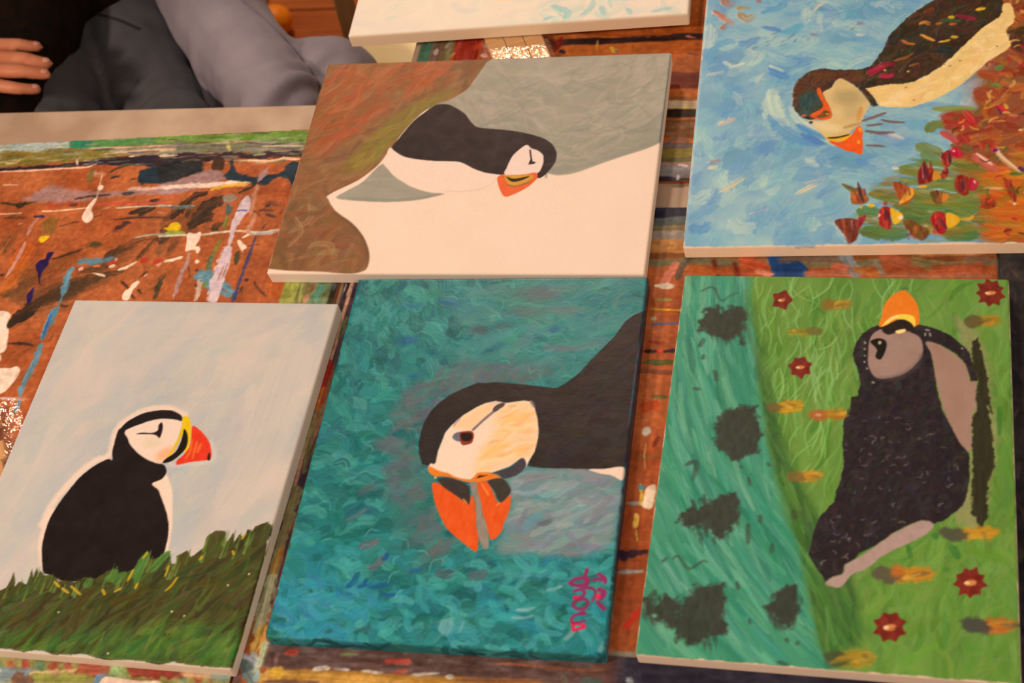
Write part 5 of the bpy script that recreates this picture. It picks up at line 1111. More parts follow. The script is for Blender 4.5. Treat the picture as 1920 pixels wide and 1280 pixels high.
sh.poly(K5a((555, 452), (620, 380), (720, 338), (850, 360), (862, 455), (800, 422), (700, 380), (600, 432)), (242, 196, 62), 5, 1.2, .5, var=14)
sh.stroke(K5a((600, 420), (660, 370), (720, 360)), 4, (250, 214, 140), .9)
sh.poly(K5a((560, 482), (640, 420), (740, 385), (830, 420), (872, 512), (800, 480), (700, 492), (620, 527)), (42, 30, 24), 5, 1.2, .3)
sh.poly(K5a((685, 492), (770, 474), (772, 500), (710, 517)), (252, 208, 120), 5, 1.1)
sh.stroke(K5a((740, 105), (800, 100)), 6, (80, 84, 46), .6, 'taper', 6, .3, 2)
sh.poly(K5b((240, 1185), (290, 1140), (360, 1115), (372, 1060), (440, 1022), (580, 932), (700, 847), (880, 765), (962, 797), (900, 862), (780, 922), (620, 1002), (520, 1082), (420, 1122), (350, 1202), (290, 1207)), (172, 134, 118), 7, 1.4, .6, var=8)
# flowers
for i, (x, y, R, m) in enumerate(((480, 117, 33, 5), (1113, 95, 46, 9), (535, 320, 37, 7), (1052, 975, 52, 9), (807, 1110, 54, 8))):
    c0 = np.array(K5w((x, y))[0]); R /= 1.62
    q = [tuple(c0 + np.array([math.cos(a), .92 * math.sin(a)]) * R * (1.02 if k % 2 == 0 else .76) * sh.rng.uniform(.92, 1.06)) for k, a in enumerate(np.linspace(0, 6.283, 2 * m, endpoint=False) + .3 * i)]
    FL5[20 + i] = ('painted_flower', 2, 'dark red painted flower')
    sh.poly(q, (120, 39, 27), 20 + i, 1.2, .3, var=10, vs=(4, 4), h=0.0002)
    for k in range(7):
        a = k * .9 + i; e = np.array([math.cos(a), math.sin(a)])
        sh.stroke([tuple(c0 + e * R * .75), tuple(c0 + e * R * .25)], R * .3, [(132, 46, 30), (104, 32, 24)][k % 2], .6, 'taper', 10, .4, 1.6)
    sh.stroke([tuple(c0 + (-.30 * R, .05 * R)), tuple(c0 + (.32 * R, -.02 * R))], R * .32, (214, 134, 66), .85, 'taper', 14, .35, 1.6)
    sh.stroke([tuple(c0 + (-.34 * R, 0)), tuple(c0 + (-.05 * R, .06 * R))], R * .16, (246, 206, 150), .8, 'taper', 8, .3, 1.3)
for i, (x, y, l, w, c1, c2, fl) in enumerate(((645, 130, 85, 40, (152, 112, 36), (136, 92, 34), 1), (548, 212, 98, 34, (150, 128, 36), (106, 96, 42), -1), (1090, 180, 100, 46, (160, 112, 30), (96, 76, 44), 1), (490, 440, 112, 40, (196, 130, 28), (110, 84, 44), 1), (620, 463, 112, 42, (176, 116, 30), (170, 90, 40), 1), (552, 650, 104, 38, (186, 122, 34), (120, 92, 44), 1), (1055, 825, 164, 42, (196, 130, 34), (76, 68, 54), 1), (852, 950, 168, 50, (196, 118, 32), (90, 72, 56), 1), (1120, 1105, 150, 46, (176, 94, 34), (70, 60, 56), 1), (690, 1205, 150, 48, (160, 120, 36), (70, 70, 42), 1))):
    c0 = np.array(K5w((x, y))[0]); l /= 1.62; w /= 1.62
    FL5[28 + i] = ('painted_bud', 2, None)
    d = np.array([l / 2, -2.0]) * fl
    sh.stroke([tuple(c0 - d * .5), tuple(c0 + (0, 1)), tuple(c0 + d)], w * .85, c1, .9, 'taper', 14, .25, 4, 28 + i, 0.0001, edge=1.5)
    sh.blob(tuple(c0 - d * .6), l * .22, w * .46, c2, .85, .4, pid=28 + i, rough=.5)
    for k in range(4): sh.stroke([tuple(c0 + sh.rng.normal(0, 1, 2) * (l * .2, w * .2)), tuple(c0 + d * sh.rng.uniform(.4, 1.1) + sh.rng.normal(0, 1, 2) * (2, w * .2))], w * .3, [c1, c2, (206, 150, 50)][k % 3], .6, 'taper', 12, .4, 2.0)
sh.blob(K5w((596, 463))[0], 12, 9, (172, 92, 44), .8, .7); sh.blob(K5w((590, 465))[0], 5, 3, (206, 150, 110), .8, .8); sh.blob(K5w((830, 940))[0], 10, 12, (190, 96, 36), .7, .8)
for p, w in ((K5b((960, 850), (980, 890)), 10), (K5b((1080, 930), (1130, 1020)), 12), (K5b((790, 930), (810, 1020)), 8), (K5b((1400, 0), (1400, 200)), 8)): sh.stroke(p, w, (60, 108, 44), .8, 'taper', 10, .2, 2)
finish_canvas(sh, mat5, W12, H16, {0: ('canvas', None, None), 1: ('painted_sea', None, 'teal sea with dark rocks'), 2: ('painted_meadow', None, 'bright green brushed meadow'), 3: ('painted_puffin', None, 'black textured puffin'), 4: ('puffin_face', 3, None), 5: ('puffin_beak', 3, 'orange and yellow beak'), 6: ('puffin_eye', 3, None), 7: ('puffin_tail_edge', 3, None), 8: ('puffin_breast', 3, None), 9: ('painted_dark_strokes', None, None), **FL5},
    'canvas of a dark puffin in a green meadow with red flowers beside teal sea', LUM5)

# ---- larger canvas: puffin bending over blue water, tulips and autumn leaves
_c = _c2()
mat2 = pose(_c[0], _c[1], CT, _c[2])
W2, H2 = P2C[3], P2C[4]
sh = canvas_sheet(mat2, W2, H2, 0.00112, (244, 192, 148), 102)
face = rect_mask(sh, W2, H2, 0.0006, 0.0012, 6)
n = fbm(sh.X / 50, sh.Y / 40, 71, 4)[..., None]
sh.put(FULL(sh), face, np.array((126, 164, 180), np.float32) + (n - .5) * np.array([110, 66, 40]), 1)
vis = sh.mask([(1270, -20), (1930, -20), (1930, 470), (1270, 470)], 4, False) * face
BLU = [(112, 158, 182), (134, 172, 186), (92, 146, 184), (156, 182, 188), (100, 158, 180), (176, 190, 190), (84, 136, 182), (146, 176, 184), (122, 168, 178)]
def ang2(x, y): return .45 + .8 * math.sin(7 * x + 4 * y)
sh.rag = .45
sh.scatter(520, face, 60, 26, ang2, BLU, 12, .25, .42, .5, 0.00008, spread=.5)
sh.scatter(240, vis, 34, 14, ang2, BLU + [(186, 196, 194), (80, 134, 182)], 12, .25, .45, .5, 0.00014, spread=.6)
KD2 = lambda *p: cr(1280, 0, 16 / 3, p)
K2w = lambda *p: cr(1260, 0, 2.5606, p)
K2a = lambda *p: cr(1460, 120, 7.111, p)
K2b = lambda *p: cr(1560, 0, 16 / 3, p)
K2c = lambda *p: cr(1560, 220, 4.922, p)
for p, w, c, a in ((KD2((800, 270), (900, 290), (990, 310)), 12, (70, 122, 180), .85), (KD2((780, 130), (880, 90), (1000, 60), (1010, 0)), 14, (80, 140, 190), .7), (KD2((1000, 320), (1100, 290), (1200, 240)), 18, (76, 150, 190), .7), (KD2((560, 420), (640, 430), (760, 370)), 16, (84, 134, 188), .75), (KD2((860, 690), (960, 740), (1050, 780)), 16, (76, 130, 184), .85), (KD2((870, 650), (940, 680), (1010, 710)), 5, (216, 208, 196), .85), (KD2((240, 700), (340, 680), (430, 650)), 14, (84, 138, 184), .7), (KD2((250, 640), (300, 500), (420, 420), (520, 430)), 16, (88, 150, 182), .7), (KD2((880, 950), (900, 1080), (960, 1200)), 34, (184, 194, 194), .7), (KD2((410, 610), (500, 660), (620, 630)), 9, (196, 194, 192), .8), (KD2((740, 830), (760, 780), (820, 720)), 8, (186, 186, 196), .7), (KD2((250, 250), (240, 400), (260, 480)), 30, (186, 190, 190), .6),
                   (KD2((1240, 80), (1260, 160), (1240, 220)), 20, (188, 190, 188), .6), (K2w((470, 560), (560, 640), (720, 700)), 26, (78, 136, 180), .6), (K2w((480, 430), (490, 520), (560, 600)), 26, (192, 196, 192), .6), (K2w((620, 640), (700, 680), (750, 690)), 10, (62, 108, 166), .7), (K2w((280, 1050), (330, 1090), (400, 1080)), 26, (178, 190, 196), .6), (K2w((80, 1090), (140, 1100), (180, 1075)), 20, (74, 130, 180), .7), (K2w((640, 760), (700, 800)), 12, (180, 190, 194), .7), (K2w((700, 780), (760, 730), (880, 700)), 26, (92, 142, 176), .6), (K2w((1050, 560), (1200, 540), (1260, 520)), 26, (130, 164, 182), .6), (K2w((90, 940), (120, 960), (180, 920)), 24, (178, 192, 196), .6), (K2w((760, 1080), (700, 1140), (560, 1150)), 30, (100, 148, 180), .6)):
    sh.stroke(p, w, c, a, 'taper', 12, .3, 2.5, 1, 0.0002)
for p, w, c in ((KD2((300, 110), (360, 140), (430, 190), (500, 250)), 11, (206, 92, 36)), (KD2((380, 290), (420, 260), (450, 240)), 10, (176, 88, 40)), (KD2((400, -10), (460, 40), (510, 10)), 18, (188, 86, 36)), (KD2((540, 90), (600, 70), (680, 65)), 11, (182, 120, 40)), (KD2((560, 130), (640, 190), (710, 140)), 16, (176, 110, 44)), (KD2((750, 0), (780, 30)), 9, (170, 76, 34)), (KD2((1310, 100), (1360, 50), (1440, 10)), 8, (226, 180, 120)),
                (KD2((250, 750), (320, 740), (430, 720)), 6, (208, 184, 156)), (KD2((370, 1240), (420, 1210)), 12, (206, 180, 140)), (KD2((450, 1210), (540, 1180)), 9, (164, 130, 128)), (KD2((1270, 340), (1360, 350)), 8, (130, 118, 124)), (KD2((1740, 240), (1810, 220)), 9, (126, 112, 116)), (KD2((1740, 340), (1830, 345)), 8, (206, 196, 192)), (KD2((1690, 300), (1700, 270)), 6, (110, 130, 70)),
                (K2w((180, 780), (240, 770)), 9, (150, 120, 110)), (K2w((180, 810), (220, 800)), 8, (216, 186, 120)), (K2w((235, 920), (290, 890), (350, 850)), 9, (222, 176, 110)), (K2w((600, 930), (640, 910), (700, 880)), 9, (220, 184, 126)), (K2w((640, 880), (740, 850)), 6, (176, 160, 150)), (K2w((230, 600), (310, 570)), 8, (200, 170, 140)), (K2w((380, 1030), (470, 1000)), 7, (150, 160, 170)), (K2w((100, 690), (150, 660)), 6, (180, 180, 160))):
    sh.stroke(p, w, c, .85, 'taper', 16, .55, 2.4, 8, 0.0003, freq=1.2)
for q in ((740, 460), (850, 420), (920, 350), (1080, 390), (1240, 390), (550, 620), (640, 440), (1000, 430), (1130, 370)):
    for k in range(3):
        j = sh.rng.normal(0, 22, 2); sh.stroke(KD2((q[0] + j[0] - 20, q[1] + j[1] + 14), (q[0] + j[0] + 20, q[1] + j[1] - 14)), 2, (96, 112, 110), .6, 'taper', 4, .2, 1.2)
sh.col += face[..., None] * np.array([4, -4, -13], np.float32) * np.clip((sh.col[..., 2:3] - sh.col[..., 0:1]) / 50, 0, 1)
# autumn leaves on the right
lv = sh.mask(K2b((1820, -20), (1960, -20), (1960, 1300), (1500, 1290), (1080, 1170), (1260, 1080), (1450, 1090), (1400, 960), (1560, 870), (1460, 720), (1700, 640), (1760, 500), (1800, 480), (1740, 380), (1820, 200)) , 6) * face
lv = np.maximum(lv, sh.mask(K2c((1000, 60), (1250, 0), (1800, -20), (1800, 1110), (1380, 1110), (1350, 800), (1320, 560), (1180, 480), (1100, 300), (1180, 200)), 8) * face)
far2 = (sstep(0.06, 0.12, sh.u0 + sh.X * sh.cell) * sstep(.16, .12, sh.v0 + sh.Y * sh.cell)).astype(np.float32) * face
sh.put(FULL(sh), np.maximum(lv, far2) * .9, np.array((146, 66, 32), np.float32), 7)
sh.scatter(460, np.maximum(lv, far2), 34, 10, lambda x, y: .35 + .6 * math.sin(20 * y), [(150, 60, 30), (166, 76, 34), (128, 52, 28), (176, 90, 40), (140, 44, 30), (120, 84, 36), (188, 100, 44)], 18, .2, .7, .3, 0.00025, spread=.7)
sh.scatter(90, sh.mask(K2b((1740, 330), (1960, 280), (1960, 520), (1800, 470)), 4), 24, 10, .4, [(84, 46, 30), (70, 40, 26), (100, 56, 30)], 10, .3, .7, .3, 0.0003, spread=.8)
og = sh.mask(K2c((1120, 480), (1400, 460), (1800, 500), (1800, 1130), (1380, 1110), (1400, 900), (1350, 760)), 10) * face
og = np.maximum(og, (sstep(0.10, 0.14, sh.u0 + sh.X * sh.cell) * sstep(-.12, -.15, sh.v0 + sh.Y * sh.cell)).astype(np.float32) * face)
sh.scatter(230, og, 60, 12, -.15, [(206, 100, 30), (190, 92, 28), (176, 110, 34), (214, 120, 36), (196, 76, 28), (150, 96, 34)], 18, .15, .75, .3, 0.00025, spread=.3)
sh.put(FULL(sh), og * 0, np.zeros(3, np.float32))
# leaves and stalks
sh.rag = .22
for p, w, c in ((K2c((880, 130), (940, 70), (1050, 60)), 20, (108, 110, 46)), (K2c((780, 250), (900, 300), (1010, 330)), 22, (116, 124, 66)), (K2c((820, 330), (950, 380), (1010, 410)), 22, (104, 122, 72)), (K2c((1110, 420), (1300, 460), (1420, 480)), 18, (104, 104, 38)), (K2c((620, 460), (740, 500), (800, 540)), 18, (110, 120, 48)), (K2c((340, 700), (480, 730), (620, 780)), 18, (112, 112, 40)), (K2c((580, 810), (900, 840), (1350, 850)), 26, (84, 112, 46)), (K2c((640, 860), (900, 930), (1300, 900)), 30, (80, 108, 46)), (K2c((230, 860), (400, 880), (430, 900)), 24, (84, 116, 56)), (K2c((270, 1050), (450, 1070), (700, 1080)), 26, (76, 106, 50)), (K2c((1030, 1080), (1200, 1080), (1350, 1080)), 24, (72, 104, 44)), (K2c((740, 700), (900, 760), (1350, 800)), 26, (112, 112, 38)), (K2c((900, 620), (1100, 620), (1280, 740)), 20, (100, 122, 54)), (K2c((1000, 1010), (1200, 1010), (1340, 1020)), 18, (170, 120, 40)), (K2c((1300, 920), (1400, 960)), 16, (110, 84, 36)), (K2c((1100, 250), (1300, 300)), 14, (110, 84, 40)), (K2b((1000, 1090), (1200, 1080), (1440, 1085)), 12, (128, 128, 56)), (K2b((1560, 860), (1640, 850), (1690, 880)), 12, (100, 112, 46)), (K2b((1640, 690), (1720, 660)), 12, (100, 116, 54)), (K2c((560, 460), (620, 470)), 6, (236, 200, 170)), (K2c((1390, 650), (1580, 660)), 5, (226, 176, 120)), (K2c((660, 580), (760, 600)), 8, (190, 190, 186)), (K2c((1060, 570), (1140, 570)), 6, (220, 190, 150)), (K2c((880, 870), (940, 880)), 5, (220, 200, 160)), (K2c((850, 980), (930, 1040)), 8, (222, 190, 140)), (K2c((1640, 520), (1760, 520)), 8, (80, 100, 46)), (K2c((1300, 340), (1420, 420), (1520, 500)), 20, (196, 90, 70)), (K2c((1330, 330), (1480, 440)), 5, (232, 190, 150)), (K2c((1500, 260), (1560, 360), (1740, 510)), 8, (226, 176, 130)), (K2c((1410, 290), (1500, 240)), 20, (180, 50, 36)), (K2c((1000, 130), (1100, 190), (1190, 260)), 12, (186, 60, 50)), (K2c((1030, 60), (1150, 60), (1260, 120)), 30, (150, 60, 36)), (K2c((1180, 160), (1250, 240)), 18, (160, 44, 34)), (K2c((1260, 10), (1330, 80)), 9, (200, 40, 40))):
    sh.stroke(p, w, c, .9, 'taper', 16, .25, 1.6, 7, 0.0003, inside=face)
lz = sh.mask(K2c((360, 690), (620, 470), (900, 330), (1350, 420), (1400, 1090), (280, 1090), (240, 880), (560, 830)), 10) * face
sh.scatter(150, lz, 60, 8, -.12, [(100, 112, 42), (130, 120, 46), (84, 104, 46), (168, 116, 44), (150, 92, 38), (112, 128, 56), (70, 92, 40)], 18, .12, .55, .6, 0.0003, spread=.15, freq=1.3, pid=7)
TU = {}
tul = ((((990, 1010 - 600), (1030, 330), (1090, 300), (1120, 340), (1100, 420), (1060, 460), (1020, 430)), (176, 40, 34), (((1110, 280), (1150, 270), (1200, 320), (1200, 360), (1140, 370), (1100, 330)), (190, 30, 50)), ((1075, 320), (1090, 430))),
       (((790, 560), (810, 470), (850, 400), (870, 450), (900, 470), (950, 500), (930, 580), (860, 610), (800, 620)), (150, 34, 32), (((940, 490), (1010, 530), (1010, 560), (930, 580)), (206, 130, 40)), ((850, 450), (860, 580))),
       (((560, 600), (620, 600), (690, 640), (740, 650), (760, 720), (720, 780), (640, 800), (590, 700)), (182, 84, 34), (((690, 680), (740, 640), (755, 720), (660, 790), (620, 790)), (226, 150, 44)), None),
       (((430, 890), (450, 840), (500, 820), (545, 850), (540, 930), (550, 980), (520, 1035), (440, 990)), (190, 40, 34), (((540, 840), (600, 860), (655, 900), (640, 950), (580, 990), (550, 930)), (232, 170, 36)), ((490, 850), (540, 970))),
       (((910, 950), (930, 890), (980, 870), (1040, 890), (1060, 940), (1060, 1020), (1020, 1080), (960, 1050)), (190, 36, 36), (((1050, 890), (1120, 890), (1185, 940), (1150, 990), (1070, 1020)), (226, 160, 36)), ((990, 940), (1055, 1030))),
       (((1130, 640), (1140, 560), (1190, 530), (1250, 560), (1270, 640), (1240, 720), (1170, 700)), (164, 44, 30), (((1260, 570), (1310, 560), (1350, 610), (1330, 660), (1280, 680)), (180, 40, 50)), ((1200, 570), (1220, 680))),
       (((170, 670), (210, 660), (260, 640), (310, 700), (340, 760), (280, 800), (180, 790)), (172, 96, 40), (((80, 610), (160, 630), (240, 670), (180, 690)), (110, 84, 40)), ((235, 600), (255, 680), (290, 790))),
       (((20, 960), (120, 930), (230, 940), (300, 900), (300, 950), (250, 1030), (220, 1130), (150, 1165), (110, 1080)), (134, 60, 42), (((230, 960), (300, 900), (305, 940), (250, 1020)), (160, 40, 52)), None),
       (((660, 960), (740, 950), (830, 1000), (900, 1060), (850, 1135), (780, 1120), (690, 1040)), (134, 84, 36), None, None),
       (((1010, 520), (1040, 460), (1075, 480), (1060, 530), (1020, 570)), (160, 40, 36), None, None), (((900, 700), (950, 680), (1040, 700), (1030, 780), (960, 810)), (126, 92, 38), (((1020, 700), (1080, 720), (1060, 770), (1020, 780)), (206, 120, 44)), None),
       (((1580, 560), (1640, 600), (1700, 700), (1690, 790), (1620, 690)), (170, 60, 30), None, None), (((1380, 760), (1460, 740), (1510, 780), (1490, 840), (1390, 840)), (170, 70, 34), None, None))
for i, (pp, c, two, bl) in enumerate(tul):
    k = 20 + i; TU[k] = ('painted_tulip', 7, None)
    if i == 0: pp = ((1005, 400), (1010, 350), (1060, 300), (1110, 320), (1100, 420), (1060, 460), (1020, 430))
    c = tuple(v * .88 for v in c)
    sh.poly(K2c(*pp), c, k, 1.6, .9, var=22, vs=(3, 8), h=0.0005)
    if two: sh.poly(K2c(*two[0]), two[1], k, 1.3, .5, var=14, vs=(3, 8), h=0.0005)
    cc = np.mean(np.array(K2c(*pp)), 0); ex = np.ptp(np.array(K2c(*pp)), 0)
    for q in range(7):
        a0 = cc + sh.rng.uniform(-.34, .34, 2) * ex
        sh.stroke([tuple(a0 - (1, .18 * ex[1])), tuple(a0 + (1, .18 * ex[1]))], 3.2, [(206, 90, 40), (110, 34, 34), (190, 50, 40), (150, 60, 34), (90, 34, 40)][q % 5], .6, 'taper', 12, .3, 1.4, None, 0.0005)
    if bl: sh.stroke(K2c(*bl), 4.5, (74, 40, 56), .85, 'taper', 10, .1, 1.3, k, 0.0006)
for p, c, w in ((((625, 910), (640, 940)), (255, 240, 200), 5), (((440, 890), (436, 920)), (244, 180, 160), 3), (((1120, 300), (1128, 320)), (250, 200, 190), 3), (((1310, 580), (1322, 610)), (250, 160, 150), 3), (((330, 810), (400, 815)), (220, 170, 50), 8), (((255, 830), (280, 830)), (216, 160, 50), 6), (((800, 640), (880, 640)), (226, 160, 50), 6), (((1180, 940), (1260, 940), (1310, 910)), (214, 150, 50), 6), (((480, 780), (490, 810)), (150, 50, 50), 6), (((940, 1070), (960, 1050)), (196, 60, 40), 8), (((1490, 310), (1530, 300)), (90, 30, 90), 6), (((1720, 460), (1770, 500)), (86, 40, 80), 7), (((1690, 790), (1680, 810)), (240, 190, 150), 4), (((1730, 110), (1750, 120)), (230, 190, 140), 5)):
    sh.stroke(K2c(*p), w, c, .92, 'taper', 6, 0, 1.2, None, 0.0006)
for p, c, w in ((((1640, 1060), (1700, 1140)), (70, 40, 90), 5), (((1660, 1060), (1740, 1110)), (206, 40, 44), 12), (((1730, 1040), (1755, 1090)), (226, 170, 50), 5), (((1110, 1170), (1250, 1200), (1350, 1280)), (160, 50, 34), 28), (((1250, 1180), (1370, 1260)), (186, 44, 40), 9), (((1330, 1100), (1420, 1230)), (196, 50, 46), 10), (((1460, 720), (1560, 750), (1660, 780)), (166, 70, 36), 20), (((1430, 960), (1540, 910), (1640, 960)), (150, 64, 34), 26), (((1770, 1150), (1850, 1150)), (196, 120, 70), 8)):
    sh.stroke(K2b(*p), w, c, .88, 'taper', 14, .2, 1.4, 7, 0.0004)
sh.scatter(160, np.maximum(lv, far2), 14, 4, .6, [(196, 70, 36), (206, 130, 50), (96, 40, 28), (90, 96, 40), (176, 44, 40), (220, 150, 80)], 12, .3, .8, .2, 0.0004, spread=1.0)
# bird
sh.stroke(K2a((150, 560), (280, 760), (560, 940), (760, 1080)), 14, (196, 198, 192), .75, 'taper', 8, .2, 3, 1)
sh.stroke(K2a((240, 800), (420, 900), (640, 1000)), 12, (66, 122, 170), .8, 'taper', 10, .2, 3, 1)
sh.poly(K2b((330, 885), (540, 835), (850, 790), (1050, 680), (1200, 560), (1330, 430), (1500, 270), (1690, 140), (1690, 50), (1790, 45), (1825, 200), (1745, 300), (1785, 460), (1600, 585), (1450, 705), (1300, 832), (1100, 952), (850, 1052), (650, 1067), (480, 1052), (430, 970)), (236, 186, 112), 3, 1.4, 1.0, rs=4, var=12, vs=(10, 10))
sh.scatter(70, sh.mask(K2b((350, 900), (850, 820), (1330, 460), (1700, 160), (1780, 400), (1300, 800), (850, 1030), (480, 1040)), 6), 30, 10, .6, [(240, 194, 124), (226, 176, 104), (244, 202, 140), (230, 180, 110)], 8, .2, .6, .3, 0.0002, spread=.4)
for q in ((1120, 640), (1180, 655), (1650, 460), (820, 995), (740, 870), (1280, 605)): sh.blob(K2b(q)[0], 2.2, 1.6, (120, 90, 40), .7, .7)
bod = K2b((1025, -40), (1020, 0), (880, 80), (740, 180), (640, 280), (560, 370), (520, 470), (470, 560), (400, 640), (340, 680), (250, 700), (150, 697), (0, 690)) + K2a((690, 60), (540, 60), (430, 90), (330, 150), (250, 220), (200, 320), (180, 430), (190, 540), (235, 640), (330, 722), (420, 740), (560, 720), (700, 600), (620, 380), (700, 312), (750, 232), (830, 190)) + \
    K2b((100, 790), (200, 840), (260, 880), (370, 1015), (420, 1072), (462, 1050), (400, 950), (335, 880), (540, 840), (700, 832), (850, 800), (1050, 685), (1200, 565), (1330, 435), (1500, 275), (1690, 155), (1720, -40))
r = sh.poly(bod, (66, 44, 28), 2, 1.4, 1.3, rs=4, smooth=False, var=14, vs=(8, 8))
b2 = np.zeros((sh.ny, sh.nx), np.float32); b2[r[0]] = r[1]
sh.scatter(300, b2, 30, 9, .7, [(62, 50, 32), (50, 46, 30), (78, 42, 28), (56, 40, 30), (84, 50, 30), (44, 44, 34)], 12, .2, .6, .3, 0.0003, spread=.6)
sh.scatter(70, b2 * sh.mask(K2a((200, 200), (600, 100), (1100, 80), (1100, 250), (800, 180), (600, 300), (240, 600)), 8), 26, 10, .3, [(92, 52, 30), (80, 44, 28), (100, 56, 34)], 10, .3, .6, .3, 0.0002, spread=.7)
sh.scatter(40, sh.mask(K2a((300, 420), (480, 380), (560, 520), (420, 660), (300, 660)), 14), 24, 11, 1.2, [(48, 74, 66), (40, 62, 60), (58, 84, 74)], 10, .2, .6, .3, 0.0002, spread=.5)
for p, w, c in ((K2b((360, 740), (430, 700), (520, 660)), 16, (168, 30, 54)), (K2b((480, 750), (560, 760), (620, 740)), 12, (170, 30, 56)), (K2b((480, 640), (640, 640)), 10, (136, 30, 44)), (K2b((620, 610), (740, 570), (820, 520)), 6, (150, 84, 40)), (K2b((700, 400), (760, 430), (830, 440)), 6, (206, 104, 50)), (K2b((890, 340), (950, 375), (1030, 410)), 6, (230, 140, 50)), (K2b((1070, 420), (1150, 405), (1180, 395)), 6, (216, 160, 50)), (K2b((1190, 370), (1260, 370)), 7, (206, 150, 50)), (K2b((880, 240), (930, 220), (980, 245)), 8, (196, 116, 40)), (K2b((1040, 240), (1100, 225)), 6, (180, 110, 40)), (K2b((1170, 180), (1220, 165)), 9, (232, 180, 40)), (K2b((1180, 240), (1240, 235)), 8, (206, 90, 40)), (K2b((1230, 150), (1320, 170), (1440, 190)), 10, (138, 32, 44)), (K2b((1440, 100), (1530, 80)), 8, (232, 170, 40)), (K2b((770, 660), (870, 630)), 4, (166, 96, 44)), (K2b((520, 700), (540, 705)), 4, (220, 180, 70)), (K2b((760, 700), (765, 720)), 4, (220, 180, 70)), (K2b((930, 130), (1020, 80)), 12, (110, 50, 34)), (K2b((1060, 500), (1200, 500)), 22, (40, 46, 40)), (K2b((1080, 200), (1300, 210)), 9, (60, 76, 40))):
    sh.stroke(p, w, c, .9, 'taper', 14, .25, 1.4, 2, 0.0005)
sh.poly(K2a((590, 372), (700, 312), (750, 232), (830, 188), (940, 240), (1040, 310), (1130, 410), (1215, 530), (1170, 620), (1130, 700), (1100, 780), (1000, 860), (920, 932), (780, 962), (650, 975), (560, 912), (440, 792), (405, 742), (600, 750), (715, 690), (680, 600), (620, 460)), (216, 172, 108), 3, 1.3, .5, var=8, vs=(10, 10))
sh.blob(K2a((930, 440))[0], 24, 17, (168, 138, 88), .7, .9, -.3); sh.blob(K2a((960, 620))[0], 12, 20, (178, 148, 96), .5, .9); sh.blob(K2a((620, 830))[0], 26, 9, (232, 196, 140), .7, .9, -.3)
sh.stroke(K2a((1100, 560), (1080, 660), (1050, 760)), 9, (200, 130, 60), .7, 'taper', 10, .3, 1.8)
sh.stroke(K2a((860, 850), (960, 820), (1100, 780)), 6, (176, 124, 76), .7, 'taper', 8, .2, 1.6)
sh.poly(K2a((508, 330), (550, 318), (600, 440), (645, 500), (714, 690), (600, 742), (480, 722), (418, 692), (440, 660), (540, 610), (590, 540), (520, 400)), (224, 86, 32), 5, 1.2, .5, var=14)
sh.poly(K2a((505, 695), (560, 660), (620, 610), (690, 650), (650, 695), (560, 718)), (116, 70, 26), 5, 1.3, .6, var=16)
sh.blob(K2a((650, 660))[0], 3, 2, (220, 150, 40), .8, .5); sh.blob(K2a((335, 685))[0], 4, 3, (206, 90, 40), .9, .5)
sh.stroke(K2a((420, 760), (440, 790)), 6, (50, 40, 34), .9)
sh.poly(K2a((560, 912), (650, 977), (780, 962), (920, 932), (985, 930), (965, 992), (840, 1022), (660, 1012)), (240, 164, 24), 4, 1.2, .5, var=12)
sh.poly(K2a((680, 1020), (800, 1035), (900, 1002), (980, 930), (1050, 830), (1110, 838), (1118, 1000), (1112, 1192), (1000, 1172), (900, 1152), (800, 1102), (700, 1052)), (236, 84, 26), 4, 1.2, .4, var=12)
sh.stroke(K2a((1060, 1010), (1075, 1060)), 5, (244, 160, 40), .8); sh.stroke(K2a((1080, 840), (1095, 900)), 6, (244, 150, 40), .8)
sh.stroke(K2a((650, 982), (800, 972), (945, 935)), 4, (58, 40, 26), .95, 'taper', 4, 0, 1.1, 4)
for p, w in ((K2a((1100, 760), (1250, 710), (1430, 645)), 6), (K2a((1360, 735), (1480, 765), (1680, 775)), 5), (K2a((1160, 815), (1270, 810), (1390, 795)), 5), (K2a((1150, 885), (1330, 915), (1540, 910)), 7), (K2a((1160, 1080), (1290, 1085), (1430, 1100)), 4.5)):
    sh.stroke(p, w, (112, 76, 62), .85, 'taper', 10, .2, 1.3, 9, 0.0003)
sh.stroke(K2a((1470, 930), (1560, 960), (1670, 1000)), 8, (220, 190, 180), .7, 'taper', 8, .4, 2)
finish_canvas(sh, mat2, W2, H2, {0: ('canvas', None, None), 1: ('painted_water', None, 'light blue dabbed water'), 8: ('orange_dabs', 1, None), 7: ('painted_leaves', None, 'orange and green autumn leaves'), 2: ('painted_puffin', None, 'brown puffin bending down'), 3: ('puffin_breast', 2, 'cream cheek and belly'), 4: ('puffin_beak', 2, 'orange beak'), 5: ('puffin_eye', 2, None), 9: ('whisker_strokes', 1, None), **TU},
    'larger canvas of a brown puffin bending over blue water beside red tulips', 0.86, gloss=True)

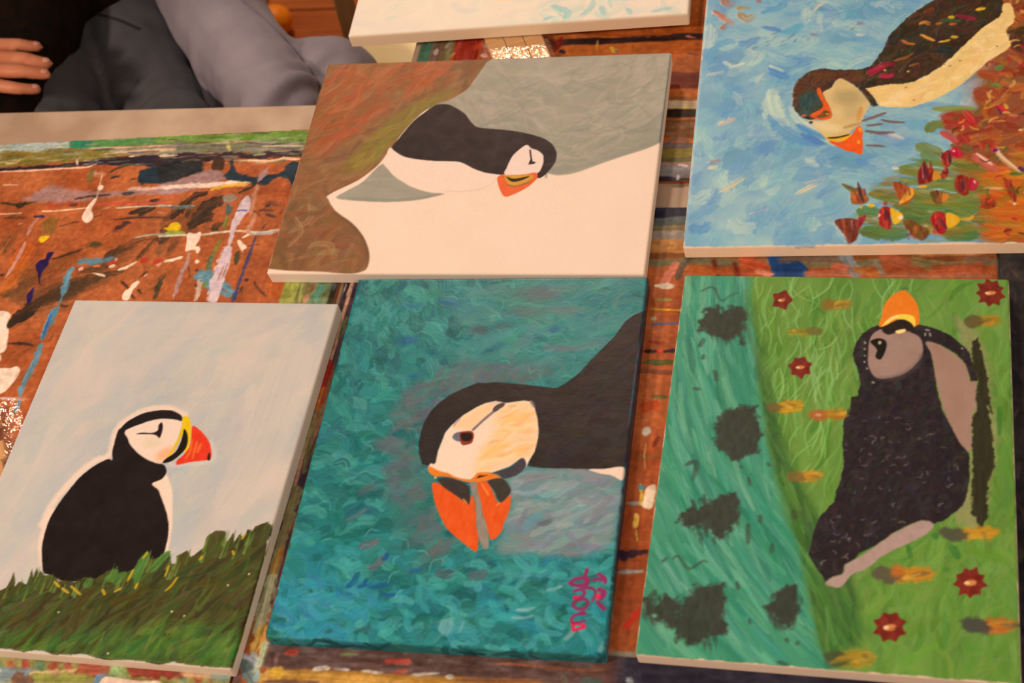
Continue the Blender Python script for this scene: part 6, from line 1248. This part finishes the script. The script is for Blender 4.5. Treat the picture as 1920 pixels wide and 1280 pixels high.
# ---- almost white canvas with pale blue strokes at the far side
RZ6 = math.radians(2.42); R6 = 0.0140
_bl = np.array([-0.6268, 1.2665]); _br = np.array([-0.2209, 1.2836])
_ctr = (_bl + _br) / 2 + np.array([-math.sin(RZ6), math.cos(RZ6)]) * W12 / 2
mat6 = pose(_ctr[0], _ctr[1], CT + R6, RZ6)
sh = canvas_sheet(mat6, H16, W12, 0.0016, (236, 186, 142), 106)
face = rect_mask(sh, H16, W12, 0.0004, 0.0006, 4)
n = fbm(sh.X / 40, sh.Y / 30, 81, 4)[..., None]
sh.put(FULL(sh), face, np.array((242, 208, 180), np.float32) + (n - .5) * np.array([14, 6, 4]), 1)
K6 = lambda *p: cr(620, 0, 2.667, p)
bl6 = (sstep(-.03, 0.06, sh.u0 + sh.X * sh.cell)).astype(np.float32) * face
sh.scatter(160, face, 46, 12, .4, [(236, 212, 188), (228, 206, 186), (246, 212, 180), (216, 204, 190)], 6, .3, .4, .35, 0.0002, spread=.7)
sh.scatter(150, bl6, 44, 11, .7, [(206, 204, 192), (196, 202, 194), (226, 208, 188), (214, 206, 190), (238, 210, 184), (184, 196, 196)], 6, .3, .6, .4, 0.0003, spread=.7)
for p, w, c in ((K6((1060, 100), (1130, 80), (1170, 90)), 6, (170, 192, 198)), (K6((1100, 30), (1180, 60), (1170, 95)), 12, (160, 190, 198)), (K6((1060, 60), (1110, 70), (1160, 95)), 8, (240, 208, 178)), (K6((1350, 30), (1370, 75)), 10, (170, 192, 196)), (K6((1480, 40), (1500, 70)), 8, (160, 188, 198)), (K6((1600, 60), (1700, 40)), 7, (170, 190, 196)), (K6((270, 100), (340, 80)), 5, (214, 206, 190)), (K6((830, 0), (920, -5)), 6, (250, 196, 130)), (K6((1250, 80), (1300, 40), (1310, 0)), 10, (176, 194, 198))):
    sh.stroke(p, w, c, .85, 'taper', 8, .2, 1.6, 2, 0.0003)
finish_canvas(sh, mat6, H16, W12, {0: ('canvas', None, None), 1: ('painted_ground', None, 'cream white ground with faint blue'), 2: ('blue_strokes', None, None)},
    'nearly white canvas with faint pale blue strokes, overhanging the table edge', 0.97)

# ------------------------------------------------------------------ wooden slats in clear wrap
M['pale_wood'] = noise_mat('pale_wood', alb((238, 168, 104)), alb((222, 142, 76)), 9, 0.45, (1.0, 14, 1), 0.05)
def wrap_mat():
    m, nt, N, Lk, P = new_mat('clear_wrap')
    out = N['Material Output']
    tr = N.new('ShaderNodeBsdfTransparent'); gl = N.new('ShaderNodeBsdfGlossy'); gl.inputs['Roughness'].default_value = 0.08
    gl.inputs['Color'].default_value = (1, 1, 1, 1)
    tc = N.new('ShaderNodeTexCoord'); nz = N.new('ShaderNodeTexNoise'); nz.inputs['Scale'].default_value = 90; nz.inputs['Detail'].default_value = 3
    Lk.new(tc.outputs['Object'], nz.inputs['Vector'])
    bp = N.new('ShaderNodeBump'); bp.inputs['Strength'].default_value = 0.9; bp.inputs['Distance'].default_value = 0.004
    Lk.new(nz.outputs['Fac'], bp.inputs['Height']); Lk.new(bp.outputs['Normal'], gl.inputs['Normal'])
    mx = N.new('ShaderNodeMixShader'); mx.inputs['Fac'].default_value = 0.16
    Lk.new(tr.outputs[0], mx.inputs[1]); Lk.new(gl.outputs[0], mx.inputs[2]); Lk.new(mx.outputs[0], out.inputs['Surface'])
    return m
M['wrap'] = wrap_mat()
def slat_pack(loc, rz, n, L, w, label, lift=0.0):
    t = empty('slat_pack', loc, rz); tag(t, label, 'wooden pack', 'packs of pale wooden slats in clear wrap')
    for k in range(n):
        a = (k - (n - 1) / 2) * 0.05
        bm = bmesh.new()
        bx(bm, ((k - (n - 1) / 2) * (w + 0.0006), 0, 0.0062), (w, L - 0.012 * (k % 2), 0.0116), 0, 0.0008, 1)
        bm_obj('slat', bm, M['pale_wood'], t)
    # wrap: crumpled film around the slats
    bm = bmesh.new(); nu, nv = 26, 40; WW = n * w / 2 + 0.006; rr = random.Random(n)
    vs = []
    for j in range(nv):
        row = []
        for i in range(nu):
            u = i / (nu - 1) * 2 - 1; v = j / (nv - 1) * 2 - 1
            z = 0.0131 + rr.uniform(0, 0.0007)
            ed = max(abs(u) * WW - n * w / 2, abs(v) * (L / 2 + 0.022) - L / 2)
            if ed > 0: z = 0.0126 - min(ed * 0.5, 0.010) + rr.uniform(0, 0.0018)
            row.append(bm.verts.new((u * WW, v * (L / 2 + 0.022), z)))
        vs.append(row)
    for j in range(nv - 1):
        for i in range(nu - 1): bm.faces.new((vs[j][i], vs[j][i + 1], vs[j + 1][i + 1], vs[j + 1][i]))
    bm_obj('plastic_wrap', bm, M['wrap'], t, True)
    return t
slat_pack((-0.4175, 1.2520, BT + 0.0002), math.radians(24), 3, 0.115, 0.021, 'pale wooden slats in clear wrap, wedged under the snow painting and the white canvas')
slat_pack((-0.925, 0.665, BT + 0.0002), math.radians(-58), 4, 0.125, 0.024, 'pale wooden slats in clear wrap beside the grass puffin painting')

# ------------------------------------------------------------------ people
def capsule(bm, p, q, r0, r1, n=14, m=5):
    p, q = Vector(p), Vector(q); d = (q - p); L = d.length; d = d.normalized() if L > 1e-6 else Vector((0, 0, 1))
    a = d.orthogonal().normalized(); b = d.cross(a)
    rings = []
    for k in range(m + 1):
        t = math.pi / 2 * (1 - k / m); rings.append((p - d * r0 * math.sin(t), r0 * math.cos(t)))
    for k in range(m + 1):
        t = math.pi / 2 * k / m; rings.append((q + d * r1 * math.sin(t), r1 * math.cos(t)))
    vv = []
    for c, r in rings[1:-1]:
        vv.append([bm.verts.new(c + (a * math.cos(6.28318 * i / n) + b * math.sin(6.28318 * i / n)) * r) for i in range(n)])
    s = bm.verts.new(rings[0][0]); e = bm.verts.new(rings[-1][0])
    for i in range(n):
        bm.faces.new((s, vv[0][(i + 1) % n], vv[0][i]))
        bm.faces.new((e, vv[-1][i], vv[-1][(i + 1) % n]))
    for r0_, r1_ in zip(vv, vv[1:]):
        for i in range(n): bm.faces.new((r0_[i], r0_[(i + 1) % n], r1_[(i + 1) % n], r1_[i]))

def organic(name, bones, mat, parent, vox=0.008, smooth=6, folds=None, seed=1):
    """bones: (p, q, r0, r1); merged into one continuous skin"""
    bm = bmesh.new()
    for p, q, r0, r1 in bones: capsule(bm, p, q, r0, r1)
    me = bpy.data.meshes.new(name); bm.to_mesh(me); bm.free()
    o = bpy.data.objects.new(name, me); COL.objects.link(o)
    md = o.modifiers.new('r', 'REMESH'); md.mode = 'VOXEL'; md.voxel_size = vox
    ms = o.modifiers.new('s', 'SMOOTH'); ms.factor = 0.5; ms.iterations = smooth
    dg = bpy.context.evaluated_depsgraph_get()
    me2 = bpy.data.meshes.new_from_object(o.evaluated_get(dg)); me2.name = name
    bpy.data.objects.remove(o, do_unlink=True); bpy.data.meshes.remove(me)
    n = len(me2.vertices); co = np.empty(n * 3, np.float32); me2.vertices.foreach_get('co', co); co = co.reshape(-1, 3)
    if folds is not None:
        nr = np.empty(n * 3, np.float32); me2.vertices.foreach_get('normal', nr); nr = nr.reshape(-1, 3)
        co = co + nr * folds(co)[:, None]
        me2.vertices.foreach_set('co', co.astype(np.float32).ravel())
    me2.update()
    me2.polygons.foreach_set('use_smooth', np.ones(len(me2.polygons), bool))
    return obj_from(name, me2, mat, parent)

def denim_mat(name, c1, c2):
    m, nt, N, Lk, P = new_mat(name)
    tc = N.new('ShaderNodeTexCoord')
    nz = N.new('ShaderNodeTexNoise'); nz.inputs['Scale'].default_value = 9; nz.inputs['Detail'].default_value = 5
    n2 = N.new('ShaderNodeTexNoise'); n2.inputs['Scale'].default_value = 420; n2.inputs['Detail'].default_value = 2
    Lk.new(tc.outputs['Object'], nz.inputs['Vector']); Lk.new(tc.outputs['Object'], n2.inputs['Vector'])
    cp = N.new('ShaderNodeValToRGB')
    cp.color_ramp.elements[0].position = .3; cp.color_ramp.elements[0].color = (*[float(x) for x in c1], 1)
    cp.color_ramp.elements[1].position = .7; cp.color_ramp.elements[1].color = (*[float(x) for x in c2], 1)
    ad = N.new('ShaderNodeMath'); ad.operation = 'MULTIPLY_ADD'; ad.inputs[1].default_value = 0.25; ad.inputs[2].default_value = -0.12
    a2 = N.new('ShaderNodeMath'); a2.operation = 'ADD'
    Lk.new(n2.outputs['Fac'], ad.inputs[0]); Lk.new(ad.outputs[0], a2.inputs[0]); Lk.new(nz.outputs['Fac'], a2.inputs[1])
    Lk.new(a2.outputs[0], cp.inputs['Fac']); Lk.new(cp.outputs['Color'], P.inputs['Base Color'])
    P.inputs['Roughness'].default_value = 0.85; P.inputs['Specular IOR Level'].default_value = 0.15
    bp = N.new('ShaderNodeBump'); bp.inputs['Strength'].default_value = 0.25; bp.inputs['Distance'].default_value = 0.0008
    Lk.new(n2.outputs['Fac'], bp.inputs['Height']); Lk.new(bp.outputs['Normal'], P.inputs['Normal'])
    return m
M['denim_light'] = denim_mat('washed_denim', alb((138, 116, 112)), alb((162, 136, 130)))
M['denim_shaded'] = denim_mat('shaded_denim', alb((76, 66, 62)), alb((94, 82, 76)))  # shade on the legs put into the cloth colour
M['brown_knit'] = noise_mat('brown_knit', alb((30, 19, 13)), alb((42, 27, 18)), 60, 0.9, (1, 1, 1), 0.4, 0.1)
M['grey_knit'] = noise_mat('grey_knit', alb((60, 56, 56)), alb((80, 74, 72)), 60, 0.9, (1, 1, 1), 0.4, 0.1)
M['skin'] = noise_mat('skin', alb((214, 116, 76)), alb((226, 130, 88)), 30, 0.5, (1, 1, 1), 0.05, 0.35)
M['skin'].node_tree.nodes['Principled BSDF'].inputs['Subsurface Weight'].default_value = 0.08
M['nail'] = noise_mat('nail', alb((226, 140, 108)), alb((236, 152, 118)), 30, 0.3)
M['hair_brown'] = noise_mat('brown_hair', (0.03, 0.018, 0.010), (0.06, 0.035, 0.018), 40, 0.5, (1, 1, 6), 0.5)
M['shoe'] = noise_mat('dark_shoe', (0.03, 0.03, 0.03), (0.05, 0.045, 0.04), 20, 0.5)
M['stitch'] = noise_mat('stitching', alb((48, 38, 34)), alb((56, 46, 40)), 20, 0.8)

def V(*a): return Vector(a)
def jean_folds(knees, seed):
    def f(co):
        x, y, z = co[:, 0], co[:, 1], co[:, 2]
        d = (fbm(x * 22 + z * 8, y * 22 - z * 6, seed, 3) - .5) * 0.008
        for k, dr in knees:
            r = np.sqrt(((co - np.array(k)) ** 2).sum(1))
            s = (co - np.array(k)) @ np.array(dr)
            d += np.exp(-(r / 0.09) ** 2) * np.sin(s * 120 + 2.0 * np.sin(x * 40)) * 0.007
        return d
    return f

def head(bones, n, up):
    c = n + up * 0.15
    bones += [(c, c + up * 0.05, 0.082, 0.085), (n, c, 0.055, 0.06), (c - V(0, 0.045, 0.05), c - V(0, 0.05, 0.055), 0.05, 0.048)]
    return c

def seated(name, label, pelvis, fdir, hips, knees, ankles, chest, arms, jeans, top, seed, extra_top=(), hand=None, extra_jeans=(), folded=None, thick=(1.0, 1.0)):
    root = empty(name, (pelvis[0], pelvis[1], 0)); tag(root, label, 'person')
    off = V(-pelvis[0], -pelvis[1], 0)
    T = lambda p: V(*p) + off
    up = V(0, 0, 1)
    neck = T(chest) + up * 0.26
    body = [(T(pelvis), T(chest), 0.095, 0.10), (T(chest), neck - up * 0.05, 0.09, 0.05)]
    hc = head(body, neck, up)
    for li, (h, k, a) in enumerate(zip(hips, knees, ankles)):
        body += [(T(pelvis), T(h), 0.08, 0.07), (T(h), T(k), 0.066, 0.048), (T(k), T(a), 0.044, 0.034)]
        if li == folded: continue
        foot = T(a) + V(fdir[0], fdir[1], 0) * 0.13 - up * 0.03
        body += [(T(a) - up * 0.01, foot, 0.036, 0.028)]
    for s, e, w in arms:
        body += [(T(chest) + up * 0.17, T(s), 0.05, 0.045), (T(s), T(e), 0.042, 0.034), (T(e), T(w), 0.033, 0.024)]
    if hand:
        body += [(T(p), T(q), r0, r1) for p, q, r0, r1 in hand['bones']]
    b = organic('body', body, M['skin'], root, 0.0056 if hand else 0.009, 2)
    if hand:
        for c, d in hand['nails']:
            bm = bmesh.new()
            bmesh.ops.create_uvsphere(bm, u_segments=10, v_segments=6, radius=1.0)
            bmesh.ops.scale(bm, vec=(0.0062, 0.0048, 0.0018), verts=bm.verts)
            q = Vector(d).to_track_quat('X', 'Z').to_matrix()
            bmesh.ops.rotate(bm, cent=(0, 0, 0), matrix=q, verts=bm.verts)
            bmesh.ops.translate(bm, vec=T(c), verts=bm.verts)
            bm_obj('fingernail', bm, M['nail'], b, True)
    jb = []
    jb += [(T(p), T(q), r0, r1) for p, q, r0, r1 in extra_jeans]
    for h, k, a, g_ in zip(hips, knees, ankles, thick):
        h2 = T(h) * 0.5 + T(k) * 0.5
        jb += [(T(pelvis), T(h), 0.110, 0.096 * g_), (T(h), h2, 0.096 * g_, 0.084 * g_), (h2, T(k), 0.084 * g_, 0.068 * g_), (T(k), T(k) * 0.6 + T(a) * 0.4, 0.066, 0.060), (T(k) * 0.6 + T(a) * 0.4, T(a) + up * 0.03, 0.060, 0.055)]
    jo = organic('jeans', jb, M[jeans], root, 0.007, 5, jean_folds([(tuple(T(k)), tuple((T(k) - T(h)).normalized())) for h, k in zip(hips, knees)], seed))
    tb = [(T(pelvis) + up * 0.06, T(chest), 0.125, 0.125), (T(chest), T(chest) + up * 0.14, 0.125, 0.095)]
    for s, e, w in arms:
        tb += [(T(chest) + up * 0.16, T(s), 0.075, 0.062), (T(s), T(e), 0.060, 0.050), (T(e), T(e) * 0.15 + T(w) * 0.85, 0.050, 0.040)]
    tb += [(T(p), T(q), r0, r1) for p, q, r0, r1 in extra_top]
    organic('sweater', tb, M[top], root, 0.009, 5, lambda co: (fbm(co[:, 0] * 14, co[:, 2] * 14 + co[:, 1] * 9, seed + 3, 3) - .5) * 0.012)
    hb = [(hc + up * 0.05, hc + V(0, 0.03, 0.06), 0.095, 0.085), (hc + V(0, 0.05, 0.0), hc + V(0, 0.06, -0.16), 0.075, 0.05)]
    organic('hair', hb, M['hair_brown'], root, 0.009, 4)
    for li, a in enumerate(ankles):
        if li == folded: continue
        p = T(a); q = p + V(fdir[0], fdir[1], 0) * 0.15
        organic('shoe', [(p - up * 0.025 - V(fdir[0], fdir[1], 0) * 0.03, q - up * 0.035, 0.046, 0.038)], M['shoe'], root, 0.008, 4)
    return root, jo

# fingers of the hand on the lap (four fingers to the right, thumb towards the body)
HZ = 0.690
def hp(px, z=HZ): return tuple(at(np.array(px, float), z))
fing = [((70, 88), (36, 84), (-6, 84)), ((88, 119), (48, 110), (-6, 108)), ((85, 140), (44, 134), (-6, 132)), ((68, 168), (32, 166), (-8, 160))]
hb = []; nails = []
palm = np.array(hp((-95, 128), HZ - 0.004))
for i, (t, m, k) in enumerate(fing):
    t3, m3, k3 = np.array(hp(t, HZ - .010)), np.array(hp(m, HZ + .003)), np.array(hp(k, HZ + .008))
    k2 = np.array(hp((k[0] - 58, k[1] + 4), HZ + .004))
    r = (0.0096, 0.0100, 0.0098, 0.0092)[i]
    hb += [(tuple(t3), tuple(m3), r * .86, r), (tuple(m3), tuple(k3), r, r * 1.08), (tuple(k3), tuple(k2), r * 1.08, 0.0105), (tuple(k2), tuple(palm), 0.011, 0.015)]
    d = t3 - m3; d /= np.linalg.norm(d)
    nails.append((tuple(t3 + d * 0.001 + np.array([0, 0, r * .72])), tuple(d)))
hb += [(hp((-60, 90), HZ - .004), hp((-15, 52), HZ - .012), 0.011, 0.010), (hp((-15, 52), HZ - .012), hp((20, 50), HZ - .020), 0.0095, 0.008)]
wr = hp((-150, 120), HZ + .012)
hb += [(tuple(palm), wr, 0.018, 0.022)]
p1 = (-1.36, 1.76, 0.545)
pers1, jean1 = seated('person', 'seated person in jeans darkened for shade and brown top with a hand on the lap', p1, (0.12, -0.99),
       [(-1.245, 1.74, 0.535), (-1.35, 1.68, 0.545)], [(-1.020, 1.410, 0.495), (-1.115, 1.268, 0.560)], [(-1.00, 1.36, 0.10), (-1.13, 1.24, 0.10)],
       (-1.39, 1.86, 0.95), [((-1.56, 1.82, 1.10), (-1.54, 1.50, 0.86), wr), ((-1.24, 1.88, 1.10), (-1.21, 1.98, 0.86), (-1.32, 1.94, 0.68))], 'denim_shaded', 'brown_knit', 3,
       extra_top=[(hp((70, -60), .64), hp((62, 60), .625), 0.085, 0.070), (hp((62, 60), .625), hp((30, 150), .618), 0.070, 0.060), (hp((30, 150), .618), hp((10, 235), .612), 0.060, 0.056), (hp((0, 60), .61), hp((-40, 230), .60), 0.08, 0.07), (hp((170, -50), .62), hp((90, -40), .62), 0.07, 0.08)],
       hand={'bones': hb, 'nails': nails}, thick=(0.97, 1.0))
p2 = (-1.11, 1.88, 0.535)
pers2, jean2 = seated('person', 'seated person in light washed jeans with one leg folded on the seat', p2, (0.65, -0.75),
       [(-1.120, 1.767, 0.525), (-1.08, 1.84, 0.47)], [(-0.830, 1.401, 0.535), (-0.985, 1.530, 0.440)], [(-0.76, 1.31, 0.10), (-0.80, 1.500, 0.475)],
       (-1.13, 2.02, 0.95), [((-1.24, 1.98, 1.10), (-1.22, 2.06, 0.86), (-1.15, 1.94, 0.80)), ((-1.00, 2.08, 1.10), (-0.99, 2.10, 0.86), (-1.03, 1.96, 0.76))], 'denim_light', 'grey_knit', 8,
       extra_jeans=[((-0.975, 1.520, 0.460), (-0.795, 1.502, 0.482), 0.070, 0.076)], folded=1, thick=(0.92, 0.72))
# stitched seams lying on the cloth
from mathutils.bvhtree import BVHTree
def seam(jo, root, pts, rad, mat, name):
    me = jo.data; off = Vector((root.location.x, root.location.y, 0))
    tr = BVHTree.FromPolygons([v.co + off for v in me.vertices], [tuple(p.vertices) for p in me.polygons])
    out = []
    for x, y in spline(pts, False, 5):
        d = Vector(((x - 960) / FPX * CAM_R - (y - 640) / FPX * CAM_U + CAM_F).tolist()).normalized()
        h = tr.ray_cast(Vector(CAM_POS.tolist()), d)
        if h[0] is not None: out.append(h[0] + h[1] * rad * .4 - off)
    if len(out) > 2:
        bm = bmesh.new(); tube(bm, out, rad, 6); bm_obj(name, bm, mat, jo, True)
M['seam_blue'] = noise_mat('seam_thread', alb((112, 96, 94)), alb((122, 104, 102)), 60, 0.9)
seam(jean2, pers2, [(440, -10), (500, 40), (545, 85), (585, 135), (600, 165)], 0.0011, M['seam_blue'], 'side_seam')
seam(jean1, pers1, [(138, 22), (180, 26), (222, 38), (262, 56)], 0.0020, M['stitch'], 'pocket_seam')

# ------------------------------------------------------------------ seats and the things behind
M['chair_wood'] = noise_mat('chair_wood', alb((206, 146, 84)), alb((224, 164, 100)), 14, 0.45, (8, 8, 1), 0.03)
M['cream_seat'] = noise_mat('cream_lacquer', (0.90, 0.86, 0.50), (0.94, 0.92, 0.60), 10, 0.35, (2, 12, 1))
M['dark_seat'] = noise_mat('dark_seat', (0.04, 0.035, 0.03), (0.06, 0.05, 0.045), 30, 0.6)
def stool(loc, R, h, seat_mat, label):
    t = empty('stool', loc); tag(t, label, 'stool', 'stools by the tables')
    bm = bmesh.new()
    bmesh.ops.create_cone(bm, cap_ends=True, segments=40, radius1=R, radius2=R, depth=0.032)
    es = [e for e in bm.edges if abs(e.verts[0].co.z - e.verts[1].co.z) < 1e-6]
    bmesh.ops.bevel(bm, geom=es, offset=0.009, segments=3, profile=0.5, affect='EDGES')
    bmesh.ops.translate(bm, vec=(0, 0, h - 0.016), verts=bm.verts)
    bm_obj('seat', bm, seat_mat, t, True)
    for k in range(4):
        a = math.pi / 4 + k * math.pi / 2
        bm = bmesh.new(); tube(bm, [(math.cos(a) * R * .55, math.sin(a) * R * .55, 0), (math.cos(a) * R * .50, math.sin(a) * R * .50, h - 0.032)], [0.013, 0.015], 12)
        bm_obj('leg', bm, M['chair_wood'], t, True)
    bm = bmesh.new()
    rr = R * .54
    tube(bm, [(rr * math.cos(x), rr * math.sin(x), 0.15) for x in np.linspace(0, 6.283, 33)], 0.008, 8)
    bm_obj('foot_ring', bm, M['chair_wood'], t, True)
    return t
stool((-1.455, 1.80, 0), 0.14, 0.425, M['dark_seat'], 'low round stool under the person in jeans darkened for shade')
stool((-1.20, 1.93, 0), 0.13, 0.425, M['dark_seat'], 'low round stool under the person in light washed jeans')
stool((-0.672, 1.690, 0), 0.142, 0.45, M['cream_seat'], 'empty stool with a cream round seat beside the far table')
def chair(loc, rz, label, seat_z=0.45):
    t = empty('chair', loc, rz); tag(t, label, 'chair')
    w, d = 0.42, 0.42
    bm = bmesh.new(); bx(bm, (0, 0, seat_z - 0.012), (w, d, 0.024), 0, 0.008, 3)
    bm_obj('seat', bm, M['chair_wood'], t)
    box_obj('seat_frame', (0, 0, seat_z - 0.046), (w - 0.06, d - 0.06, 0.044), M['chair_wood'], t, 0, 0.004)
    for sx in (-1, 1):
        bm = bmesh.new(); tube(bm, [(sx * 0.205, -0.200, 0), (sx * 0.18, -0.18, seat_z - 0.024)], [0.015, 0.019], 12); bm_obj('leg', bm, M['chair_wood'], t, True)
        bm = bmesh.new(); tube(bm, [(sx * 0.19, 0.225, 0), (sx * 0.19, 0.222, seat_z), (sx * 0.19, 0.265, 0.88)], [0.016, 0.019, 0.015], 12); bm_obj('back_post', bm, M['chair_wood'], t, True)
    for z in (0.62, 0.72, 0.82):
        box_obj('back_slat', (0, 0.230 + (z - seat_z) * 0.098, z), (0.37, 0.012, 0.055), M['chair_wood'], t, 0, 0.003)
    return t
chair((-0.737, 2.085, 0), 0.0, 'empty light wooden chair standing behind the cream stool')

M['orange'] = noise_mat('orange_peel', alb((250, 128, 14), .9), alb((240, 112, 10), .9), 60, 0.45, (1, 1, 1), 0.2)
bm = bmesh.new(); bmesh.ops.create_uvsphere(bm, u_segments=28, v_segments=18, radius=0.036)
for v in bm.verts: v.co.z *= 0.93
bmesh.ops.translate(bm, vec=(0, 0, 0.0335), verts=bm.verts)
ob = bm_obj('orange_ball', bm, M['orange'], None, True)
ob.location = (-1.222, 2.177, 0.0)
tag(ob, 'small bright orange ball on the wooden floor', 'ball')
